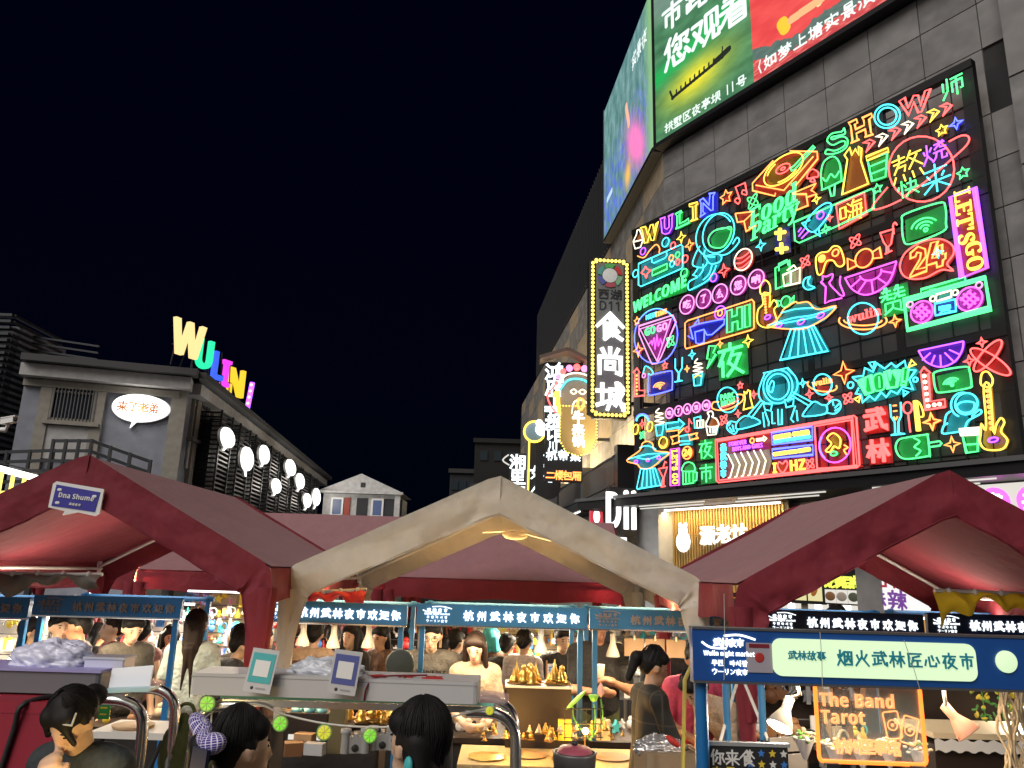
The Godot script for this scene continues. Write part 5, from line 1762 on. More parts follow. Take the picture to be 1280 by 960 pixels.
	for q in bub:
		var l := rloc(q[0] - q[2], q[1], 1.15)
		var r := rloc(q[0] + q[2], q[1], 1.15)
		var t := rloc(q[0], q[1] - q[3], 1.15)
		var u := rloc(q[0], q[1] + q[3] * 0.8, 1.15)
		bubble_sign(ls, l.x, r.x, t.y, u.y, 1.15, "blank white lit speech bubble on the black louvre screens", "", -0.4 if q[3] < 16 else 0.1, "speech bubbles on the louvre screens")
	# roof letters
	var lets := [["W", 222, 457, "letter_warm", Vector3(1.0, 0.72, 0.3), 1.8], ["U", 252, 473, "letter_green", Vector3(0.02, 0.85, 0.4), 1.6], ["L", 268, 486, "letter_blue", Vector3(0.04, 0.12, 1.0), 1.6], ["I", 279, 493, "letter_magenta", Vector3(0.95, 0.05, 0.85), 1.6], ["N", 292, 502, "letter_gold", Vector3(1.0, 0.6, 0.03), 1.75]]
	var k := 0
	for q in lets:
		var g := rloc(q[1], q[2], 0.3)
		var pos := ls * Vector3(g.x if k else -0.8, 8.53, 0.3)
		var o := thing("roof_letter", "glowing %s roof letter %s standing on a steel rack" % [["pale yellow", "green", "blue", "magenta", "amber"][k], q[0]], "sign letter", pos, 1.12, "letters on the roof edge")
		var m := emi(q[3], q[4], 1.25)
		part(o, "sign_letter", text_mesh(q[0], q[5] * 0.68, 0.16), m, Transform3D(Basis.from_scale(Vector3(0.86, 1, 1)), Vector3(0, 0.95, 0)))
		var rack := MB.new()
		rack.beam(Vector3(-0.45, 0, -0.15), Vector3(-0.3, 1.6, -0.15), 0.03, 0.03).beam(Vector3(0.45, 0, -0.15), Vector3(0.3, 1.6, -0.15), 0.03, 0.03).beam(Vector3(-0.5, 0.7, -0.15), Vector3(0.5, 0.7, -0.15), 0.03, 0.03).beam(Vector3(0.3, 1.4, -0.15), Vector3(0.5, 0, -0.9), 0.03, 0.03)
		part(o, "rack", rack.done(), M.dark_steel)
		k += 1
	var ep := ls * Vector3(rloc(308, 515, 0.3).x, 8.53, 0.3)
	var e := thing("roof_light_column", "thin violet and white light column at the end of the roof letters", "light", ep)
	part(e, "light_tube", MB.new().tube(PackedVector3Array([Vector3(0, 0.1, 0), Vector3(0.12, 1.5, 0)]), 0.11, 6).done(), M.neon_violet)
	for i in 5: part(e, "light_patch", MB.new().ball(Vector3(0.04 + i * 0.02, 0.25 + i * 0.28, 0.11), Vector3(0.06, 0.06, 0.03), 6, 4).done(), M.sign_white)
	part(e, "base", box_mesh(Vector3(0.4, 0.12, 0.4), Vector3(0, 0.06, 0)), M.dark_steel)
	# louvred tower at the far left
	var lt0 := onz(-40, 395, -27)
	var lt1 := onz(18, 395, -27)
	s = thing("louvred_tower", "dark tower clad in horizontal louvres beside the grey building", "building", Vector3(lt1.x, 0, -27), 0.0)
	part(s, "core", box_mesh(Vector3(6, lt1.y - 0.5, 3), Vector3(-3.0, lt1.y * 0.5, -2.0)), M.left_wall)
	part(s, "core", box_mesh(Vector3(2.2, lt1.y - 1.2, 2.5), Vector3(0.9, lt1.y * 0.5 - 0.6, -2.6)), M.rib_dark)
	var n := int((lt1.y - 3.0) / 0.24)
	var slat := MB.new()
	slat.box(Vector3(-3, 0, 0), Vector3(6, 0.1, 0.3)).box(Vector3(0, 0, -1.6), Vector3(0.12, 0.1, 3.2))
	var smesh := slat.done()
	for i in n: part(s, "slat", smesh, M.dark_steel, Transform3D(Basis(), Vector3(0, lt1.y - i * 0.24, 0)))
	var sl2 := box_mesh(Vector3(2.6, 0.07, 0.12), Vector3(1.3, 0, -1.3))
	for i in 6: part(s, "slat", sl2, M.dark_steel, Transform3D(Basis(Vector3.BACK, -0.12), Vector3(0, lt1.y - 0.4 - i * 0.26, 0)))
	# terrace railing in front
	for r in [[[[-20, 566], [67, 563]], -23.0], [[[67, 551], [115, 551]], -22.6], [[[115, 551], [188, 577]], -22.0]]:
		var q0 := onz(r[0][0][0], r[0][0][1], r[1])
		var q1 := onz(r[0][1][0], r[0][1][1], r[1] + (0.9 if r[1] > -22.5 else 0.0))
		var rl := thing("terrace_railing", ["long grey terrace railing by the louvred tower", "short grey terrace railing under the barred window", "sloping grey stair railing behind the maroon tent"][int(r[1] > -22.9) + int(r[1] > -22.5)], "railing", Vector3(q0.x, 0, q0.z))
		var d := q1 - q0
		for k2 in 4: part(rl, "rail", MB.new().beam(Vector3(0, q0.y - k2 * 0.3, 0), Vector3(d.x, q1.y - k2 * 0.3, d.z), 0.06, 0.09).done(), M.dark_steel)
		for k2 in 4:
			var f := k2 / 3.0
			part(rl, "post", MB.new().box(Vector3(d.x * f, lerpf(q0.y, q1.y, f) - 0.7, d.z * f), Vector3(0.08, 1.5, 0.08)).done(), M.dark_steel)
		part(rl, "terrace_wall", MB.new().quad(Vector3(0, 0, 0), Vector3(d.x, 0, d.z), Vector3(d.x, q1.y - 1.3, d.z), Vector3(0, q0.y - 1.3, 0)).done(), M.left_wall)
	# lit pergola edge
	var g0 := onz(-30, 578, -15)
	var g1 := onz(54, 600, -15)
	s = thing("lit_pergola", "pergola edged with bright warm light strips", "pergola", Vector3(g0.x, 0, -15))
	part(s, "light_strip", MB.new().beam(Vector3(0, g0.y, 0), Vector3(g1.x - g0.x, g1.y, 0), 0.08, 0.12).done(), M.led_strip)
	part(s, "light_strip", MB.new().beam(Vector3(0, g0.y - 0.62, 0.1), Vector3(g1.x - g0.x - 0.1, g1.y - 0.25, 0.1), 0.06, 0.07).done(), M.bulb_yellow)
	for i in 6:
		var f := (i + 0.5) / 6.0
		part(s, "light_tube", box_mesh(Vector3(0.05, 0.55, 0.05), Vector3((g1.x - g0.x) * f, lerpf(g0.y, g1.y, f) - 0.32, 0.04)), M.bulb_yellow)
	part(s, "roof_board", MB.new().quad(Vector3(0, g0.y + 0.1, 0), Vector3(g1.x - g0.x, g1.y + 0.1, 0), Vector3(g1.x - g0.x, g1.y + 0.1, -2), Vector3(0, g0.y + 0.1, -2)).done(), M.roof_dark)
	for x in [0.1, g1.x - g0.x - 0.1]: part(s, "post", box_mesh(Vector3(0.1, g1.y, 0.1), Vector3(x, g1.y * 0.5, -0.3)), M.dark_steel)
	# security camera
	var cp := onz(10, 530, -13)
	s = thing("security_camera", "white security camera on a bracket beside the louvred tower", "camera", cp)
	part(s, "housing", MB.new().beam(Vector3(-0.1, 0.03, 0), Vector3(0.14, 0.07, 0.05), 0.1, 0.09).done(), M.white_paint)
	part(s, "hood", MB.new().beam(Vector3(-0.1, 0.09, 0), Vector3(0.17, 0.13, 0.05), 0.12, 0.02).done(), M.white_paint)
	part(s, "lens", MB.new().ball(Vector3(0.15, 0.07, 0.06), Vector3(0.035, 0.035, 0.02), 8, 6).done(), M.ink)
	part(s, "arm", MB.new().tube(PackedVector3Array([Vector3(0.0, 0.02, 0), Vector3(-0.02, -0.1, 0), Vector3(-0.5, -0.12, 0)]), 0.03).done(), M.white_paint)
	# gabled house at the end of the street
	var gz := -50.0
	var ap := onz(452, 592, gz)
	s = thing("gabled_house", "white gabled house with blue windows at the end of the street", "house", Vector3(ap.x, 0, gz))
	var e0 := onz(398, 614, gz)
	var e1 := onz(504, 615, gz)
	var ey := (e0.y + e1.y) * 0.5
	var hw := (e1.x - e0.x) * 0.5
	part(s, "wall", box_mesh(Vector3(hw * 2 - 0.7, ey, 5), Vector3(0, ey * 0.5 - 0.15, -2.7)), M.white_wall)
	part(s, "gable", MB.new().prism(PackedVector2Array([Vector2(-hw, ey), Vector2(hw, ey), Vector2(0, ap.y)]), Vector3.ZERO, Basis(), -5, 0.0).done(), M.white_wall)
	part(s, "gable_vent", box_mesh(Vector3(0.3, 0.3, 0.04), Vector3(0.15, (ey + ap.y) * 0.5 - 0.15, 0.02)), M.ink)
	part(s, "cornice", box_mesh(Vector3(hw * 2 + 0.1, 0.16, 0.3), Vector3(0, ey - 0.06, 0.06)), M.white_wall)
	for x in [hw - 0.3]: part(s, "corner_post", box_mesh(Vector3(0.35, ey, 0.35), Vector3(x, ey * 0.5, -0.1)), M.white_wall)
	part(s, "red_post", box_mesh(Vector3(0.35, 3.0, 0.1), Vector3(-0.8, ey - 1.9, -0.14)), mat("brick_red", Vector3(0.35, 0.06, 0.04), 0.7))
	for x in [0.25, 1.9]: part(s, "dark_bay", box_mesh(Vector3(0.7 if x < 1 else 1.9, 3.0, 0.06), Vector3(x - 0.1, ey - 1.9, -0.17)), M.ink)
	for x in [-1.45, 1.15]:
		var wn := hub(s, "window", Transform3D(Basis(), Vector3(x, ey - 1.0, -0.1)))
		part(wn, "frame", box_mesh(Vector3(0.8, 1.2, 0.08)), M.white_paint)
		part(wn, "pane", box_mesh(Vector3(0.55, 0.95, 0.04), Vector3(0, 0, 0.04)), emi("window_blue", Vector3(0.06, 0.12, 0.3), 0.5))
		part(wn, "sill", box_mesh(Vector3(0.9, 0.3, 0.12), Vector3(0, -0.85, 0)), M.white_paint)
	# dark blocks far down the street
	var dz := -75.0
	for q in [[563, 596, 586, 640, "dim grey block with a pale parapet far down the street", 0.4], [594, 652, 548, 640, "dark tower block far down the street", 0.06], [590, 655, 604, 640, "low dim block in front of the dark tower", 0.35]]:
		var l := onz(q[0], q[2], dz)
		var r := onz(q[1], q[2], dz)
		var o := thing("distant_building", q[4], "building", Vector3((l.x + r.x) * 0.5, 0, dz))
		part(o, "block", box_mesh(Vector3(r.x - l.x, l.y, 6), Vector3(0, l.y * 0.5, -3)), mat("far%d" % int(q[2]), Vector3(0.03, 0.033, 0.04) * q[5], 0.8))
		part(o, "parapet", box_mesh(Vector3(r.x - l.x + 0.3, 0.4, 0.4), Vector3(0, l.y - 0.2, 0.1)), mat("farp%d" % int(q[2]), Vector3(0.07, 0.07, 0.07) * q[5], 0.8))
		for i in 3: part(o, "window", box_mesh(Vector3(0.7, 0.9, 0.1), Vector3(((i + 0.5) / 3.0 - 0.5) * (r.x - l.x) * 0.9, l.y - 1.6, 0.06)), M.window_glass)
		dz += 4.0

func window(s: Node3D, f: Transform3D, x: float, y: float, w: float, h: float, bars: int) -> void:
	var o := hub(s, "window", f * Transform3D(Basis(), Vector3(x, y, 0.0)))
	part(o, "pane", box_mesh(Vector3(w, h, 0.04), Vector3(0, 0, 0.03)), M.window_glass)
	var fr := MB.new()
	for q in [-1, 1]:
		fr.box(Vector3(q * w * 0.5, 0, 0.06), Vector3(0.09, h + 0.1, 0.12))
		fr.box(Vector3(0, q * h * 0.5, 0.06), Vector3(w + 0.1, 0.09, 0.12))
	fr.box(Vector3(0, h * 0.22, 0.06), Vector3(w, 0.07, 0.1))
	part(o, "frame", fr.done(), M.left_trim)
	for i in bars: part(o, "bar", box_mesh(Vector3(0.03, h, 0.03), Vector3(((i + 0.5) / bars - 0.5) * w, 0, 0.14)), M.grey_steel)
	part(o, "sill", box_mesh(Vector3(w + 0.3, 0.12, 0.25), Vector3(0, -h * 0.5 - 0.12, 0.12)), M.left_trim)

func bubble_sign(f: Transform3D, x0: float, x1: float, y1: float, y0: float, o: float, label: String, text: String, tail: float, group := "") -> void:
	var t := thing("speech_bubble_sign", label, "lit sign", f * Vector3((x0 + x1) * 0.5, (y0 + y1) * 0.5, o), 0.0, group)
	t.basis = f.basis
	var hw := (x1 - x0) * 0.5
	var hh := (y1 - y0) * 0.5
	omni(t, Vector3(0, 0, 0.35), 1.6 if text == "" else 0.4, Color(1, 0.97, 0.92), 0.3)
	var p := PackedVector2Array()
	for i in 40:
		var a := TAU * i / 40.0
		var k := 1.0 + 0.12 * cos(a - 0.7)
		p.append(Vector2(cos(a) * hw * k, sin(a) * hh * (1.0 if sin(a) > 0 else 0.9)))
		if i == 29: p.append(Vector2(tail * hw + 0.05 * hw, -hh * 1.35))
	part(t, "sign_face", MB.new().prism(p, Vector3.ZERO, Basis(), 0.0, 0.07).done(), M.sign_white)
	var q := PackedVector2Array()
	for v in p: q.append(v * 1.04)
	part(t, "rim", MB.new().prism(q, Vector3.ZERO, Basis(), -0.1, -0.003).done(), M.white_paint)
	if text: part(t, "lettering", glyph_row(text, hw * 1.45, hh * 0.66, hh * 0.085, 0.01), mat("ink_gold", Vector3(0.7, 0.2, 0.0), 0.5), Transform3D(Basis(), Vector3(0, hh * 0.1, 0.075)))
# ---------- market tents ----------
func build_materials_market():
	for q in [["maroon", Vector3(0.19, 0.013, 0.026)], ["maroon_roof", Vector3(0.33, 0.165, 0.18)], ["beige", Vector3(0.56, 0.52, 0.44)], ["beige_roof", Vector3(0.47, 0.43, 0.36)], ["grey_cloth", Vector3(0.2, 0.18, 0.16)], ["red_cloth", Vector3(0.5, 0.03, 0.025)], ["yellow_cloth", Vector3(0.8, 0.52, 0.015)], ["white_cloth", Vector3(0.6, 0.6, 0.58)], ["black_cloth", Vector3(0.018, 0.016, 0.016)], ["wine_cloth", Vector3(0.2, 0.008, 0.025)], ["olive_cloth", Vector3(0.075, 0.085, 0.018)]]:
		var m := mat(q[0], q[1], 0.8)
		m.rim_enabled = true
		m.rim = 0.3
		m.rim_tint = 0.6
		m.albedo_texture = noise_tex(0.02, Color(0.92, 0.92, 0.92), Color(1, 1, 1), int(q[1].x * 999) + 5, 256, 5)
		m.uv1_triplanar = true
		m.uv1_world_triplanar = true
		m.uv1_scale = Vector3.ONE * 0.8
		creased(m, 1.0)
		if q[0] in ["maroon", "maroon_roof", "beige", "beige_roof", "red_cloth", "yellow_cloth"]:
			m.backlight_enabled = true
			m.backlight = Color(0.35, 0.35, 0.35)
	mat("tent_pole", Vector3(0.6, 0.59, 0.57), 0.35, 0.2)
	mat("cart_blue", Vector3(0.02, 0.19, 0.5), 0.4)
	mat("cart_blue_dull", Vector3(0.035, 0.19, 0.42), 0.5)
	mat("cart_navy", Vector3(0.014, 0.075, 0.3), 0.35)
	mat("cart_navy_dark", Vector3(0.007, 0.018, 0.06), 0.35)
	mat("letter_dull", Vector3(0.3, 0.27, 0.25), 0.5)
	emi("letter_lit", Vector3(0.93, 1.0, 1.0), 1.6, Vector3(0.6, 0.6, 0.6))
	mat("brown_board", Vector3(0.024, 0.013, 0.008), 0.6)
	mat("wood_pale", Vector3(0.4, 0.26, 0.13), 0.6)
	mat("tie", Vector3(0.5, 0.5, 0.48), 0.6)
	mat("glass_pane", Vector3(0.8, 0.95, 0.9), 0.02, 0.0, {"transparency": BaseMaterial3D.TRANSPARENCY_ALPHA})
	M.glass_pane.albedo_color.a = 0.12
	mat("glass_edge", Vector3(0.25, 0.7, 0.55), 0.15)
	mat("panel_white", Vector3(0.5, 0.5, 0.51), 0.45)
	mat("panel_lilac", Vector3(0.36, 0.33, 0.62), 0.5)
	emi("lamp_white", Vector3(1.0, 0.93, 0.8), 5.0)
	emi("lamp_warm", Vector3(1.0, 0.72, 0.36), 5.0)

func tent(x: float, z: float, depth: float, hw: float, ridge: float, eave: float, kind: String, label: String, turn := 0.0) -> Node3D:
	var t := thing("market_tent", label, "tent", Vector3(x, 0, z), turn, "gable roofed market tents")
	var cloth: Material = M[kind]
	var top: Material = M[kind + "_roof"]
	var sd := x * 7.3 + z * 3.1
	var wr := func(a: float, b: float, s: float) -> float: return fabric_noise.get_noise_3d(a * s + sd, b * s, sd) 
	for side in [-1, 1]:
		var sf: float = side
		var roof := func(u: float, v: float) -> Vector3:
			var uu: float = u if sf < 0 else 1.0 - u
			var sag: float = 0.045 * sin(PI * v) * (0.5 + 0.5 * sin(PI * uu))
			var w: float = wr.call(uu * 3.0, v * 1.4, 0.9) * 0.02 + sin(uu * PI * 2.0) * 0.008
			return Vector3(sf * hw * v, lerpf(ridge, eave, v) - sag + w * sin(PI * v), -depth * uu)
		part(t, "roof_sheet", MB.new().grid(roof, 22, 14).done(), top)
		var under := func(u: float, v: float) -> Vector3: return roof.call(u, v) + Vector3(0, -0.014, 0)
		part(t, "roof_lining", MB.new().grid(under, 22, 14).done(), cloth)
		var val := func(u: float, v: float) -> Vector3:
			var uu: float = u if sf > 0 else 1.0 - u
			return Vector3(sf * (hw + 0.012 + 0.02 * v * sin(uu * 40.0 + sd)), eave - 0.01 - 0.24 * (1.0 - v) + 0.015 * sin(uu * 17.0) * (1.0 - v), -depth * (1.0 - uu) if sf > 0 else -depth * (1.0 - uu))
		part(t, "side_valance", MB.new().grid(val, 28, 3).done(), cloth)
	# gable bands front and back: outer edge, inner edge from one leg over the ridge to the other
	var keys := [[hw - 0.02, eave - 0.85, hw - 0.09, eave - 0.85], [hw + 0.02, eave - 0.5, hw - 0.13, eave - 0.5], [hw + 0.03, eave - 0.15, hw - 0.19, eave - 0.24], [hw - 0.0, eave - 0.02, hw - 0.2, eave - 0.2], [hw - 0.07, eave + 0.04, hw - 0.22, eave - 0.18], [0.02, ridge + 0.01, 0.02, ridge - 0.31]]
	for end in [0, 1]:
		var zz: float = 0.015 if end == 0 else -depth - 0.015
		var band := func(u: float, v: float) -> Vector3:
			var s := 1.0 if u >= 0.5 else -1.0
			var f: float = absf(u - 0.5) * 2.0
			var kk: float = (1.0 - f) * 0.999
			var seg: Array
			var g: float
			if kk > 0.42:
				seg = [keys[4], keys[5]]
				g = (kk - 0.42) / 0.579
			else:
				var r: float = kk / 0.42 * 4.0
				var i := mini(int(r), 3)
				seg = [keys[i], keys[i + 1]]
				g = r - i
			var o := Vector2(lerpf(seg[0][0], seg[1][0], g), lerpf(seg[0][1], seg[1][1], g))
			var n := Vector2(lerpf(seg[0][2], seg[1][2], g), lerpf(seg[0][3], seg[1][3], g))
			var p := n.lerp(o, v) if (s > 0) == true else n.lerp(o, v)
			var ripple: float = (wr.call(u * 14.0, v * 1.6, 1.3) * 0.045 + 0.018 * sin(u * 27.0 + v * 3.0)) * (1.0 - v * 0.8)
			return Vector3(p.x * s, p.y, zz + ripple)
		part(t, "gable_band", MB.new().grid(band, 90, 6).done(), cloth)
		for vv in [0.05]:
			var hem := PackedVector3Array()
			for i in 61: hem.append(band.call(0.06 + 0.88 * i / 60.0, vv) + Vector3(0, 0, 0.004 if end == 0 else -0.004))
			part(t, "hem", MB.new().tube(hem, 0.003, 5).done(), cloth)
		part(t, "ridge_seam", MB.new().tube(PackedVector3Array([band.call(0.5, 0.02) + Vector3(0, 0, 0.003), band.call(0.5, 0.98) + Vector3(0, 0, 0.003)]), 0.005, 5).done(), cloth)
		for s in [-1, 1]:
			# drape wrapped round the corner post
			var dr := PackedVector3Array()
			for i in 8:
				var f := i / 7.0
				dr.append(Vector3(s * (hw - 0.03 - 0.02 * f), eave - 0.15 - f * 1.0, zz - (0.06 if end == 0 else -0.06)))
			part(t, "corner_drape", MB.new().tube(dr, 0.085, 8, false, 0.045).done(), cloth)
			part(t, "leg", MB.new().tube(PackedVector3Array([Vector3(s * (hw - 0.05), 0, zz - (0.07 if end == 0 else -0.07)), Vector3(s * (hw - 0.05), eave, zz - (0.07 if end == 0 else -0.07))]), 0.022, 8).done(), M.tent_pole)
			part(t, "rafter", MB.new().tube(PackedVector3Array([Vector3(s * (hw - 0.05), eave - 0.06, zz - (0.08 if end == 0 else -0.08)), Vector3(0, ridge - 0.07, zz - (0.08 if end == 0 else -0.08))]), 0.018, 6).done(), M.tent_pole)
	for q in [[0.0, ridge - 0.08], [hw - 0.06, eave - 0.08], [-hw + 0.06, eave - 0.08]]:
		part(t, "purlin", MB.new().tube(PackedVector3Array([Vector3(q[0], q[1], -0.03), Vector3(q[0], q[1], -depth + 0.03)]), 0.018, 6).done(), M.tent_pole)
	return t

func swag(label: String, m: Material, a: Vector3, b: Vector3, drop: float, sd: float, folds := 5.0) -> void:
	var t := thing("rolled_curtain", label, "curtain", a)
	var d := b - a
	var f := func(u: float, v: float) -> Vector3:
		var hang: float = drop * (0.55 + 0.3 * sin(u * PI * folds * 0.5 + sd) + 0.15 * sin(u * 23.0 + sd))
		var bulge: float = 0.05 * sin(v * PI) + 0.03 * sin(u * folds * TAU + v * 3.0 + sd)
		return d * u + Vector3(0, -hang * (1.0 - v), 0) + Vector3(0, 0, bulge)
	part(t, "cloth", MB.new().grid(f, 40, 8).done(), m)
	part(t, "curtain_rail", MB.new().tube(PackedVector3Array([Vector3.ZERO, d]), 0.016, 6).done(), M.tent_pole)
	for i in 5: part(t, "hook", MB.new().ball(d * ((i + 0.5) / 5.0) + Vector3(0, 0.0, 0.02), Vector3(0.02, 0.025, 0.02), 6, 4).done(), M.white_paint)

func build_tents():
	tent(-3.15, -5.72, 3.2, 1.45, 2.86, 2.1, "maroon", "maroon gable tent with a navy speech plaque on its front")
	tent(-0.09, -6.28, 3.0, 1.66, 2.86, 2.08, "beige", "cream gable tent between the maroon tents")
	tent(2.98, -5.22, 2.7, 1.46, 2.86, 2.08, "maroon", "maroon gable tent behind the blue lit stall board")
	for q in [[-6.1, "maroon tent turned sideways behind the plaque tent"], [-3.05, "maroon tent turned sideways beside the gabled house"], [0.02, "maroon tent turned sideways seen through the cream tent"]]:
		tent(q[0] + 1.52, -11.4, 3.02, 1.6, 2.86, 2.02, "maroon", q[1], PI / 2).position = Vector3(q[0] + 1.52 - 0.01, 0, -11.4)
	swag("grey rolled curtain under the plaque tent", M.grey_cloth, onz(-30, 716, -6.2), onz(128, 718, -6.2), 0.2, 0.4, 4.0)
	swag("bright red rolled curtain under the cream tent", M.red_cloth, onz(352, 742, -6.9), onz(458, 737, -6.9), 0.24, 1.0, 4.0)
	swag("yellow rolled curtain under the tent by the stall boards", M.yellow_cloth, onz(1168, 738, -5.9), onz(1330, 744, -5.9), 0.3, 2.0, 4.0)
	# speech-shaped plaque
	var c := onz(97, 624, -5.68)
	var p := thing("speech_plaque", "navy speech shaped plaque with white border and lettering on a tent", "plaque", c, 0.0)
	var out := PackedVector2Array()
	for q in [[-32, 18], [-28, 21], [32, 13], [31, -16], [26, -20], [4, -16], [-14, -20], [-12, -15], [-33, -11]]: out.append(Vector2(q[0], q[1]) / 960.0 * 5.7)
	part(p, "border", MB.new().prism(out, Vector3.ZERO, Basis(), 0.0, 0.015).done(), M.white_paint)
	var inn := PackedVector2Array()
	for q in [[-27, 17], [28, 9], [25, -15], [-29, -9]]: inn.append(Vector2(q[0], q[1]) / 960.0 * 5.7)
	part(p, "face", MB.new().prism(inn, Vector3.ZERO, Basis(), 0.015, 0.02).done(), mat("plaque_navy", Vector3(0.03, 0.025, 0.3), 0.4))
	part(p, "lettering", text_mesh("Dna Shume", 0.036, 0.004), M.white_paint, Transform3D(Basis(Vector3.BACK, -0.09), Vector3(0.0, 0.015, 0.023)))
	part(p, "lettering", glyph_row("武林夜市", 0.09, 0.018, 0.003, 0.003), M.white_paint, Transform3D(Basis(Vector3.BACK, -0.09), Vector3(0.0, -0.04, 0.021)))
	for q in [[-22, 10], [22, 3], [-22, -6]]: part(p, "heart", MB.new().ball(Vector3(q[0], q[1], 0) / 960.0 * 5.7 + Vector3(-0.006, 0.004, 0.022), Vector3(0.012, 0.011, 0.003), 8, 4).ball(Vector3(q[0], q[1], 0) / 960.0 * 5.7 + Vector3(0.006, 0.004, 0.022), Vector3(0.012, 0.011, 0.003), 8, 4).done(), M.white_paint)
	c = onz(644, 670, -7.2)
	p = thing("cloud_label", "small cream cloud shaped label under the cream tent ridge", "label", c)
	part(p, "plate", MB.new().ball(Vector3.ZERO, Vector3(0.11, 0.035, 0.01)).ball(Vector3(-0.07, 0.015, 0.001), Vector3(0.05, 0.03, 0.01)).ball(Vector3(0.05, 0.022, 0.001), Vector3(0.06, 0.03, 0.01)).done(), mat("cream_plate", Vector3(0.65, 0.55, 0.38), 0.5))
	part(p, "cord", MB.new().tube(PackedVector3Array([Vector3(-0.3, 0.03, 0), Vector3(0, 0.05, 0), Vector3(0.45, -0.06, 0)]), 0.012, 5).done(), M.beige)

# ---------- blue stall carts ----------
func fascia_letters(parent: Node3D, w: float, h: float, m: Material, z: float) -> void:
	var lg := hub(parent, "logo", Transform3D(Basis(), Vector3(-w * 0.38, 0, z)))
	part(lg, "lettering", glyph_row("武林夜市", w * 0.13, h * 0.17, h * 0.03, 0.004), m, Transform3D(Basis(), Vector3(0, h * 0.2, 0)))
	part(lg, "lettering", glyph_row("무린야시장", w * 0.13, h * 0.12, h * 0.02, 0.004), m, Transform3D(Basis(), Vector3(0, -h * 0.14, 0)))
	part(lg, "lettering", glyph_row("ウーリン夜市", w * 0.13, h * 0.12, h * 0.02, 0.004), m, Transform3D(Basis(), Vector3(0, -h * 0.32, 0)))
	part(lg, "lettering", text_mesh("Wulin night market", h * 0.1, 0.004), m, Transform3D(Basis(), Vector3(0, h * 0.02, 0.002)))
	part(lg, "swoosh", MB.new().tube(smooth(PackedVector3Array([Vector3(-w * 0.03, h * 0.36, 0), Vector3(w * 0.03, h * 0.38, 0), Vector3(w * 0.085, h * 0.28, 0)])), 0.004, 5).tube(smooth(PackedVector3Array([Vector3(-w * 0.085, h * 0.2, 0), Vector3(-w * 0.05, h * 0.1, 0), Vector3(w * 0.02, h * 0.09, 0)])), 0.004, 5).done(), m)
	part(parent, "lettering", glyph_row("杭州武林夜市欢迎你", w * 0.7, h * 0.44, h * 0.075, 0.006), m, Transform3D(Basis(), Vector3(w * 0.115, -h * 0.03, z)))

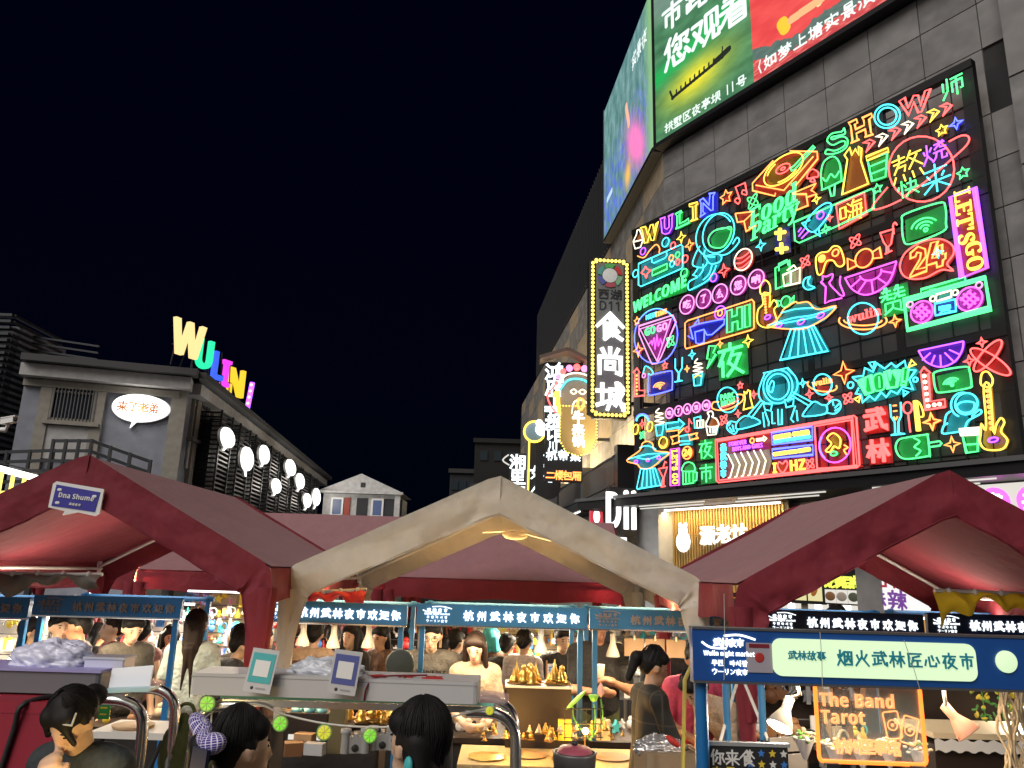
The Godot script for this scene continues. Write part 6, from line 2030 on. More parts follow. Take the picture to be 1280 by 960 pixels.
func cart(px0: float, px1: float, y_top: float, y_bot: float, z: float, board: String, lit: bool, label: String, post := "cart_blue", led := true, table := true) -> Node3D:
	var ym := (y_top + y_bot) * 0.5
	var a := onz(px0, ym, z)
	var b := onz(px1, ym + (px1 - px0) * 0.0297, z)
	var w := b.x - a.x
	var yt := onz((px0 + px1) * 0.5, y_top + (px1 - px0) * 0.0148, z).y
	var yb := onz((px0 + px1) * 0.5, y_bot + (px1 - px0) * 0.0148, z).y
	var h := yt - yb
	var t := thing("stall_cart", label, "stall cart", Vector3((a.x + b.x) * 0.5, 0, z), rng.randf_range(-0.03, 0.03), "blue framed market stall carts")
	var fb := hub(t, "sign_board", Transform3D(Basis(Vector3.BACK, rng.randf_range(-0.006, 0.006)), Vector3(0, (yt + yb) * 0.5, 0)))
	part(fb, "board", MB.new().prism(round_rect(w * 0.5, h * 0.5, 0.012), Vector3.ZERO, Basis(), -0.05, 0.0).done(), M[board])
	fascia_letters(fb, w, h, M.letter_lit if lit else M.letter_dull, 0.003)
	part(fb, "trim", box_mesh(Vector3(w, 0.012, 0.012), Vector3(0, -h * 0.5 - 0.007, -0.01)), M.chrome)
	for x in [-w * 0.5 + 0.05, w * 0.5 - 0.05]:
		for zz in [-0.06, -0.75]:
			part(t, "post", box_mesh(Vector3(0.04, yt if zz < -0.1 else yb, 0.04), Vector3(x, (yt if zz < -0.1 else yb) * 0.5, zz)), M[post])
	part(t, "top_rail", box_mesh(Vector3(w, 0.04, 0.04), Vector3(0, yt - 0.03, -0.75)), M[post])
	if led:
		part(t, "led_tube", box_mesh(Vector3(w * 0.8, 0.02, 0.03), Vector3(0, yb - 0.01, -0.12)), M.led_strip)
		var al := AreaLight3D.new()
		al.name = "led_tube_light"
		al.area_size = Vector2(w * 0.8, 0.05)
		al.light_energy = 2.2
		al.light_color = Color(1.0, 0.9, 0.74)
		al.shadow_enabled = true
		t.add_child(al)
		al.transform = Transform3D(Basis(Vector3.RIGHT, -PI / 2), Vector3(0, yb - 0.03, -0.12))
		var up := AreaLight3D.new()
		up.name = "added_uplight"  # unseen uplight added to brighten the tent underside
		up.area_size = Vector2(w * 0.8, 0.05)
		up.light_energy = 4.0 if board == "cart_blue_dull" else 0.8
		up.light_color = Color(1.0, 0.8, 0.52) if board == "cart_blue_dull" else Color(1.0, 0.9, 0.8)
		up.shadow_enabled = true
		t.add_child(up)
		up.transform = Transform3D(Basis(Vector3.RIGHT, PI / 2), Vector3(0, yt - 0.035, -0.6))
		part(t, "added_top_led_tube", box_mesh(Vector3(w * 0.8, 0.02, 0.03), Vector3(0, yt - 0.07, -0.6)), M.led_strip)  # added with the uplight, kept out of view behind the board
	if table:
		part(t, "counter", box_mesh(Vector3(w, 0.04, 0.78), Vector3(0, 0.8, -0.4)), M.brown_board)
		for i in 14:
			var k := thing("counter_ware", "small ware laid out on a blue stall counter", "ware", Vector3(t.position.x + ((i + 0.5) / 14.0 - 0.5) * (w - 0.15), 0.82 + 0.04, z - 0.15 - 0.5 * rng.randf()), rng.randf() * 3.0, "wares on the stall counters")
			part(k, "ware", trinket_shapes[rng.randi() % 6], pick(["t_white", "t_cream", "t_tan", "t_red", "t_teal", "gold", "t_yellow", "t_brown"]), Transform3D(Basis.from_scale(Vector3.ONE * rng.randf_range(0.07, 0.13)), Vector3.ZERO))
		part(t, "skirt", box_mesh(Vector3(w - 0.04, 0.72, 0.7), Vector3(0, 0.42, -0.4)), M.black_cloth)
	return t

func steel_cart(label: String, x0: float, x1: float, z: float, y: float, left_leg: bool, right_leg: bool) -> Node3D:
	var t := thing("steel_cart", label, "cart", Vector3((x0 + x1) * 0.5, 0, z), 0.0)
	var w := (x1 - x0) * 0.5
	part(t, "glass_shelf", MB.new().prism(round_rect(w, 0.2, 0.12), Vector3(0, y, -0.15), Basis(Vector3.RIGHT, -PI / 2), 0.004, 0.014).done(), M.glass_pane)
	part(t, "glass_edge", box_mesh(Vector3(w * 1.8, 0.012, 0.006), Vector3(0, y + 0.009, 0.055)), M.glass_edge)
	part(t, "front_rail", box_mesh(Vector3(w * 2 - 0.12, 0.028, 0.03), Vector3(0, y - 0.018, 0.03)), M.chrome)
	part(t, "back_rail", box_mesh(Vector3(w * 2 - 0.12, 0.028, 0.03), Vector3(0, y - 0.018, -0.33)), M.chrome)
	for q in [[-1.0, left_leg], [1.0, right_leg]]:
		if not q[1]: continue
		for zz in [0.03, -0.33]:
			var p := PackedVector3Array([Vector3(q[0] * (w - 0.2), y - 0.03, zz), Vector3(q[0] * (w - 0.06), y - 0.035, zz), Vector3(q[0] * (w + 0.02), y - 0.09, zz), Vector3(q[0] * (w + 0.04), y - 0.22, zz), Vector3(q[0] * (w + 0.04), y - 0.6, zz), Vector3(q[0] * (w + 0.04), 0.02, zz)])
			part(t, "leg", MB.new().tube(smooth(p), 0.026, 10).done(), M.chrome)
	part(t, "lower_shelf", box_mesh(Vector3(w * 2 - 0.1, 0.03, 0.42), Vector3(0, 0.55, -0.15)), M.panel_white)
	return t

func build_carts():
	make_shapes()
	var z := -6.6
	cart(-150, 35, 742, 768, z, "cart_blue", false, "blue stall cart with dull lettering beyond the tied blue post", "cart_blue")
	cart(42, 226, 743, 768, z, "cart_blue", false, "blue stall cart with dull lettering and a black cable tie", "cart_blue")
	cart(322, 509, 750, 776, z, "cart_blue_dull", true, "blue stall cart with lit lettering under the red curtain", "cart_blue_dull")
	cart(521, 734, 754, 780, z, "cart_blue_dull", true, "blue stall cart with lit lettering above the reading man", "cart_blue_dull")
	cart(737, 925, 760, 785, z, "cart_blue_dull", false, "blue stall cart with dull lettering above the man in black", "cart_blue_dull")
	cart(953, 1156, 762, 789, z, "cart_navy_dark", true, "navy stall cart with lit lettering below the menu boards", "cart_blue", true)
	cart(1161, 1350, 766, 793, z, "cart_navy_dark", true, "navy stall cart with lit lettering below the yellow curtain", "cart_blue", true)
	# near stall board with the glowing panel
	var zn := -3.6
	var a := onz(866, 818, zn)
	var b := onz(1340, 832, zn)
	var w := b.x - a.x
	var h := 0.215
	var t := thing("stall_cart", "stall cart with a glowing pale green panel in its navy board", "stall cart", Vector3((a.x + b.x) * 0.5, 0, zn), 0.0, "blue framed market stall carts")
	var yc := (a.y + b.y) * 0.5
	var fb := hub(t, "sign_board", Transform3D(Basis(), Vector3(0, yc, 0)))
	part(fb, "board", box_mesh(Vector3(w, h, 0.06), Vector3(0, 0, -0.03)), M.cart_navy)
	part(fb, "trim", box_mesh(Vector3(w, 0.01, 0.07), Vector3(0, h * 0.5 + 0.006, -0.03)), M.grey_steel)
	part(fb, "trim", box_mesh(Vector3(w, 0.01, 0.07), Vector3(0, -h * 0.5 - 0.006, -0.03)), M.grey_steel)
	var loc := func(px: float, py: float) -> Vector3: return onz(px, py, zn) - Vector3((a.x + b.x) * 0.5, yc, zn)
	var p0: Vector3 = loc.call(965, 820)
	var p1: Vector3 = loc.call(1219, 829)
	part(fb, "light_panel", MB.new().prism(round_rect((p1.x - p0.x) * 0.5, 0.079, 0.04), Vector3((p0.x + p1.x) * 0.5, (p0.y + p1.y) * 0.5, 0), Basis(), 0.0, 0.012).done(), M.pane_lit)
	var ink := mat("ink_teal", Vector3(0.02, 0.3, 0.4), 0.5)
	var q0: Vector3 = loc.call(1130, 824)
	part(fb, "lettering", glyph_row("烟火武林匠心夜市", 0.62, 0.062, 0.009, 0.003), ink, Transform3D(Basis(), Vector3(q0.x - 0.0, q0.y, 0.0125)))
	q0 = loc.call(1007, 819)
	part(fb, "lettering", glyph_row("武林故事", 0.17, 0.036, 0.006, 0.003), ink, Transform3D(Basis(), Vector3(q0.x, q0.y, 0.0125)))
	var d0: Vector3 = loc.call(1257, 827)
	part(fb, "light_disc", MB.new().lathe(Vector3(d0.x, d0.y, 0), [[0.0, 0.0], [0.047, 0.0], [0.047, 0.01], [0.0, 0.01]], 24, Basis(Vector3.RIGHT, PI / 2)).done(), M.pane_lit)
	var l0: Vector3 = loc.call(911, 815)
	var lg := hub(fb, "logo", Transform3D(Basis(), Vector3(l0.x, 0, 0.002)))
	part(lg, "lettering", glyph_row("武林夜市", 0.135, 0.034, 0.006, 0.004), M.letter_lit, Transform3D(Basis(), Vector3(0.0, 0.055, 0)))
	part(lg, "lettering", text_mesh("Wulin night market", 0.021, 0.004), M.letter_lit, Transform3D(Basis.from_scale(Vector3(0.85, 1, 1)), Vector3(0.0, 0.008, 0.002)))
	part(lg, "lettering", glyph_row("무린 야시장", 0.16, 0.023, 0.004, 0.004), M.letter_lit, Transform3D(Basis(), Vector3(0.0, -0.032, 0)))
	part(lg, "lettering", glyph_row("ウーリン夜市", 0.16, 0.023, 0.004, 0.004), M.letter_lit, Transform3D(Basis(), Vector3(0.0, -0.068, 0)))
	part(lg, "swoosh", MB.new().tube(smooth(PackedVector3Array([Vector3(-0.02, 0.083, 0), Vector3(0.05, 0.088, 0), Vector3(0.12, 0.07, 0)])), 0.005, 5).tube(smooth(PackedVector3Array([Vector3(-0.12, 0.055, 0), Vector3(-0.08, 0.032, 0), Vector3(-0.01, 0.03, 0)])), 0.005, 5).done(), M.letter_lit)
	var n0: Vector3 = loc.call(949, 822)
	part(fb, "notice", box_mesh(Vector3(0.115, 0.125, 0.004), Vector3(n0.x, n0.y, 0.003)), mat("notice_grey", Vector3(0.36, 0.33, 0.38), 0.5))
	part(fb, "notice_heading", box_mesh(Vector3(0.09, 0.016, 0.002), Vector3(n0.x, n0.y + 0.05, 0.006)), M.wine_cloth)
	part(fb, "notice_mark", MB.new().ball(Vector3(n0.x, n0.y, 0.005), Vector3(0.022, 0.022, 0.003), 10, 6).done(), M.red_cloth)
	for x in [-w * 0.5 + 0.045, w * 0.5 - 0.05]:
		part(t, "post", MB.new().tube(PackedVector3Array([Vector3(x, 0, -0.06), Vector3(x, yc - h * 0.5, -0.06)]), 0.03, 10).done(), mat("post_blue", Vector3(0.01, 0.13, 0.36), 0.35))
	for x in [-w * 0.5 + 0.36, -w * 0.5 + 0.55]:
		part(t, "post", MB.new().tube(PackedVector3Array([Vector3(x, 0, -0.8), Vector3(x, yc - 0.02, -0.8)]), 0.02, 8).done(), M.cart_blue_dull)
	part(t, "led_tube", box_mesh(Vector3(w * 0.5, 0.015, 0.03), Vector3(0.1, yc - h * 0.5 - 0.03, -0.3)), M.led_strip)
	part(t, "counter", box_mesh(Vector3(w - 0.12, 0.04, 0.8), Vector3(0.0, 0.92, -0.42)), M.brown_board)
	part(t, "skirt", box_mesh(Vector3(w - 0.16, 0.84, 0.7), Vector3(0.0, 0.48, -0.42)), M.black_cloth)
	var al := AreaLight3D.new()
	al.name = "led_tube_light"
	al.area_size = Vector2(w * 0.5, 0.05)
	al.light_energy = 1.1
	al.light_color = Color(1.0, 0.86, 0.68)
	al.shadow_enabled = true
	t.add_child(al)
	al.transform = Transform3D(Basis(Vector3.RIGHT, -PI / 2), Vector3(0.1, yc - h * 0.5 - 0.05, -0.3))
	# guy strings across the boards
	for q in [[[905, 742], [905, 850], -3.55], [[1025, 790], [1028, 860], -3.55], [[1130, 800], [1150, 862], -3.55]]:
		var s0 := onz(q[0][0], q[0][1], q[2])
		var s1 := onz(q[1][0], q[1][1], q[2])
		tag(part(self, "guy_string", MB.new().tube(PackedVector3Array([s0, s0.lerp(s1, 0.5) + Vector3(0.003, 0, 0), s1]), 0.0016, 4).done(), M.tie), "thin pale string tied over the navy stall board", "string", "strings over the navy board")
	# steel carts in front
	steel_cart("steel tube cart with a glass shelf and long white boxes", onz(262, 868, -3.9).x, onz(636, 880, -3.9).x, -3.9, onz(450, 876, -3.9).y, true, true)
	steel_cart("steel tube cart stacked with lilac bags", onz(-260, 858, -3.9).x, onz(178, 866, -3.9).x, -3.9, onz(80, 863, -3.9).y, true, true)
# ---------- goods, lamps and small things ----------
var trinket_shapes: Array
var palette := {}

func omni(parent: Node3D, at: Vector3, energy: float, c := Color(1, 0.86, 0.66), size := 0.03) -> void:
	var l := OmniLight3D.new()
	l.name = "lamp_light"
	l.light_energy = energy
	l.light_color = c
	l.light_size = size
	l.omni_range = 30.0
	l.omni_attenuation = 2.0
	l.shadow_enabled = true
	parent.add_child(l, true)
	l.position = at

func pick(cols: Array) -> Material:
	var c: String = cols[rng.randi() % cols.size()]
	return M[c]

func make_shapes() -> void:
	var ring := PackedVector3Array()
	for i in 12: ring.append(Vector3(cos(TAU * i / 12), sin(TAU * i / 12), 0) * 0.4)
	var star_p := PackedVector2Array()
	for i in 10: star_p.append(Vector2.from_angle(PI / 2 + TAU * i / 10) * (0.5 if i % 2 == 0 else 0.24))
	trinket_shapes = [
		MB.new().box(Vector3(0, -0.1, 0), Vector3(0.7, 0.9, 0.2)).box(Vector3(0, 0.42, 0), Vector3(0.08, 0.2, 0.05)).done(),
		MB.new().ball(Vector3.ZERO, Vector3(0.4, 0.4, 0.4), 10, 6).ball(Vector3(0, 0.42, 0), Vector3(0.25, 0.22, 0.25), 8, 5).done(),
		MB.new().tube(ring, 0.09, 5, true).ball(Vector3(0, -0.55, 0), Vector3(0.15, 0.2, 0.15), 6, 4).done(),
		MB.new().prism(star_p, Vector3.ZERO, Basis(), -0.1, 0.1).done(),
		MB.new().lathe(Vector3(0, -0.5, 0), [[0.0, 0.0], [0.4, 0.0], [0.25, 0.4], [0.1, 0.75], [0.16, 0.85], [0.0, 1.0]], 10).done(),
		MB.new().ball(Vector3(0, -0.2, 0), Vector3(0.38, 0.42, 0.3), 10, 6).ball(Vector3(0, 0.3, 0), Vector3(0.3, 0.28, 0.28), 10, 6).ball(Vector3(-0.22, 0.55, 0), Vector3(0.1, 0.13, 0.08), 6, 4).ball(Vector3(0.22, 0.55, 0), Vector3(0.1, 0.13, 0.08), 6, 4).done(),
		MB.new().box(Vector3(0, 0, 0), Vector3(0.35, 1.6, 0.08)).done(),
	]
	for q in [["t_white", Vector3(0.7, 0.68, 0.64)], ["t_cream", Vector3(0.65, 0.52, 0.33)], ["t_yellow", Vector3(0.75, 0.55, 0.05)], ["t_pink", Vector3(0.7, 0.2, 0.35)], ["t_red", Vector3(0.55, 0.03, 0.03)], ["t_blue", Vector3(0.05, 0.2, 0.55)], ["t_teal", Vector3(0.05, 0.4, 0.42)], ["t_green", Vector3(0.1, 0.35, 0.06)], ["t_brown", Vector3(0.22, 0.1, 0.04)], ["t_black", Vector3(0.02, 0.02, 0.02)], ["t_lilac", Vector3(0.4, 0.3, 0.6)], ["t_grey", Vector3(0.3, 0.3, 0.3)], ["t_tan", Vector3(0.45, 0.28, 0.14)]]:
		mat(q[0], q[1], 0.55)
	mat("shade_cream", Vector3(0.3, 0.26, 0.2), 0.5)
	mat("kraft", Vector3(0.24, 0.15, 0.08), 0.8)
	mat("shade_orange_lit", Vector3(0.4, 0.22, 0.17), 0.45)  # grey shade with the orange light of the neon put into its colour
	mat("gold", Vector3(0.75, 0.48, 0.12), 0.3, 0.85)
	mat("brass_dark", Vector3(0.35, 0.2, 0.06), 0.4, 0.6)

func rack(label: String, px0: float, px1: float, py0: float, py1: float, z: float, cols: Array, count: int, size: float, back: String, light := 0.0, wire := true) -> void:
	var a := onz(px0, py0, z)
	var b := onz(px1, py1, z)
	var w := b.x - a.x
	var t := thing("display_rack", label, "display rack", Vector3((a.x + b.x) * 0.5, 0, z), 0.0, "racks hung with small goods")
	var y0 := b.y
	var y1 := a.y
	if back: part(t, "back_panel", box_mesh(Vector3(w, y1 - y0, 0.02), Vector3(0, (y0 + y1) * 0.5, -0.12)), M[back])
	for x in [-w * 0.5, w * 0.5]: part(t, "post", box_mesh(Vector3(0.03, y1, 0.03), Vector3(x, y1 * 0.5, -0.05)), M.grey_steel)
	var rows := maxi(2, int((y1 - y0) / (size * 1.5)))
	for r in rows:
		var y := lerpf(y1, y0, (r + 0.2) / rows)
		part(t, "rail", MB.new().tube(PackedVector3Array([Vector3(-w * 0.5, y + size * 0.6, -0.04), Vector3(w * 0.5, y + size * 0.6, -0.04)]), 0.006, 4).done(), M.grey_steel)
		var per := int(float(count) / rows)
		for i in per:
			var s := size * rng.randf_range(0.6, 1.15)
			var p := Vector3(((i + rng.randf_range(0.2, 0.8)) / per - 0.5) * w, y + rng.randf_range(-0.4, 0.2) * size, rng.randf_range(-0.04, 0.06))
			part(t, "trinket", trinket_shapes[rng.randi() % trinket_shapes.size()], pick(cols), Transform3D(Basis(Vector3.UP, rng.randf_range(-0.7, 0.7)).scaled(Vector3.ONE * s), p))
	if light > 0.0:
		var bar := MB.new().box(Vector3(0, y1 + 0.04, 0.3), Vector3(w * 0.8, 0.02, 0.03))
		part(t, "led_tube", bar.done(), M.led_strip)
		var al := AreaLight3D.new()
		al.name = "led_tube_light"
		al.area_size = Vector2(w * 0.8, 0.05)
		al.light_energy = light * 1.6
		al.light_color = Color(1.0, 0.92, 0.8)
		al.shadow_enabled = true
		t.add_child(al)
		al.transform = Transform3D(Basis(Vector3.RIGHT, -PI / 2 - 0.5), Vector3(0, y1 + 0.02, 0.3))

func cone_lamp(px: float, py: float, z: float, energy: float, label: String, tilt := 0.0, m := "shade_cream") -> void:
	# shade mouth centred on the pixel, hanging from the stall rail
	var p := onz(px, py, z)
	var t := thing("spot_lamp", label, "lamp", p, 0.0, "cone shaded stall lamps")
	var bs := Basis(Vector3.BACK, tilt)
	part(t, "lamp_shade", MB.new().lathe(Vector3.ZERO, [[0.058, -0.005], [0.06, 0.0], [0.052, 0.03], [0.033, 0.08], [0.024, 0.11], [0.024, 0.18], [0.0, 0.185]], 18, bs).done(), M[m])
	part(t, "light_bulb", MB.new().ball(bs * Vector3(0, 0.03, 0), Vector3(0.038, 0.03, 0.038), 10, 6).done(), M.lamp_white)
	part(t, "clip", MB.new().box(bs * Vector3(0, 0.24, -0.01), Vector3(0.05, 0.07, 0.04), bs).tube(PackedVector3Array([bs * Vector3(0, 0.2, 0), bs * Vector3(0, 0.3, -0.02)]), 0.008, 6).done(), M.t_cream)
	omni(t, bs * Vector3(0, 0.03, 0), energy)

func crumple(r: Vector3, sd: float, amp := 0.18) -> ArrayMesh:
	var f := func(u: float, v: float) -> Vector3:
		var an := -TAU * u
		var la := (v - 0.5) * PI
		var o := Vector3(cos(la) * cos(an), sin(la), cos(la) * sin(an))
		var k: float = 1.0 + amp * fabric_noise.get_noise_3d(o.x * 2.0 + sd, o.y * 2.0, o.z * 2.0) * 1.6 - amp * 0.9 * absf(fabric_noise.get_noise_3d(o.x * 5.0 + sd, o.y * 7.0, o.z * 7.0))
		var p := o * k * r
		p.y = maxf(p.y, -r.y * 0.55)
		return p
	return MB.new().grid(f, 64, 36).done()

func figurine(px: float, py: float, z: float, s: float, m: Material, kind: int, label: String, group: String) -> void:
	var p := onz(px, py, z)
	var t := thing("figurine", label, "figurine", p, rng.randf_range(-0.5, 0.5), group)
	var shape: MB = MB.new()
	if kind == 0: shape.lathe(Vector3.ZERO, [[0.0, 0.0], [0.4, 0.0], [0.42, 0.08], [0.25, 0.14], [0.32, 0.35], [0.2, 0.6], [0.1, 0.66], [0.17, 0.78], [0.14, 0.9], [0.0, 1.0]], 10)
	elif kind == 1: shape.lathe(Vector3.ZERO, [[0.0, 0.0], [0.4, 0.0], [0.36, 0.2], [0.26, 0.22], [0.3, 0.28], [0.22, 0.45], [0.14, 0.47], [0.18, 0.53], [0.08, 0.75], [0.02, 1.05], [0.0, 1.06]], 8)
	else: shape.ball(Vector3(0, 0.35, 0), Vector3(0.36, 0.35, 0.3), 10, 6).ball(Vector3(0, 0.8, 0), Vector3(0.22, 0.22, 0.2), 8, 6)
	part(t, "body", shape.done(), m, Transform3D(Basis.from_scale(Vector3.ONE * s), Vector3.ZERO))
	part(t, "plinth", box_mesh(Vector3(s * 0.9, s * 0.1, s * 0.8), Vector3(0, -s * 0.04, 0)), M.brass_dark)

func plaque(label: String, px: float, py: float, z: float, w: float, h: float, frame: Material, lean := -0.2) -> void:
	var p := onz(px, py, z)
	var t := thing("payment_plaque", label, "plaque", p)
	t.basis = Basis(Vector3.RIGHT, lean) * Basis(Vector3.BACK, -0.1)
	part(t, "card", box_mesh(Vector3(w, h, 0.006), Vector3(0, h * 0.5, 0)), M.panel_white)
	part(t, "print", box_mesh(Vector3(w * 0.84, h * 0.68, 0.002), Vector3(0, h * 0.56, 0.004)), frame)
	part(t, "white_square", box_mesh(Vector3(w * 0.56, w * 0.56, 0.002), Vector3(0, h * 0.55, 0.006)), M.white_paint)
	part(t, "mark", MB.new().ball(Vector3(-w * 0.2, h * 0.1, 0.004), Vector3(w * 0.06, w * 0.06, 0.002), 8, 4).done(), M.t_black)
	part(t, "print_line", box_mesh(Vector3(w * 0.35, h * 0.035, 0.002), Vector3(w * 0.12, h * 0.1, 0.004)), M.t_grey)

func boxlike(called: String, label: String, cat: String, px: float, py: float, z: float, s: Vector3, m: Material, turn := 0.0) -> Node3D:
	# base centre of the box at the pixel
	var p := onz(px, py, z)
	var t := thing(called, label, cat, p, turn)
	part(t, "body", MB.new().prism(round_rect(s.x * 0.5, s.z * 0.5, minf(s.x, s.z) * 0.06, 2), Vector3.ZERO, Basis(Vector3.RIGHT, -PI / 2), 0.0, s.y).done(), m)
	return t

func build_goods():
	var bright := ["t_white", "t_cream", "t_yellow", "t_pink", "t_blue", "t_teal", "t_white", "t_tan", "t_lilac"]
	var warm := ["t_cream", "t_tan", "t_yellow", "gold", "t_white", "t_brown", "t_red"]
	rack("rack of bright plush charms behind the long haired woman", 236, 345, 742, 850, -9.2, bright, 150, 0.1, "t_cream", 5.0)
	rack("rack of pale tops and pink bags beside the blue post", 178, 240, 765, 850, -9.0, ["t_white", "t_pink", "t_white", "t_blue", "t_grey"], 60, 0.12, "t_white", 2.5)
	rack("dim rack of clothes behind the couple", 52, 180, 768, 840, -9.4, ["t_white", "t_tan", "t_brown", "t_grey", "t_red", "t_black"], 70, 0.12, "t_tan", 1.8)
	rack("white lit rack at the edge of the plaque tent", -60, 50, 768, 850, -9.0, ["t_white", "t_yellow", "t_cream", "t_white"], 44, 0.12, "t_white", 3.5)
	rack("rack of dark coats and scarves under the red curtain", 345, 520, 772, 860, -9.0, ["t_black", "t_black", "t_brown", "t_red", "t_white", "t_tan", "t_blue"], 90, 0.13, "brown_board", 1.6)
	rack("rack of beads and tassels behind the long haired vendor", 618, 722, 778, 868, -8.8, warm + ["t_white", "t_teal", "t_blue"], 150, 0.08, "t_cream", 3.0)
	rack("rack of clear wire hangers and white bags behind the man in black", 765, 885, 784, 880, -8.8, ["t_white", "t_grey", "t_white", "t_black", "t_teal", "t_cream"], 110, 0.1, "t_grey", 2.4)
	rack("rack of trinkets behind the reading man", 518, 622, 778, 860, -9.2, ["t_tan", "t_red", "t_brown", "t_cream", "t_black"], 80, 0.1, "brown_board", 1.3)
	rack("rack of jars and frames behind the tarot sign", 925, 1070, 850, 960, -5.6, ["t_brown", "t_tan", "t_white", "t_grey", "t_black", "t_cream"], 46, 0.12, "brown_board", 0.6)
	rack("rack of yellow charms and tassels beside the tarot sign", 1175, 1290, 852, 905, -5.6, ["t_yellow", "gold", "t_white", "t_green", "t_cream", "t_yellow"], 70, 0.075, "t_cream", 2.2)
	# kraft paper sheets pegged in a row
	for i in 3:
		var p := onz(793 + i * 26, 809 + i * 1, -7.05)
		var t := thing("paper_sheet", ["kraft paper sheet pegged beside a white bag", "kraft paper sheet pegged between two others", "kraft paper sheet pegged beside the blue post"][i], "paper", p, 0.05 * i, "pegged kraft paper sheets")
		part(t, "sheet", MB.new().grid(func(u: float, v: float) -> Vector3: return Vector3((u - 0.5) * 0.175, (v - 0.5) * 0.15, 0.01 * sin(u * 4.0 + i)), 8, 4).done(), M.kraft)
		part(t, "peg", box_mesh(Vector3(0.012, 0.04, 0.015), Vector3(0.0, 0.08, 0.008)), M.t_cream)
	# cone lamps under the stall boards
	for q in [[378, 806, 0.12], [416, 809, 0.1], [460, 809, 0.1]]: cone_lamp(q[0], q[1], -7.0, q[2] * 1.4, "white cone lamp hanging below the lit board under the red curtain")
	cone_lamp(599, 815, -7.0, 0.14, "grey cone lamp hanging before the long haired vendor", 0.0, "t_grey")
	cone_lamp(676, 815, -7.0, 0.16, "grey cone lamp hanging before the bead rack", 0.0, "t_grey")
	cone_lamp(766, 820, -7.0, 0.12, "cream cone lamp beside the kraft paper")
	# steel cart loads
	var zc := -3.93
	var b1 := boxlike("white_box", "long white box on the glass shelf with a teal plaque before it", "box", 352, 866, zc, Vector3(0.78, 0.095, 0.26), M.panel_white)
	part(b1, "lid_seam", box_mesh(Vector3(0.782, 0.004, 0.262), Vector3(0, 0.08, 0)), M.t_grey)
	var b2 := boxlike("white_box", "long white box with red print on its lid", "box", 520, 872, zc, Vector3(0.6, 0.095, 0.28), M.panel_white, -0.03)
	part(b2, "lid_seam", box_mesh(Vector3(0.602, 0.004, 0.282), Vector3(0, 0.08, 0)), M.t_grey)
	part(b2, "lettering", glyph_row("食市里", 0.4, 0.09, 0.014, 0.002), M.red_cloth, Transform3D(Basis(Vector3.RIGHT, -PI / 2), Vector3(-0.05, 0.0955, 0.03)))
	part(b2, "tie_cord", MB.new().tube(smooth(PackedVector3Array([Vector3(-0.22, 0.0, 0.145), Vector3(-0.21, 0.06, 0.15), Vector3(-0.17, 0.1, 0.1), Vector3(0.05, 0.105, 0.02)])), 0.004, 5).done(), M.wine_cloth)
	plaque("teal framed payment plaque leaning on a white box", 320, 866, zc + 0.19, 0.125, 0.19, M.t_teal)
	plaque("navy framed payment plaque leaning on a white box", 426, 868, zc + 0.19, 0.13, 0.19, mat("plaque_blue", Vector3(0.08, 0.1, 0.32), 0.4), -0.1)
	var wrap := mat("plastic_film", Vector3(0.62, 0.65, 0.72), 0.18)
	wrap.clearcoat_enabled = true
	wrap.backlight_enabled = true
	wrap.backlight = Color(0.4, 0.4, 0.45)
	var pb := thing("plastic_bag", "clear plastic bag of white packets on a white box", "bag", onz(408, 842, -3.95))
	part(pb, "film", crumple(Vector3(0.19, 0.075, 0.1), 2.0), wrap)
	var lilac := mat("plastic_lilac", Vector3(0.66, 0.67, 0.84), 0.2)
	lilac.clearcoat_enabled = true
	pb = thing("plastic_bag", "large lilac plastic bag on the grey box", "bag", onz(66, 829, -3.95))
	part(pb, "film", crumple(Vector3(0.21, 0.11, 0.12), 5.0), lilac)
	pb = boxlike("plastic_tub", "lilac plastic tub beside the lilac bag", "tub", 136, 838, -3.95, Vector3(0.19, 0.06, 0.12), lilac)
	part(pb, "rim", box_mesh(Vector3(0.2, 0.01, 0.13), Vector3(0, 0.062, 0)), wrap)
	var gb := boxlike("grey_case", "long grey case on the steel cart with a lilac lid", "case", 38, 860, zc, Vector3(0.78, 0.095, 0.28), mat("case_grey", Vector3(0.16, 0.155, 0.17), 0.5))
	part(gb, "lid", box_mesh(Vector3(0.8, 0.012, 0.3), Vector3(0, 0.101, 0)), M.panel_lilac)
	part(gb, "tie_cord", MB.new().tube(smooth(PackedVector3Array([Vector3(-0.15, 0.1, 0.15), Vector3(-0.22, 0.02, 0.17), Vector3(-0.16, -0.06, 0.17), Vector3(-0.03, -0.01, 0.17)])), 0.004, 5).done(), M.t_pink)
	var fo := thing("document_folder", "clear folder standing on the grey case", "folder", onz(162, 862, zc + 0.1))
	part(fo, "cover", MB.new().box(Vector3(0, 0.05, 0), Vector3(0.19, 0.1, 0.012), Basis(Vector3.BACK, 0.1) * Basis(Vector3.RIGHT, -0.3)).done(), wrap)
	part(fo, "sheet", MB.new().box(Vector3(0.03, 0.01, 0.06), Vector3(0.22, 0.012, 0.1), Basis(Vector3.BACK, 0.06)).done(), mat("pale_teal", Vector3(0.4, 0.62, 0.65), 0.4))
	# citrus string lights
	var sl := thing("citrus_string", "white cord of green and yellow citrus slice charms below the glass shelf", "string light", onz(262, 872, -3.84))
	var base := onz(262, 872, -3.84)
	var pts := PackedVector3Array()
	for q in [[262, 872], [266, 885], [320, 880], [355, 893], [410, 905], [470, 909], [520, 905], [611, 885]]: pts.append(onz(q[0], q[1], -3.84) - base)
	part(sl, "cord", MB.new().tube(smooth(pts), 0.005, 5).done(), M.t_white)
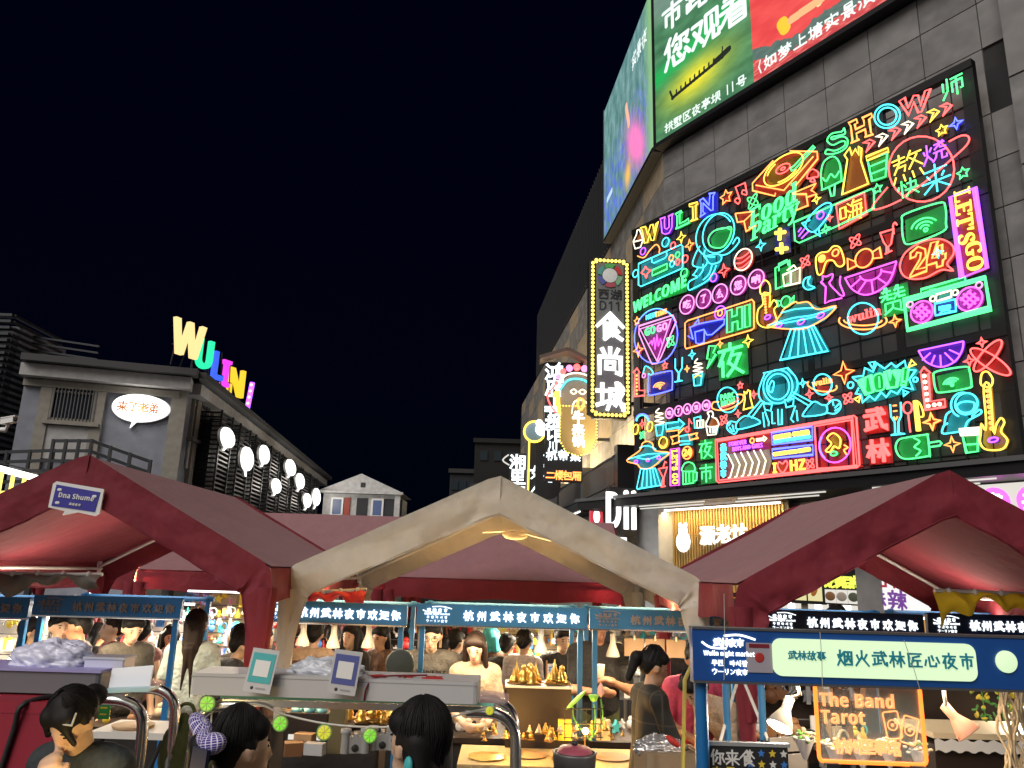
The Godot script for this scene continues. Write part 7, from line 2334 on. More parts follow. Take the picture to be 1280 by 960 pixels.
	part(sl, "cord", MB.new().tube(PackedVector3Array([onz(266, 870, -3.84) - base, onz(264, 905, -3.84) - base]), 0.004, 5).done(), M.t_white)
	for q in [[260, 879, "charm_green", 9], [351, 904, "charm_lime", 8.5], [406, 915, "charm_lemon", 8.5], [463, 919, "charm_lime", 8], [612, 888, "charm_lemon", 5]]:
		if not M.has(q[2]): emi(q[2], {"charm_green": Vector3(0.2, 0.9, 0.08), "charm_lime": Vector3(0.12, 0.95, 0.05), "charm_lemon": Vector3(0.85, 0.8, 0.03)}[q[2]], 0.6, Vector3(0.3, 0.4, 0.05))
		var ch := hub(sl, "light_charm", Transform3D(Basis(), onz(q[0], q[1], -3.82) - base))
		var r: float = q[3] / 960.0 * 3.84
		part(ch, "pith", MB.new().lathe(Vector3.ZERO, [[0.0, 0.0], [r, 0.0], [r, 0.01], [0.0, 0.01]], 18, Basis(Vector3.RIGHT, PI / 2)).done(), M.t_cream)
		for i in 8:
			var wp := PackedVector2Array([Vector2.from_angle(TAU * i / 8 + 0.4) * r * 0.12])
			for j in 4: wp.append(Vector2.from_angle(TAU * i / 8 + 0.1 + j * 0.2) * r * 0.84)
			part(ch, "light_segment", MB.new().prism(wp, Vector3.ZERO, Basis(), 0.01, 0.014).done(), M[q[2]])
		var rp := PackedVector3Array()
		for i in 16: rp.append(Vector3(cos(TAU * i / 16), sin(TAU * i / 16), 0) * r * 1.02 + Vector3(0, 0, 0.008))
		part(ch, "rind", MB.new().tube(rp, r * 0.09, 5, true).done(), M.t_green)
	# red box with woven strap
	var rb := boxlike("red_box", "red fabric box with a black woven strap", "box", 8, 1000, -3.72, Vector3(0.46, 0.42, 0.22), mat("box_red", Vector3(0.3, 0.01, 0.03), 0.6), 0.0)
	part(rb, "strap", MB.new().tube(smooth(PackedVector3Array([Vector3(0.0, 0.0, 0.12), Vector3(0.05, 0.3, 0.122), Vector3(0.08, 0.418, 0.115), Vector3(0.2, 0.43, -0.1)])), 0.011, 6).done(), M.t_black)
	part(rb, "lid_edge", MB.new().box(Vector3(0, 0.38, 0), Vector3(0.465, 0.012, 0.225)).done(), M.box_red)
	# green notice, white side table and olive bag behind the steel carts
	var gn := thing("green_notice", "green notice with yellow lines below the steel rail", "notice", onz(131, 880, -4.4))
	part(gn, "sheet", box_mesh(Vector3(0.065, 0.15, 0.004)), mat("notice_green", Vector3(0.02, 0.32, 0.07), 0.5))
	for i in 4: part(gn, "print_line", box_mesh(Vector3(0.035, 0.008, 0.002), Vector3(0.0, 0.045 - i * 0.032, 0.003)), M.t_yellow)
	var st := thing("side_table", "white topped folding side table behind the steel tube", "table", Vector3(onz(180, 912, -5.4).x, 0, -5.4))
	var ty := onz(180, 912, -5.4).y
	part(st, "table_top", box_mesh(Vector3(0.5, 0.04, 0.4), Vector3(0, ty, 0)), M.t_white)
	for x in [-0.2, 0.2]: part(st, "leg", MB.new().tube(PackedVector3Array([Vector3(x, ty, 0.15), Vector3(-x * 0.8, 0, 0.15)]), 0.014, 6).done(), M.t_black)
	part(st, "tray", MB.new().lathe(Vector3(-0.05, ty + 0.02, 0.05), [[0.0, 0.0], [0.12, 0.0], [0.13, 0.02], [0.0, 0.022]], 16).done(), M.t_tan)
	var ob := thing("olive_bag", "olive green soft bag standing behind the steel tube", "bag", onz(226, 945, -4.3))
	part(ob, "body", crumple(Vector3(0.11, 0.2, 0.1), 9.0, 0.08), M.olive_cloth)
	part(ob, "strap", MB.new().tube(smooth(PackedVector3Array([Vector3(-0.06, 0.15, 0), Vector3(-0.03, 0.24, 0), Vector3(0.03, 0.24, 0), Vector3(0.06, 0.15, 0)])), 0.01, 5).done(), M.olive_cloth)
	# black cloth table with castles and gift boxes
	var ct := thing("cloth_table", "table under a rumpled black cloth with castles and boxes", "table", Vector3(-1.3, 0, -5.2))
	part(ct, "cloth_top", MB.new().grid(func(u: float, v: float) -> Vector3: return Vector3((u - 0.5) * 1.15, 0.8 + 0.012 * fabric_noise.get_noise_2d(u * 5.0, v * 5.0), -(v - 0.5) * 0.7), 24, 14).done(), mat("cloth_green_black", Vector3(0.035, 0.042, 0.036), 0.55))
	part(ct, "cloth_front", box_mesh(Vector3(1.14, 0.78, 0.66), Vector3(0, 0.395, 0)), M.black_cloth)
	var zt := -5.1
	boxlike("gift_box", "brown gift box on the black cloth", "box", 366, 944, zt, Vector3(0.11, 0.075, 0.09), M.t_brown, 0.3)
	boxlike("gift_box", "tan gift box beside the brown one", "box", 380, 938, zt - 0.1, Vector3(0.12, 0.1, 0.08), M.t_tan, -0.2)
	boxlike("gift_box", "pale lilac box with small print on the black cloth", "box", 393, 943, zt + 0.02, Vector3(0.12, 0.065, 0.07), M.panel_white, -0.15)
	boxlike("pillar_box", "tall olive brown pillar box on the black cloth", "box", 420, 940, zt - 0.15, Vector3(0.1, 0.3, 0.1), mat("pillar_brown", Vector3(0.14, 0.11, 0.05), 0.6))
	var dc := boxlike("display_case", "brown display case topped with teal crystals", "display case", 384, 925, zt - 0.25, Vector3(0.28, 0.17, 0.14), M.brown_board)
	for i in 3: part(dc, "crystal", MB.new().lathe(Vector3(-0.08 + i * 0.08, 0.17, 0), [[0.035, 0.0], [0.042, 0.02], [0.0, 0.06 + 0.01 * (i % 2)]], 6).done(), mat("crystal", Vector3(0.25, 0.6, 0.6), 0.12))
	for i in 2: part(dc, "lit_slot", box_mesh(Vector3(0.07, 0.03, 0.01), Vector3(-0.07 + i * 0.14, 0.03, 0.072)), M.sign_dim)
	for i in 2:
		var ca := thing("toy_castle", ["grey toy castle with an arched gate", "small grey toy castle tower by the hair bow"][i], "toy castle", onz(443 + i * 34, 940 - i * 4, zt - 0.05 - i * 0.1), 0.2)
		part(ca, "keep", box_mesh(Vector3(0.12, 0.09, 0.08), Vector3(0, 0.045, 0)), M.t_grey)
		for x in [-0.06, 0.06]:
			part(ca, "tower", MB.new().lathe(Vector3(x, 0, 0.03), [[0.026, 0.0], [0.024, 0.11], [0.032, 0.115], [0.032, 0.14], [0.0, 0.14]], 10).done(), M.t_grey)
		part(ca, "gate", MB.new().lathe(Vector3(0, 0.03, 0.035), [[0.0, 0.0], [0.022, 0.0], [0.022, 0.01], [0.0, 0.01]], 12, Basis(Vector3.RIGHT, PI / 2)).done(), M.t_black)
		for x in [-0.04, 0.0, 0.04]: part(ca, "merlon", box_mesh(Vector3(0.02, 0.02, 0.08), Vector3(x, 0.1, 0)), M.t_grey)
	for i in 16:
		figurine(412 + rng.randf() * 80, 896 + rng.randf() * 8, -5.45 - rng.randf() * 0.2, 0.07 + 0.05 * rng.randf(), M.gold, i % 3, "small gold pagoda or figure behind the toy castles", "gold figures behind the castles")
	var shf := thing("step_shelf", "low shelf carrying gold figures behind the castles", "shelf", Vector3(-1.15, 0, -5.55))
	part(shf, "board", box_mesh(Vector3(0.75, 0.02, 0.35), Vector3(0.0, onz(450, 902, -5.55).y - 0.012, 0)), M.brown_board)
	for x in [-0.35, 0.35]: part(shf, "support", box_mesh(Vector3(0.02, onz(450, 902, -5.55).y - 0.02, 0.3), Vector3(x, (onz(450, 902, -5.55).y - 0.02) * 0.5, 0)), M.brown_board)
	part(shf, "light_bulb", MB.new().ball(Vector3(-0.2, 1.3, 0.2), Vector3(0.03, 0.03, 0.03), 8, 6).done(), M.lamp_warm)
	omni(shf, Vector3(-0.2, 1.3, 0.2), 0.22, Color(1, 0.78, 0.5))
	# dark disc (speaker back)
	var sp := thing("round_speaker", "dark round speaker on the stall counter beside the blue post", "speaker", onz(500, 830, -6.5))
	part(sp, "body", MB.new().lathe(Vector3(0, 0, -0.04), [[0.0, 0.0], [0.1, 0.0], [0.115, 0.02], [0.115, 0.05], [0.1, 0.065], [0.0, 0.07]], 24, Basis(Vector3.RIGHT, PI / 2)).done(), mat("slate", Vector3(0.03, 0.045, 0.045), 0.6))
	part(sp, "stand", box_mesh(Vector3(0.03, 0.3, 0.03), Vector3(0, -0.22, -0.03)), M.t_black)
	# dark case of gold figures, warm trinket table and lotus
	var wt := thing("trinket_table", "warm lit table spread with gold trinkets", "table", Vector3(0.65, 0, -6.05))
	part(wt, "table_top", box_mesh(Vector3(1.9, 0.04, 0.62), Vector3(0, 0.8, 0)), mat("cloth_cream", Vector3(0.55, 0.42, 0.2), 0.7))
	part(wt, "fringe", MB.new().grid(func(u: float, v: float) -> Vector3: return Vector3((u - 0.5) * 1.9, 0.76 + 0.05 * v + 0.006 * sin(u * 130.0), 0.315 + 0.006 * sin(u * 90.0)), 80, 2).done(), M.t_tan)
	part(wt, "skirt", box_mesh(Vector3(1.86, 0.76, 0.56), Vector3(0, 0.39, 0)), M.black_cloth)
	for i in 3:
		part(wt, "light_bulb", MB.new().ball(Vector3(-0.55 + i * 0.5, 1.02, 0.12), Vector3(0.025, 0.025, 0.025), 8, 6).done(), M.lamp_warm)
		part(wt, "bulb_stem", MB.new().tube(PackedVector3Array([Vector3(-0.55 + i * 0.5, 0.82, 0.05), Vector3(-0.55 + i * 0.5, 1.02, 0.1)]), 0.005, 5).done(), M.gold)
		omni(wt, Vector3(-0.55 + i * 0.5, 1.02, 0.12), 0.3, Color(1.0, 0.76, 0.4))
	for i in 5:
		part(wt, "tray", MB.new().lathe(Vector3(-0.75 + i * 0.3, 0.822, 0.1 - 0.1 * (i % 2)), [[0.0, 0.0], [0.13, 0.0], [0.14, 0.012], [0.0, 0.013]], 20).done(), M.t_tan if i % 2 else M.gold)
	for i in 46:
		figurine(590 + rng.randf() * 195, 908 + rng.randf() * 18, -5.82 - rng.randf() * 0.35, 0.03 + 0.03 * rng.randf(), M.gold if rng.randf() < 0.6 else M.t_cream, i % 3, "tiny gold trinket on the warm lit table", "trinkets on the warm table")
	var dk := thing("display_case", "black display case with gold pagodas on top", "display case", Vector3(onz(672, 900, -6.45).x, 0.82, -6.45))
	var dh := onz(672, 857, -6.45).y - 0.82
	part(dk, "body", box_mesh(Vector3(0.5, dh, 0.3), Vector3(0, dh * 0.5, 0)), M.brown_board)
	part(dk, "cover", box_mesh(Vector3(0.52, 0.015, 0.32), Vector3(0, dh + 0.008, 0)), M.t_white)
	for i in 22:
		figurine(640 + rng.randf() * 64, 855 - rng.randf() * 4, -6.35 - rng.randf() * 0.2, 0.07 + 0.09 * rng.randf(), M.gold, i % 2, "gold pagoda on the black display case", "gold pagodas on the case")
	var ban := thing("purple_banner", "small violet and white banner by the bead rack", "banner", onz(690, 842, -6.7))
	part(ban, "cloth", box_mesh(Vector3(0.075, 0.15, 0.006)), M.t_white)
	part(ban, "lettering", glyph_row("夜市", 0.13, 0.055, 0.01, 0.002, true), M.t_blue, Transform3D(Basis(), Vector3(0, 0, 0.004)))
	part(ban, "pole", MB.new().tube(PackedVector3Array([Vector3(-0.045, -0.25, 0), Vector3(-0.045, 0.1, 0)]), 0.006, 5).done(), M.t_brown)
	# lotus flowers, light put into their colour as a faint glow
	var lo := thing("glowing_lotus", "lotus flowers with glowing green leaf, seed pod and pink bud in a wire basket", "lamp", onz(735, 925, -6.0))
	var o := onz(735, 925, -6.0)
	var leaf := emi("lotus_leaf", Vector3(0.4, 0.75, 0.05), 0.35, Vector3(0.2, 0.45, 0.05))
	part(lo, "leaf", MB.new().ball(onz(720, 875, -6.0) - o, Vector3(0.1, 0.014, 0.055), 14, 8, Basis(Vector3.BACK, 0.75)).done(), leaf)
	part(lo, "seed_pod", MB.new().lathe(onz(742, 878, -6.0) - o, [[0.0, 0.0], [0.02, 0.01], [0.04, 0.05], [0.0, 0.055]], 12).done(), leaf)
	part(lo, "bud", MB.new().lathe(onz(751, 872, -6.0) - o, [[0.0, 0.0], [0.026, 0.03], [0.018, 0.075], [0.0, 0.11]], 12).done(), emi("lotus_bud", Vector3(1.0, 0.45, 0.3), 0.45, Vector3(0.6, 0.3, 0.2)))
	for q in [[716, 880], [742, 880], [751, 874]]: part(lo, "stem", MB.new().tube(smooth(PackedVector3Array([onz(q[0], q[1], -6.0) - o, onz(q[0] + 2, 900, -6.0) - o, onz(738, 925, -6.0) - o])), 0.006, 5).done(), M.t_green)
	for i in 6: part(lo, "basket_wire", MB.new().tube(PackedVector3Array([onz(706 + i * 9, 925, -5.95) - o, onz(706 + i * 9, 885, -5.95) - o]), 0.004, 4).done(), M.t_black)
	for y in [886, 905, 922]: part(lo, "basket_wire", MB.new().tube(PackedVector3Array([onz(704, y, -5.95) - o, onz(754, y, -5.95) - o]), 0.004, 4).done(), M.t_black)
	for k in 2: boxlike("paper_pouch", ["yellow paper pouch by the lotus basket", "cream paper pouch by the lotus basket"][k], "pouch", 706 + k * 48, 925, -6.1, Vector3(0.1, 0.14, 0.05), M.t_yellow if k == 0 else M.t_cream)
	# pots and bags in the foreground middle
	var pot := thing("metal_pot", "round metal pot with a pink lid", "pot", onz(718, 972, -4.6))
	part(pot, "body", MB.new().lathe(Vector3.ZERO, [[0.0, 0.0], [0.11, 0.0], [0.12, 0.12], [0.125, 0.13], [0.11, 0.13]], 22).done(), M.grey_steel)
	part(pot, "lid", MB.new().lathe(Vector3(0, 0.13, 0), [[0.1, 0.0], [0.08, 0.025], [0.0, 0.035]], 20).done(), mat("pot_pink", Vector3(0.35, 0.08, 0.12), 0.4))
	part(pot, "handle", MB.new().ball(Vector3(0, 0.175, 0), Vector3(0.02, 0.015, 0.02), 8, 6).done(), M.t_black)
	pot = thing("pot_stand", "dark stand under the round metal pot", "stand", Vector3(onz(718, 972, -4.6).x, 0, -4.6))
	part(pot, "shelf_board", box_mesh(Vector3(0.5, 0.03, 0.35), Vector3(0.05, onz(718, 972, -4.6).y - 0.017, 0)), M.brown_board)
	for x in [-0.15, 0.25]: part(pot, "leg", box_mesh(Vector3(0.03, onz(718, 972, -4.6).y - 0.03, 0.3), Vector3(x, (onz(718, 972, -4.6).y - 0.03) * 0.5, 0)), M.brown_board)
	var cb := boxlike("cardboard_box", "open cardboard box under a silver pouch", "box", 832, 985, -4.7, Vector3(0.3, 0.2, 0.24), mat("cardboard", Vector3(0.22, 0.16, 0.1), 0.8), 0.15)
	part(cb, "flap", MB.new().box(Vector3(0.17, 0.2, 0), Vector3(0.1, 0.006, 0.22), Basis(Vector3.BACK, -0.5)).done(), M.cardboard)
	var foil := mat("foil", Vector3(0.5, 0.5, 0.52), 0.25, 0.7)
	cb = thing("silver_pouch", "crumpled silver foil pouch with red print", "pouch", onz(826, 936, -4.7))
	part(cb, "foil", crumple(Vector3(0.14, 0.075, 0.09), 14.0, 0.22), foil)
	part(cb, "red_print", MB.new().ball(Vector3(0.06, 0.05, 0.05), Vector3(0.05, 0.02, 0.03), 8, 5, Basis(Vector3.BACK, -0.6)).done(), M.red_cloth)
	# bamboo pole and white tent struts near the blue post
	tag(part(self, "bamboo_pole", MB.new().tube(PackedVector3Array([onz(853, 985, -4.4), onz(856, 850, -4.4), onz(866, 828, -4.4)]), 0.011, 6).done(), mat("bamboo", Vector3(0.4, 0.33, 0.06), 0.5)), "thin yellow bamboo pole before the pink shirt", "pole")
	for q in [[[922, 850], [898, 935], "white stay line slanting to the chalkboard"], [[930, 852], [968, 945], "white flat strut slanting behind the desk lamp"]]:
		tag(part(self, "tent_stay", MB.new().tube(PackedVector3Array([onz(q[0][0], q[0][1], -4.6), onz(q[1][0], q[1][1], -4.3)]), 0.009, 5).done(), M.t_white), q[2], "tent stay", "stays of the maroon tent")
	# tarot neon sign
	var zn := -3.78
	var p0 := onz(1018, 853, zn)
	var p1 := onz(1156, 955, zn)
	var tr := thing("tarot_neon_sign", "orange neon framed clear sign reading The Band Tarot", "neon sign", Vector3((p0.x + p1.x) * 0.5, (p0.y + p1.y) * 0.5, zn), -0.03)
	var tw := (p1.x - p0.x) * 0.5
	var th := (p0.y - p1.y) * 0.5
	part(tr, "clear_panel", box_mesh(Vector3(tw * 2, th * 2, 0.006)), M.glass_pane)
	var orange := emi("neon_amber", Vector3(1.0, 0.2, 0.025), 2.6)
	var fp := PackedVector3Array()
	for v in round_rect(tw, th, 0.02, 3): fp.append(Vector3(v.x, v.y, 0.01))
	part(tr, "neon_tube", MB.new().tube(fp, 0.009, 8, true, -1.0, Vector3.BACK).done(), orange)
	var letter := emi("neon_peach", Vector3(1.0, 0.36, 0.12), 1.5, Vector3(0.6, 0.3, 0.15))
	part(tr, "neon_lettering", text_mesh("The Band", 0.058, 0.006), letter, Transform3D(Basis.from_scale(Vector3(0.98, 1, 1)), Vector3(-0.05, th * 0.56, 0.012)))
	part(tr, "neon_lettering", text_mesh("Tarot", 0.058, 0.006), letter, Transform3D(Basis(), Vector3(-0.12, th * 0.12, 0.012)))
	part(tr, "neon_lettering", glyph_row("杭州里事馆", tw * 1.2, 0.06, 0.01, 0.005), letter, Transform3D(Basis(), Vector3(-0.02, -th * 0.6, 0.008)))
	for k in 2:
		var cd := hub(tr, "neon_card", Transform3D(Basis(Vector3.BACK, 0.14 - 0.4 * k), Vector3(tw * 0.42 + k * 0.075, -0.005 - k * 0.02, 0.012)))
		var cp := PackedVector3Array()
		for v in round_rect(0.034, 0.058, 0.008, 2): cp.append(Vector3(v.x, v.y, 0))
		part(cd, "neon_tube", MB.new().tube(cp, 0.0035, 5, true, -1.0, Vector3.BACK).done(), letter)
		var rp2 := PackedVector3Array()
		for i in 14: rp2.append(Vector3(cos(TAU * i / 14), sin(TAU * i / 14), 0) * 0.022)
		part(cd, "neon_tube", MB.new().tube(rp2, 0.003, 5, true, -1.0, Vector3.BACK).done(), letter)
		part(cd, "neon_dot", MB.new().ball(Vector3.ZERO, Vector3(0.008, 0.008, 0.003), 8, 4).done(), letter)
	for x in [-0.4, 0.4]: part(tr, "stand_foot", box_mesh(Vector3(0.06, 0.03, 0.09), Vector3(x * tw * 2, -th - 0.018, 0)), M.t_black)
	# wrapped flowers behind the tarot sign
	for k in 5:
		var fl := thing("flower_bouquet", ["white and green bouquet wrapped in film", "pink topped bouquet behind the neon cards", "white bouquet by the crate chair", "pale green bouquet below the neon words", "bouquet in grey film by the neon corner"][k], "bouquet", onz([1045, 1112, 1006, 1078, 1150][k], [948, 948, 938, 950, 952][k], -4.0 - 0.05 * k), 0.3 * k)
		fl.scale = Vector3.ONE * 0.68
		part(fl, "wrap", MB.new().lathe(Vector3.ZERO, [[0.015, -0.06], [0.05, 0.02], [0.075, 0.08], [0.07, 0.085]], 12).done(), wrap)
		for i in 30:
			var an := rng.randf() * TAU
			var rr := rng.randf() * 0.1
			part(fl, "flower", MB.new().ball(Vector3(cos(an) * rr, 0.08 + rng.randf() * 0.06 - rr * 0.3, sin(an) * rr), Vector3(0.018, 0.012, 0.018), 7, 5).done(), [M.t_white, M.t_green, M.t_cream, M.t_pink if k == 1 else M.t_white][rng.randi() % 4])
	# desk lamps
	desk_lamp(980, 893, -3.9, -0.55, "white desk lamp glowing over the chalkboard", "t_white", 0.5, [[1000, 868], [996, 852]])
	desk_lamp(1198, 902, -3.9, 0.6, "grey desk lamp tinted as if lit orange beside the neon sign", "shade_orange_lit", 0.0, [[1182, 880], [1178, 852]])
	var bl := thing("table_lamp", "bare bulb table lamp standing before the woman in the dark tee", "lamp", onz(84, 1000, -3.08))
	part(bl, "light_bulb", MB.new().ball(Vector3.ZERO, Vector3(0.03, 0.035, 0.03), 10, 8).done(), M.lamp_warm)
	part(bl, "stem", MB.new().tube(PackedVector3Array([Vector3(0, -0.03, 0), Vector3(0, -0.5, 0)]), 0.012, 6).done(), M.t_black)
	omni(bl, Vector3.ZERO, 0.1, Color(1, 0.85, 0.55))
	# chalkboard
	var cbp := onz(932, 968, -3.72)
	var ch2 := thing("chalkboard", "dark chalkboard with hand drawn coloured writing and stars", "chalkboard", cbp)
	part(ch2, "board", box_mesh(Vector3(0.38, 0.24, 0.02), Vector3(0, -0.0, 0)), M.t_black)
	part(ch2, "frame", box_mesh(Vector3(0.4, 0.015, 0.03), Vector3(0, 0.125, 0)), M.t_grey)
	part(ch2, "lettering", glyph_row("你来食", 0.2, 0.06, 0.008, 0.002), M.t_white, Transform3D(Basis(), Vector3(-0.06, 0.07, 0.012)))
	part(ch2, "lettering", glyph_row("夜里", 0.12, 0.04, 0.007, 0.002), M.t_yellow, Transform3D(Basis(), Vector3(-0.1, 0.01, 0.012)))
	for i in 9: part(ch2, "drawn_star", trinket_shapes[3], [M.t_white, M.t_blue, M.t_yellow][i % 3], Transform3D(Basis.from_scale(Vector3(0.035, 0.035, 0.006)), Vector3(0.02 + 0.05 * (i % 4), 0.09 - 0.045 * (i / 4), 0.012)))
	# slatted crate chair behind the lamp
	var cr := thing("crate_chair", "grey slatted crate chair behind the tarot sign", "chair", Vector3(onz(985, 950, -4.3).x, 0, -4.3), 0.4)
	var cy := onz(985, 925, -4.3).y
	for i in 4: part(cr, "slat", box_mesh(Vector3(0.24, 0.07, 0.015), Vector3(0, cy - 0.02 - i * 0.085, 0)), M.t_grey)
	for x in [-0.13, 0.13]: part(cr, "leg", box_mesh(Vector3(0.025, cy, 0.03), Vector3(x, cy * 0.5, -0.02)), M.t_black)
	# shop counter and knitted hangings at the right
	var sc := thing("shop_counter", "grey counter with a lit white lace edge beside the lamp", "counter", Vector3(onz(1220, 915, -4.9).x, 0, -4.9))
	var sy := onz(1220, 912, -4.9).y
	part(sc, "top", box_mesh(Vector3(0.75, 0.03, 0.45), Vector3(0, sy, 0)), M.t_cream)
	part(sc, "lace", MB.new().grid(func(u: float, v: float) -> Vector3: return Vector3((u - 0.5) * 0.75, sy - 0.02 - 0.06 * (1.0 - v) + 0.008 * sin(u * 60.0), 0.235), 40, 2).done(), M.t_white)
	part(sc, "front", box_mesh(Vector3(0.72, sy - 0.05, 0.4), Vector3(0, (sy - 0.05) * 0.5, 0)), M.brown_board)
	part(sc, "wall_board", box_mesh(Vector3(0.8, 0.5, 0.02), Vector3(0, sy + 0.12, -0.35)), M.brown_board)
	var kn := thing("knitted_hanging", "cream knitted netting hanging beside the counter", "hanging", onz(1262, 862, -4.0))
	for i in 14:
		var kp := PackedVector3Array()
		for j in 10: kp.append(Vector3(-0.06 + i * 0.012 + 0.014 * sin(j * 1.3 + i), -j * 0.05, 0.02 * cos(j * 0.9 + i * 2.0)))
		part(kn, "strand", MB.new().tube(smooth(kp, false, 2), 0.007, 5).done(), M.t_cream)
	part(kn, "rod", MB.new().tube(PackedVector3Array([Vector3(-0.1, 0.01, 0), Vector3(0.16, 0.01, 0)]), 0.01, 5).done(), M.t_brown)
	for k in 3:
		var gr := thing("leaf_garland", ["yellow green leaf garland over the knitted netting", "leaf garland between the charm tassels", "leaf garland at the edge of the charm rack"][k], "garland", onz(1225 + k * 22, 853, -4.6))
		for i in 26: part(gr, "leaf", MB.new().ball(Vector3(rng.randf_range(-0.05, 0.05), -rng.randf() * 0.2, rng.randf_range(-0.03, 0.03)), Vector3(0.02, 0.006, 0.012), 6, 4, Basis(Vector3(rng.randf(), rng.randf(), rng.randf()).normalized(), rng.randf() * 6.0)).done(), M.t_yellow if rng.randf() < 0.5 else M.t_green)
		part(gr, "stem", MB.new().tube(PackedVector3Array([Vector3(0, 0.01, 0), Vector3(0.01, -0.2, 0)]), 0.003, 4).done(), M.t_green)
	# unseen bulbs added inside the tents for warm fill
	for q in [[Vector3(-1.7, 1.9, -10.0), 1.6], [Vector3(1.2, 1.9, -10.0), 1.6], [Vector3(-4.5, 1.9, -10.0), 1.5]]:
		var lb := thing("added_tent_lamp", "unseen warm bulb added inside a market tent", "lamp", q[0], 0.0, "added bulbs inside the tents")
		part(lb, "light_bulb", MB.new().ball(Vector3.ZERO, Vector3(0.03, 0.04, 0.03), 10, 8).done(), M.lamp_warm)
		part(lb, "socket", MB.new().lathe(Vector3(0, 0.04, 0), [[0.02, 0.0], [0.02, 0.05], [0.0, 0.055]], 8).done(), M.t_black)
		part(lb, "flex", MB.new().tube(PackedVector3Array([Vector3(0, 0.09, 0), Vector3(0, 0.14, 0)]), 0.004, 4).done(), M.t_black)
		omni(lb, Vector3.ZERO, q[1], Color(1.0, 0.84, 0.62), 0.04)

func desk_lamp(px: float, py: float, z: float, tilt: float, label: String, m: String, energy: float, arm: Array) -> void:
	var p := onz(px, py, z)
	var t := thing("desk_lamp", label, "lamp", p, 0.0, "desk lamps by the tarot sign")
	var k := 0.72
	var bs := Basis(Vector3.BACK, tilt) * Basis(Vector3.RIGHT, -0.35)
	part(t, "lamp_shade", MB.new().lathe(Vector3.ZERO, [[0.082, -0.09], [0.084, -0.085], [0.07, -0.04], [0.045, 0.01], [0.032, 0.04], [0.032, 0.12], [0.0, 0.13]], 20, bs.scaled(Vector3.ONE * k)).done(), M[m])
	part(t, "light_bulb" if energy > 0.0 else "bulb", MB.new().ball(bs * Vector3(0, -0.06, 0) * k, Vector3(0.045, 0.03, 0.045) * k, 12, 8, bs).done(), M.lamp_white if energy > 0.0 else M.t_cream)
	var ap := PackedVector3Array([bs * Vector3(0, 0.12, 0) * k])
	for q in arm: ap.append(onz(q[0], q[1], z) - p)
	part(t, "arm", MB.new().tube(ap, 0.008, 6).done(), M.t_grey)
	if energy > 0.0: omni(t, bs * Vector3(0, -0.06, 0) * k, energy, Color(1, 0.95, 0.88))
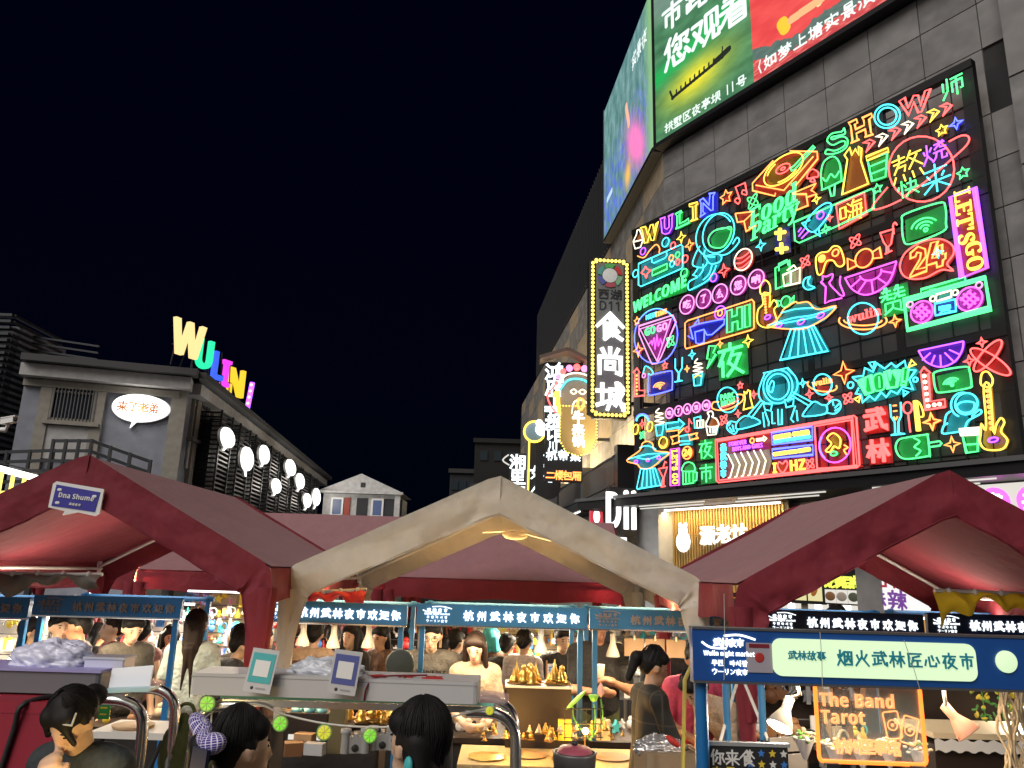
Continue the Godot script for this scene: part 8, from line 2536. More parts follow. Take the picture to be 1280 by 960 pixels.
# ---------- people: joints with radii, blended and meshed as one surface ----------
func blend_mesh(prims: Array, cell: float, k: float) -> ArrayMesh:
	# prims: [a, b, ra, rb]
	var lo := Vector3.ONE * 1e6
	var hi := -lo
	for p in prims:
		var r: float = maxf(p[2], p[3]) + cell * 3.0
		for q in [p[0], p[1]]:
			lo = lo.min(q - Vector3.ONE * r)
			hi = hi.max(q + Vector3.ONE * r)
	var nx := int((hi.x - lo.x) / cell) + 2
	var ny := int((hi.y - lo.y) / cell) + 2
	var nz := int((hi.z - lo.z) / cell) + 2
	var f := PackedFloat32Array()
	f.resize(nx * ny * nz)
	f.fill(9.0)
	var sy := nx
	var sz := nx * ny
	for p in prims:
		var a: Vector3 = p[0]
		var b: Vector3 = p[1]
		var ra: float = p[2]
		var rb: float = p[3]
		var ba := b - a
		var l2 := maxf(ba.length_squared(), 1e-9)
		var m := maxf(ra, rb) + maxf(k * 0.6, cell * 2.2)
		var pl := (a.min(b) - Vector3.ONE * m - lo) / cell
		var ph := (a.max(b) + Vector3.ONE * m - lo) / cell
		var x0 := maxi(0, int(pl.x))
		var x1 := mini(nx - 1, int(ph.x) + 1)
		for z in range(maxi(0, int(pl.z)), mini(nz - 1, int(ph.z) + 1) + 1):
			for y in range(maxi(0, int(pl.y)), mini(ny - 1, int(ph.y) + 1) + 1):
				var row := z * sz + y * sy
				var q := lo + Vector3(x0, y, z) * cell - a
				for x in range(x0, x1 + 1):
					var t := clampf(q.dot(ba) / l2, 0.0, 1.0)
					var d := (q - ba * t).length() - (ra + (rb - ra) * t)
					var o := f[row + x]
					var h := k - absf(o - d)
					if h > 0.0: f[row + x] = minf(o, d) - h * h / (4.0 * k)
					elif d < o: f[row + x] = d
					q.x += cell
	var idx := {}
	var v := PackedVector3Array()
	var n := PackedVector3Array()
	var ix := PackedInt32Array()
	var off := [0, 1, sy, sy + 1, sz, sz + 1, sz + sy, sz + sy + 1]
	var ed := [[0, 1], [2, 3], [4, 5], [6, 7], [0, 2], [1, 3], [4, 6], [5, 7], [0, 4], [1, 5], [2, 6], [3, 7]]
	for z in nz - 1:
		for y in ny - 1:
			var row := z * sz + y * sy
			for x in nx - 1:
				var i := row + x
				var f0 := f[i]
				if f0 > cell * 2.0 or f0 < -cell * 2.0: continue
				var s := 0
				for c8 in 8:
					if f[i + off[c8]] < 0.0: s += 1
				if s == 0 or s == 8: continue
				var acc := Vector3.ZERO
				var cnt := 0
				for e in ed:
					var u := f[i + off[e[0]]]
					var w := f[i + off[e[1]]]
					if (u < 0.0) != (w < 0.0):
						var t := u / (u - w)
						var p0 := Vector3(e[0] & 1, (e[0] >> 1) & 1, e[0] >> 2)
						var p1 := Vector3(e[1] & 1, (e[1] >> 1) & 1, e[1] >> 2)
						acc += p0.lerp(p1, t)
						cnt += 1
				idx[i] = v.size()
				v.append(lo + (Vector3(x, y, z) + acc / cnt) * cell)
				var g := Vector3(f[i + 1] + f[i + sy + 1] + f[i + sz + 1] + f[i + sz + sy + 1] - f0 - f[i + sy] - f[i + sz] - f[i + sz + sy], f[i + sy] + f[i + sy + 1] + f[i + sz + sy] + f[i + sz + sy + 1] - f0 - f[i + 1] - f[i + sz] - f[i + sz + 1], f[i + sz] + f[i + sz + 1] + f[i + sz + sy] + f[i + sz + sy + 1] - f0 - f[i + 1] - f[i + sy] - f[i + sy + 1])
				n.append(g.normalized())
	for i in idx:
		var f0 := f[i]
		var inside := f0 < 0.0
		# edges from this corner along x, y, z; the quad joins the four cells round the edge
		for ax in 3:
			var st: int = [1, sy, sz][ax]
			if (f[i + st] < 0.0) == inside: continue
			var b: int = [sy, sz, 1][ax]
			var c: int = [sz, 1, sy][ax]
			if not (idx.has(i - b) and idx.has(i - c) and idx.has(i - b - c)): continue
			var q := [idx[i], idx[i - b], idx[i - b - c], idx[i - c]]
			if inside: ix.append_array([q[0], q[2], q[1], q[0], q[3], q[2]])
			else: ix.append_array([q[0], q[1], q[2], q[0], q[2], q[3]])
	var arr := []
	arr.resize(Mesh.ARRAY_MAX)
	arr[Mesh.ARRAY_VERTEX] = v
	arr[Mesh.ARRAY_NORMAL] = n
	arr[Mesh.ARRAY_INDEX] = ix
	var m := ArrayMesh.new()
	if ix.size(): m.add_surface_from_arrays(Mesh.PRIMITIVE_TRIANGLES, arr)
	return m

func cap(a: Vector3, b: Vector3, ra: float, rb: float) -> Array: return [a, b, ra, rb]

func hand_prims(wrist: Vector3, dir: Vector3, side: Vector3, curl: Vector3, s := 1.0) -> Array:
	# palm and five fingers; side points to the thumb, curl to the palm
	var d := dir.normalized()
	var u := (side - d * side.dot(d)).normalized()
	var c := (curl - d * curl.dot(d)).normalized()
	var out := [cap(wrist, wrist + d * 0.05 * s + u * 0.016 * s, 0.024 * s, 0.021 * s), cap(wrist, wrist + d * 0.055 * s - u * 0.016 * s, 0.024 * s, 0.019 * s)]
	var lens := [0.062, 0.07, 0.066, 0.05]
	for i in 4:
		var r := wrist + d * 0.075 * s + u * (0.027 - i * 0.018) * s
		var k: Vector3 = r + (d * 0.75 + c * 0.5).normalized() * lens[i] * 0.55 * s
		out.append(cap(wrist + d * 0.05 * s + u * (0.02 - i * 0.013) * s, r, 0.0115 * s, 0.0098 * s))
		out.append(cap(r, k, 0.0095 * s, 0.0088 * s))
		out.append(cap(k, k + (d * 0.35 + c * 0.85).normalized() * lens[i] * 0.5 * s, 0.0088 * s, 0.0075 * s))
	var th := wrist + d * 0.02 * s + u * 0.022 * s
	var t1 := th + (d * 0.55 + u * 0.75 + c * 0.3).normalized() * 0.04 * s
	out.append(cap(th, t1, 0.014 * s, 0.011 * s))
	out.append(cap(t1, t1 + (d * 0.85 + u * 0.25 + c * 0.4).normalized() * 0.032 * s, 0.0105 * s, 0.008 * s))
	return out

func skin_of(tone: int) -> Material:
	return M[["skin_pale", "skin_warm", "skin_tan"][tone]]

# pose: arms as [elbow, wrist] per side in the person's own axes (facing +z, right hand at -x), nod, turn of the head, lean forward
func person(label: String, at: Vector3, turn: float, h: float, d: Dictionary) -> Node3D:
	var t := thing("person", label, "person", at, turn)
	var s := h / 1.7
	var cell: float = d.get("cell", 0.018)
	var lean: float = d.get("lean", 0.0)
	var sit: bool = d.get("sit", false)
	var drop: float = d.get("drop", 0.0)
	var hip := Vector3(0, 0.93 - drop, 0)
	var tb := Basis(Vector3.RIGHT, lean)
	var T := func(x: float, y: float, z: float) -> Vector3: return (hip + tb * Vector3(x, y - 0.93, z)) * s
	var girl: bool = d.get("girl", true)
	var sw := 0.165 if girl else 0.195
	var prims := []
	prims.append(cap(T.call(-0.06, 0.95, 0), T.call(-0.06, 1.28, 0.0), 0.105 * s, 0.1 * s))
	prims.append(cap(T.call(0.06, 0.95, 0), T.call(0.06, 1.28, 0.0), 0.105 * s, 0.1 * s))
	prims.append(cap(T.call(-sw + 0.03, 1.365, -0.01), T.call(sw - 0.03, 1.365, -0.01), 0.06 * s, 0.06 * s))
	var torso := prims.duplicate()
	prims.append(cap(T.call(0, 1.38, -0.01), T.call(0, 1.5, 0.015), 0.055 * s, 0.047 * s))
	# head frame
	var hb: Basis = tb * Basis(Vector3.UP, d.get("look", 0.0)) * Basis(Vector3.RIGHT, d.get("nod", 0.0))
	var hc: Vector3 = T.call(0, 1.5, 0.01)
	var HP := func(x: float, y: float, z: float) -> Vector3: return hc + hb * Vector3(x, y, z) * s
	prims.append(cap(HP.call(0, 0.1, -0.012), HP.call(0, 0.135, -0.005), 0.083 * s, 0.082 * s))
	prims.append(cap(HP.call(0, 0.075, 0.03), HP.call(0, 0.02, 0.05), 0.066 * s, 0.042 * s))
	prims.append(cap(HP.call(0, 0.0, 0.06), HP.call(0, 0.0, 0.062), 0.028 * s, 0.028 * s))
	prims.append(cap(HP.call(0, 0.085, 0.085), HP.call(0, 0.05, 0.105), 0.01 * s, 0.014 * s))
	for e in [-1, 1]: prims.append(cap(HP.call(e * 0.083, 0.085, -0.005), HP.call(e * 0.083, 0.06, 0.0), 0.016 * s, 0.012 * s))
	# arms
	var arms: Array = d.get("arms", [[Vector3(-0.24, 1.1, -0.02), Vector3(-0.25, 0.86, 0.06)], [Vector3(0.24, 1.1, -0.02), Vector3(0.25, 0.86, 0.06)]])
	var sleeves := []
	var sleeve: float = d.get("sleeve", 0.75)
	for i in 2:
		var sg := -1.0 if i == 0 else 1.0
		var sh: Vector3 = T.call(sg * sw, 1.36, -0.01)
		var el: Vector3 = T.call(arms[i][0].x, arms[i][0].y, arms[i][0].z)
		var wr: Vector3 = T.call(arms[i][1].x, arms[i][1].y, arms[i][1].z)
		prims.append(cap(sh, el, 0.05 * s, 0.038 * s))
		prims.append(cap(el, wr, 0.039 * s, 0.027 * s))
		var hd: Vector3 = (wr - el).normalized()
		var th: Vector3 = d.get("thumb", Vector3(-sg * 0.4, 0.3, 0.8))
		prims.append_array(hand_prims(wr, d.get("hand_dir", hd) if i == d.get("hand_arm", -1) else hd, th, d.get("curl", Vector3(-sg, 0, 0.2)), s))
		sleeves.append(cap(sh, sh.lerp(el, minf(sleeve, 1.0)), 0.066 * s, 0.056 * s))
		if sleeve > 1.0: sleeves.append(cap(el, el.lerp(wr, sleeve - 1.0), 0.053 * s, 0.042 * s))
	# legs
	var legs := []
	for sg in [-1, 1]:
		var hp: Vector3 = T.call(sg * 0.085, 0.92, 0)
		var kn: Vector3
		var an: Vector3
		if sit:
			kn = Vector3(sg * 0.11, hip.y - 0.02, 0.42) * s
			an = Vector3(sg * 0.11, hip.y - 0.44, 0.38) * s
		else:
			kn = Vector3(sg * 0.09, 0.49 - drop * 0.6, 0.02) * s
			an = Vector3(sg * 0.095, 0.075, -0.02) * s
		prims.append(cap(hp, kn, 0.083 * s, 0.055 * s))
		prims.append(cap(kn, an, 0.054 * s, 0.036 * s))
		prims.append(cap(an + Vector3(0, -0.03, -0.02) * s, an + Vector3(0, -0.04, 0.14) * s, 0.036 * s, 0.03 * s))
		legs.append(cap(hp, kn, 0.098 * s, 0.07 * s))
		if d.get("trousers", true): legs.append(cap(kn, kn.lerp(an, 0.95), 0.07 * s, 0.06 * s))
		else: legs.append(cap(kn, kn.lerp(an, 0.1), 0.085 * s, 0.085 * s))
	part(t, "body", blend_mesh(prims, cell, 0.03 * s), skin_of(d.get("tone", 0)))
	# shirt: torso and sleeves a finger's breadth larger
	var shirt := []
	for p in torso: shirt.append([p[0], p[1], p[2] + 0.017 * s, p[3] + 0.017 * s])
	shirt.append(cap(T.call(-0.1, 1.4, -0.012), T.call(0.1, 1.4, -0.012), 0.062 * s, 0.062 * s))
	shirt.append(cap(T.call(-sw, 1.37, -0.01), T.call(sw, 1.37, -0.01), 0.072 * s, 0.072 * s))
	shirt.append_array(sleeves)
	if d.get("hem", 0.0) > 0.0: shirt.append(cap(T.call(0, 0.95, 0), T.call(0, 0.95 - d.hem, 0.0), 0.15 * s, 0.19 * s))
	part(t, "shirt", blend_mesh(shirt, cell, 0.035 * s), M[d.get("shirt", "c_white")])
	legs.append(cap(T.call(-0.05, 0.96, 0), T.call(0.05, 0.96, 0), 0.118 * s, 0.118 * s))
	part(t, "trousers", blend_mesh(legs, cell * 1.3, 0.03 * s), M[d.get("lower", "c_black")])
	# hair
	var hair := [cap(HP.call(0, 0.115, -0.03), HP.call(0, 0.15, -0.015), 0.088 * s, 0.084 * s)]
	var style: String = d.get("hair", "short")
	hair.append(cap(HP.call(-0.045, 0.155, 0.035), HP.call(0.045, 0.155, 0.035), 0.045 * s, 0.045 * s))
	for e in [-1, 1]: hair.append(cap(HP.call(e * 0.07, 0.12, -0.01), HP.call(e * 0.078, 0.1, 0.0), 0.024 * s, 0.02 * s))
	if style == "short":
		hair.append(cap(HP.call(0, 0.08, -0.06), HP.call(0, 0.05, -0.055), 0.06 * s, 0.045 * s))
	elif style == "long" or style == "long_front":
		for e in [-0.05, -0.015, 0.02, 0.05]:
			hair.append(cap(HP.call(e, 0.1, -0.05), HP.call(e * 0.9, -0.12, -0.08), 0.045 * s, 0.034 * s))
			hair.append(cap(HP.call(e * 0.8, -0.12, -0.08), HP.call(e * 0.5 + 0.01, -0.46 + absf(e) * 4.4, -0.09), 0.032 * s, 0.01 * s))
		if style == "long_front":
			for e in [-1, 1]: hair.append(cap(HP.call(e * 0.085, 0.11, 0.01), HP.call(e * 0.115, -0.3, 0.06), 0.03 * s, 0.022 * s))
	elif style == "pony":
		hair.append(cap(HP.call(0, 0.1, -0.06), HP.call(0, 0.06, -0.06), 0.06 * s, 0.05 * s))
		hair.append(cap(HP.call(0, 0.13, -0.11), HP.call(0, 0.11, -0.15), 0.035 * s, 0.045 * s))
		hair.append(cap(HP.call(0, 0.1, -0.155), HP.call(0, -0.05, -0.17), 0.042 * s, 0.028 * s))
	elif style == "bun":
		hair.append(cap(HP.call(0, 0.1, -0.06), HP.call(0, 0.06, -0.06), 0.062 * s, 0.052 * s))
		hair.append(cap(HP.call(0, 0.1, -0.13), HP.call(0, 0.08, -0.14), 0.045 * s, 0.045 * s))
	elif style == "bob":
		for e in [-0.07, 0.0, 0.07]: hair.append(cap(HP.call(e, 0.1, -0.045), HP.call(e * 1.2, -0.03, -0.05), 0.055 * s, 0.045 * s))
		for e in [-1, 1]: hair.append(cap(HP.call(e * 0.085, 0.12, 0.01), HP.call(e * 0.095, -0.04, 0.03), 0.026 * s, 0.022 * s))
	for p in d.get("more_hair", []): hair.append(cap(HP.call(p[0].x, p[0].y, p[0].z), HP.call(p[1].x, p[1].y, p[1].z), p[2] * s, p[3] * s))
	part(t, "hair", blend_mesh(hair, cell * 0.75, 0.02 * s), M[d.get("hair_colour", "hair_black")])
	part(t, "hair_strands", strands(HP, s, style, 520 if cell < 0.0125 else 90, label.hash()), M[d.get("hair_colour", "hair_black")])
	if d.get("face", true):
		for e in [-1, 1]:
			part(t, "eye", MB.new().ball(HP.call(e * 0.031, 0.088, 0.082), Vector3(0.013, 0.006, 0.006) * s, 8, 5, hb).done(), M.eye_dark)
			part(t, "brow", MB.new().ball(HP.call(e * 0.033, 0.108, 0.082), Vector3(0.019, 0.004, 0.006) * s, 8, 4, hb).done(), M.hair_black)
		part(t, "mouth", MB.new().ball(HP.call(0, 0.018, 0.094), Vector3(0.022, 0.006, 0.006) * s, 8, 4, hb).done(), M.lips)
	if d.get("glasses", false):
		for e in [-1, 1]:
			var rp := PackedVector3Array()
			for i in 14: rp.append(HP.call(e * 0.034 + cos(TAU * i / 14) * 0.026, 0.086 + sin(TAU * i / 14) * 0.02, 0.1))
			part(t, "glasses", MB.new().tube(rp, 0.0025 * s, 5, true).done(), M.c_black)
	t.set_meta("head", hc)
	return t

func strands(HP: Callable, s: float, style: String, count: int, sd: int) -> ArrayMesh:
	# loose locks combed from the crown over the head and down
	var g := RandomNumberGenerator.new()
	g.seed = sd
	var mb := MB.new()
	for i in count:
		var az := g.randf_range(-2.35, 2.35)
		var back := cos(az) > -0.1
		var end := g.randf_range(1.45, 1.95) if back else g.randf_range(0.75, 1.15)
		var p := PackedVector3Array()
		var wob := g.randf_range(-0.12, 0.12)
		var lift := g.randf_range(1.0, 1.05)
		for k in 6:
			var th := lerpf(0.12, end, k / 5.0)
			p.append(HP.call(sin(th) * sin(az + wob * k / 5.0) * 0.092 * lift, 0.128 + cos(th) * 0.108 * lift, -0.02 - sin(th) * cos(az + wob * k / 5.0) * 0.1 * lift))
		if back and style in ["long", "long_front", "bob"]:
			var l := g.randf_range(0.1, 0.32) if style != "bob" else g.randf_range(0.04, 0.1)
			var x := sin(az) * 0.085
			for k in 3: p.append(HP.call(x * (1.0 - 0.25 * k) + g.randf_range(-0.006, 0.006), 0.05 - l * (k + 1) / 3.0, -0.085 - 0.012 * k + 0.02 * absf(sin(az))))
		mb.tube(p, 0.0023 * s, 4, false, 0.0008 * s)
	return mb.done()

func stand_at(px: float, py_head_top: float, z: float) -> Array:
	# feet position and height of someone whose head top shows at that pixel
	var p := onz(px, py_head_top, z)
	return [Vector3(p.x, 0, z), clampf(p.y, 1.3, 1.85)]

func build_people():
	mat("skin_pale", Vector3(0.62, 0.4, 0.27), 0.5, 0.0, {"subsurf_scatter_enabled": true, "subsurf_scatter_strength": 0.1})
	mat("skin_warm", Vector3(0.5, 0.29, 0.18), 0.5)
	mat("skin_tan", Vector3(0.4, 0.2, 0.11), 0.5)
	mat("hair_black", Vector3(0.009, 0.008, 0.008), 0.62, 0.0, {"metallic_specular": 0.35})
	mat("hair_brown", Vector3(0.018, 0.009, 0.006), 0.6, 0.0, {"metallic_specular": 0.35})
	mat("eye_dark", Vector3(0.015, 0.01, 0.01), 0.2)
	mat("lips", Vector3(0.4, 0.1, 0.08), 0.5)
	for q in [["c_white", Vector3(0.6, 0.6, 0.58)], ["c_black", Vector3(0.009, 0.009, 0.01)], ["c_grey", Vector3(0.075, 0.066, 0.055)], ["c_mint", Vector3(0.55, 0.63, 0.6)], ["c_beige", Vector3(0.5, 0.36, 0.24)], ["c_pink", Vector3(0.6, 0.07, 0.14)], ["c_red", Vector3(0.35, 0.02, 0.05)], ["c_rose", Vector3(0.4, 0.18, 0.18)], ["c_slate", Vector3(0.035, 0.045, 0.05)], ["c_lilac_grey", Vector3(0.42, 0.38, 0.38)], ["c_brown", Vector3(0.12, 0.06, 0.035)], ["c_olive", Vector3(0.07, 0.08, 0.02)]]:
		var m := mat(q[0], q[1], 0.8)
		m.albedo_texture = noise_tex(0.03, Color(0.78, 0.78, 0.78), Color(1, 1, 1), int(q[1].y * 999), 256, 5)
		m.uv1_triplanar = true
		m.uv1_scale = Vector3.ONE * 3.0
		creased(m, 0.9)
	var a: Array
	# seated woman resting her face in her hand
	var w := person("woman in a dark tee resting her face in her hand under the steel rail", Vector3(onz(118, 900, -3.5).x, 0, -3.5), -0.12, 1.6, {
		"cell": 0.011, "shirt": "c_slate", "hair": "bun", "nod": 0.62, "look": -0.2, "lean": 0.12, "drop": 0.0, "sleeve": 0.95, "trousers": true,
		"arms": [[Vector3(-0.26, 1.08, 0.1), Vector3(-0.05, 1.0, 0.3)], [Vector3(0.16, 1.06, 0.24), Vector3(0.03, 1.36, 0.22)]],
		"hand_arm": 1, "hand_dir": Vector3(-0.35, 0.9, -0.1), "thumb": Vector3(0.8, 0.3, -0.2), "curl": Vector3(-0.2, 0.3, -0.9),
		"more_hair": [[Vector3(0.02, 0.17, 0.06), Vector3(0.075, 0.06, 0.085), 0.02, 0.012], [Vector3(-0.04, 0.17, 0.06), Vector3(-0.08, 0.07, 0.07), 0.022, 0.013]]})
	var hp: Vector3 = w.get_meta("head")
	var cl := PackedVector3Array()
	for q in [[0.02, 0.19, 0.04], [0.022, 0.16, 0.075], [0.06, 0.155, 0.075], [0.068, 0.185, 0.04]]: cl.append(hp + Basis(Vector3.RIGHT, 0.74) * Vector3(q[0], q[1], q[2]))
	part(w, "hair_clip", MB.new().tube(cl, 0.004, 5).done(), M.c_white)
	part(w, "shirt_print", MB.new().box(Vector3(-0.03, 1.03, 0.145), Vector3(0.13, 0.06, 0.004), Basis(Vector3.RIGHT, 0.12)).done(), mat("print_blue", Vector3(0.03, 0.16, 0.6), 0.6))
	# woman with the plaid scrunchie, seen from behind
	a = stand_at(305, 893, -2.9)
	w = person("woman seen from behind with a plaid bow in dark hair", a[0], PI - 0.7, a[1], {"cell": 0.012, "shirt": "c_beige", "hair": "pony", "hair_colour": "hair_black", "look": -0.2})
	hp = w.get_meta("head")
	var plaid := mat("plaid", Vector3(1, 1, 1), 0.7)
	var im := Image.create(64, 64, false, Image.FORMAT_RGB8)
	for y in 64:
		for x in 64: im.set_pixel(x, y, Color(0.9, 0.88, 0.92) if x % 9 < 2 or y % 9 < 2 else Color(0.22, 0.16, 0.55))
	plaid.albedo_texture = ImageTexture.create_from_image(im)
	plaid.uv1_scale = Vector3(2, 2, 2)
	part(w, "plaid_bow", MB.new().ball(hp + Vector3(0.06, 0.15, -0.13), Vector3(0.075, 0.03, 0.035), 14, 8, Basis(Vector3.BACK, 0.5)).ball(hp + Vector3(-0.055, 0.12, -0.15), Vector3(0.065, 0.035, 0.035), 14, 8, Basis(Vector3.BACK, -0.2)).ball(hp + Vector3(0, 0.13, -0.15), Vector3(0.025, 0.03, 0.03), 8, 6).done(), plaid)
	part(w, "ribbon_tail", MB.new().box(hp + Vector3(-0.05, 0.0, -0.19), Vector3(0.09, 0.22, 0.012), Basis(Vector3.RIGHT, 0.05)).done(), mat("ribbon_navy", Vector3(0.012, 0.02, 0.06), 0.5))
	# dark haired woman from behind in a pale jacket
	a = stand_at(527, 884, -2.7)
	w = person("dark haired woman seen from behind with a pale blue hair clip", a[0], PI + 0.75, a[1], {"cell": 0.012, "shirt": "c_slate", "hair": "long", "look": 0.15})
	hp = w.get_meta("head")
	part(w, "hair_clip", MB.new().ball(hp + Vector3(0.085, 0.04, -0.07), Vector3(0.012, 0.03, 0.02), 10, 6).done(), M.t_teal)
	# long haired woman in the pale tee, back view
	a = stand_at(247, 766, -7.15)
	person("woman with very long hair in a pale mint tee seen from behind", a[0], PI + 0.1, a[1], {"cell": 0.016, "shirt": "c_mint", "lower": "c_lilac_grey", "hair": "long", "hair_colour": "hair_brown", "face": false, "more_hair": [[Vector3(-0.02, -0.1, -0.1), Vector3(-0.05, -0.5, -0.12), 0.035, 0.012], [Vector3(0.02, -0.1, -0.1), Vector3(0.035, -0.44, -0.12), 0.035, 0.012]]})
	# stall keepers
	a = stand_at(541, 776, -7.0)
	w = person("man in glasses and a grey tee looking down at a stall", a[0], 0.0, a[1], {"girl": false, "shirt": "c_grey", "nod": 0.3, "glasses": true, "cell": 0.015, "arms": [[Vector3(-0.25, 1.1, 0.05), Vector3(-0.12, 0.98, 0.25)], [Vector3(0.25, 1.1, 0.05), Vector3(0.12, 0.98, 0.25)]]})
	part(w, "shirt_print", text_mesh("12 INVERSE", 0.04, 0.01), M.eye_dark, Transform3D(Basis(), Vector3(0.0, a[1] * 0.757, 0.172 * a[1] / 1.7)))
	a = stand_at(596, 793, -6.95)
	person("woman with long brown hair in a beige top behind the trinkets", a[0], 0.1, a[1], {"shirt": "c_beige", "hair": "long_front", "hair_colour": "hair_brown", "nod": 0.35, "look": -0.3, "cell": 0.015, "arms": [[Vector3(-0.24, 1.08, 0.05), Vector3(-0.1, 0.98, 0.26)], [Vector3(0.24, 1.08, 0.05), Vector3(0.1, 0.98, 0.26)]]})
	a = stand_at(570, 790, -8.3)
	person("black haired shopper behind the reading man", a[0], 2.4, a[1], {"shirt": "c_black", "girl": false, "face": false, "cell": 0.02})
	a = stand_at(634, 795, -8.4)
	person("short haired man in black seen from behind at the bead rack", a[0], PI - 0.5, a[1], {"girl": false, "shirt": "c_black", "cell": 0.02})
	a = stand_at(614, 786, -8.6)
	person("shopper in a teal cap by the bead rack", a[0], 2.8, a[1], {"shirt": "c_brown", "hair": "bob", "hair_colour": "t_teal", "cell": 0.02})
	a = stand_at(748, 778, -7.25)
	person("man in a black shirt with folded arms holding a paper cup", a[0], 0.15, 1.78, {"girl": false, "shirt": "c_black", "lower": "c_olive", "tone": 2, "cell": 0.015, "arms": [[Vector3(-0.25, 1.08, 0.08), Vector3(-0.05, 1.08, 0.21)], [Vector3(0.25, 1.08, 0.08), Vector3(0.06, 1.16, 0.2)]]})
	var cup := thing("paper_cup", "pale paper cup held by the man in black", "cup", Vector3(a[0].x - 0.01, 1.25, -7.0))
	part(cup, "body", MB.new().lathe(Vector3.ZERO, [[0.0, 0.0], [0.028, 0.0], [0.036, 0.1], [0.0, 0.1]], 12).done(), M.t_cream)
	part(cup, "lid", MB.new().lathe(Vector3(0, 0.1, 0), [[0.038, 0.0], [0.036, 0.012], [0.0, 0.014]], 12).done(), M.t_white)
	# ponytail woman in the checked dark shirt
	a = stand_at(812, 812, -5.7)
	w = person("woman with a ponytail in a loose dark checked shirt seen side on", a[0], PI / 2 + 0.2, a[1], {"shirt": "c_checked" if M.has("c_checked") else checked(), "hair": "pony", "cell": 0.014, "hem": 0.22, "nod": 0.3, "sleeve": 1.2, "arms": [[Vector3(-0.23, 1.1, 0.08), Vector3(-0.14, 0.98, 0.3)], [Vector3(0.22, 1.1, 0.08), Vector3(0.14, 0.98, 0.3)]], "tone": 1})
	# pink shirt and the person bending
	a = stand_at(868, 805, -6.3)
	person("person in a pink shirt with a name card", a[0], 0.1, a[1], {"girl": false, "shirt": "c_pink", "tone": 2, "nod": 0.4, "cell": 0.016, "arms": [[Vector3(-0.25, 1.1, 0.05), Vector3(-0.08, 1.0, 0.26)], [Vector3(0.25, 1.1, 0.05), Vector3(0.08, 1.0, 0.26)]]})
	var card := thing("name_card", "white name card hanging on the pink shirt", "card", Vector3(a[0].x - 0.02, 1.28, -6.12))
	part(card, "sleeve", box_mesh(Vector3(0.08, 0.13, 0.004)), M.t_white)
	part(card, "print", box_mesh(Vector3(0.05, 0.06, 0.002), Vector3(0, 0.0, 0.003)), M.t_black)
	var bp := onz(888, 930, -5.5)
	person("person in a cream tee bending over behind the blue post", Vector3(bp.x + 0.42, 0, -6.0), -PI / 2 + 0.3, 1.62, {"girl": false, "shirt": "c_beige", "lean": 0.75, "nod": 0.1, "cell": 0.016, "arms": [[Vector3(-0.24, 1.15, 0.2), Vector3(-0.2, 1.0, 0.4)], [Vector3(0.24, 1.15, 0.2), Vector3(0.2, 1.0, 0.4)]]})
	# shoppers at the left stalls
	a = stand_at(77, 768, -7.1)
	person("woman in a black top turned to the man in white", a[0], 0.9, a[1], {"shirt": "c_black", "hair": "bun", "cell": 0.018})
	a = stand_at(105, 766, -7.0)
	person("man in a pale tee turned to the woman in black", a[0], -1.2, a[1], {"girl": false, "shirt": "c_lilac_grey", "nod": 0.2, "tone": 2, "cell": 0.018})
	a = stand_at(144, 770, -7.6)
	person("woman in a red sleeveless top at the lit rack", a[0], -0.9, a[1], {"shirt": "c_red", "hair": "bun", "hair_colour": "hair_brown", "sleeve": 0.05, "cell": 0.018})
	a = stand_at(166, 768, -7.1)
	person("woman in a grey tee looking down at the goods", a[0], 0.8, a[1], {"shirt": "c_grey", "hair": "bun", "nod": 0.4, "cell": 0.018})
	a = stand_at(180, 778, -7.9)
	person("shopper in a rose vest seen from behind", a[0], PI, a[1], {"shirt": "c_rose", "sleeve": 0.05, "face": false, "lower": "c_black", "cell": 0.02})
	a = stand_at(40, 775, -7.3)
	person("shopper in a pale top beside the tied blue post", a[0], 2.0, a[1], {"shirt": "c_mint", "hair": "long", "cell": 0.02})
	a = stand_at(281, 790, -7.2)
	person("shopper in a black cap bending over the charms", a[0], 2.3, a[1], {"girl": false, "shirt": "c_black", "lean": 0.25, "face": false, "cell": 0.02})
	a = stand_at(302, 784, -7.6)
	person("shopper in a white shirt beside the maroon leg", a[0], 1.2, a[1], {"girl": false, "shirt": "c_white", "cell": 0.02})
	a = stand_at(394, 778, -7.6)
	person("shopper in a tan coat behind the cone lamps", a[0], PI, a[1], {"shirt": "c_beige", "sleeve": 1.8, "hair": "short", "face": false, "cell": 0.02})
	a = stand_at(358, 796, -7.4)
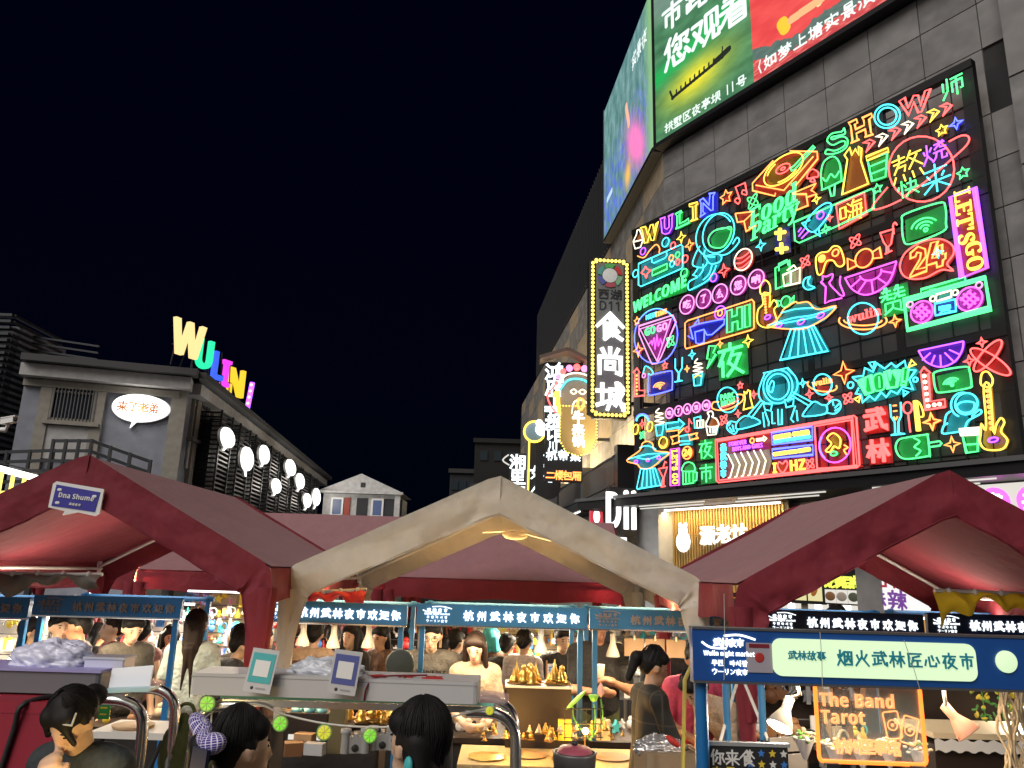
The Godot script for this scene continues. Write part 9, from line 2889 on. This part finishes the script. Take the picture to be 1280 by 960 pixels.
	person("stall keeper in a dark shirt leaning by the cream leg", a[0], 0.5, a[1], {"girl": false, "shirt": "c_brown", "tone": 2, "cell": 0.02})
	a = stand_at(440, 782, -8.0)
	person("dark clad shopper between the cone lamps", a[0], -0.4, a[1], {"shirt": "c_black", "hair": "bob", "cell": 0.02})
	a = stand_at(272, 868, -4.9)
	person("child with dark hair behind the green citrus charm", a[0], PI, 1.3, {"shirt": "c_olive", "face": false, "cell": 0.018})
	var crowd := [[122, 782, -8.6, 2.6, "c_black", "long", "shopper in black far behind the lilac bag"], [214, 784, -8.5, 0.6, "c_white", "bob", "shopper in white beside the pale tops"], [330, 786, -8.4, 2.0, "c_slate", "short", "shopper in slate by the plush charm rack"], [418, 786, -8.6, 3.4, "c_rose", "pony", "shopper in rose before the coat rack"], [478, 784, -8.3, -0.6, "c_brown", "long", "shopper in brown beside the dark round speaker"], [655, 790, -8.2, 2.7, "c_lilac_grey", "bun", "shopper in pale grey at the bead rack"], [702, 786, -8.3, 0.4, "c_black", "short", "stall keeper in black between the blue posts"], [830, 790, -8.2, -0.4, "c_slate", "short", "shopper in slate behind the kraft paper"]]
	for q in crowd:
		a = stand_at(q[0], q[1], q[2])
		person(q[6], a[0], q[3], a[1], {"shirt": q[4], "hair": q[5], "cell": 0.023, "girl": q[5] != "short", "nod": 0.15, "tone": int(q[0]) % 3})
	var hm := onz(1045, 752, -9.0)
	person("tall man passing before the menu boards", Vector3(hm.x, 0, -9.0), -0.9, 1.83, {"girl": false, "shirt": "c_black", "cell": 0.02})

func checked() -> String:
	var m := mat("c_checked", Vector3(1, 1, 1), 0.8)
	var im := Image.create(128, 128, false, Image.FORMAT_RGB8)
	for y in 128:
		for x in 128:
			var c := Color(0.12, 0.11, 0.1)
			if x % 64 < 4: c = Color(0.3, 0.27, 0.22)
			if y % 64 < 4: c = c.lerp(Color(0.3, 0.27, 0.22), 0.6)
			im.set_pixel(x, y, c)
	m.albedo_texture = ImageTexture.create_from_image(im)
	m.uv1_triplanar = true
	m.uv1_scale = Vector3.ONE * 2.6
	return "c_checked"
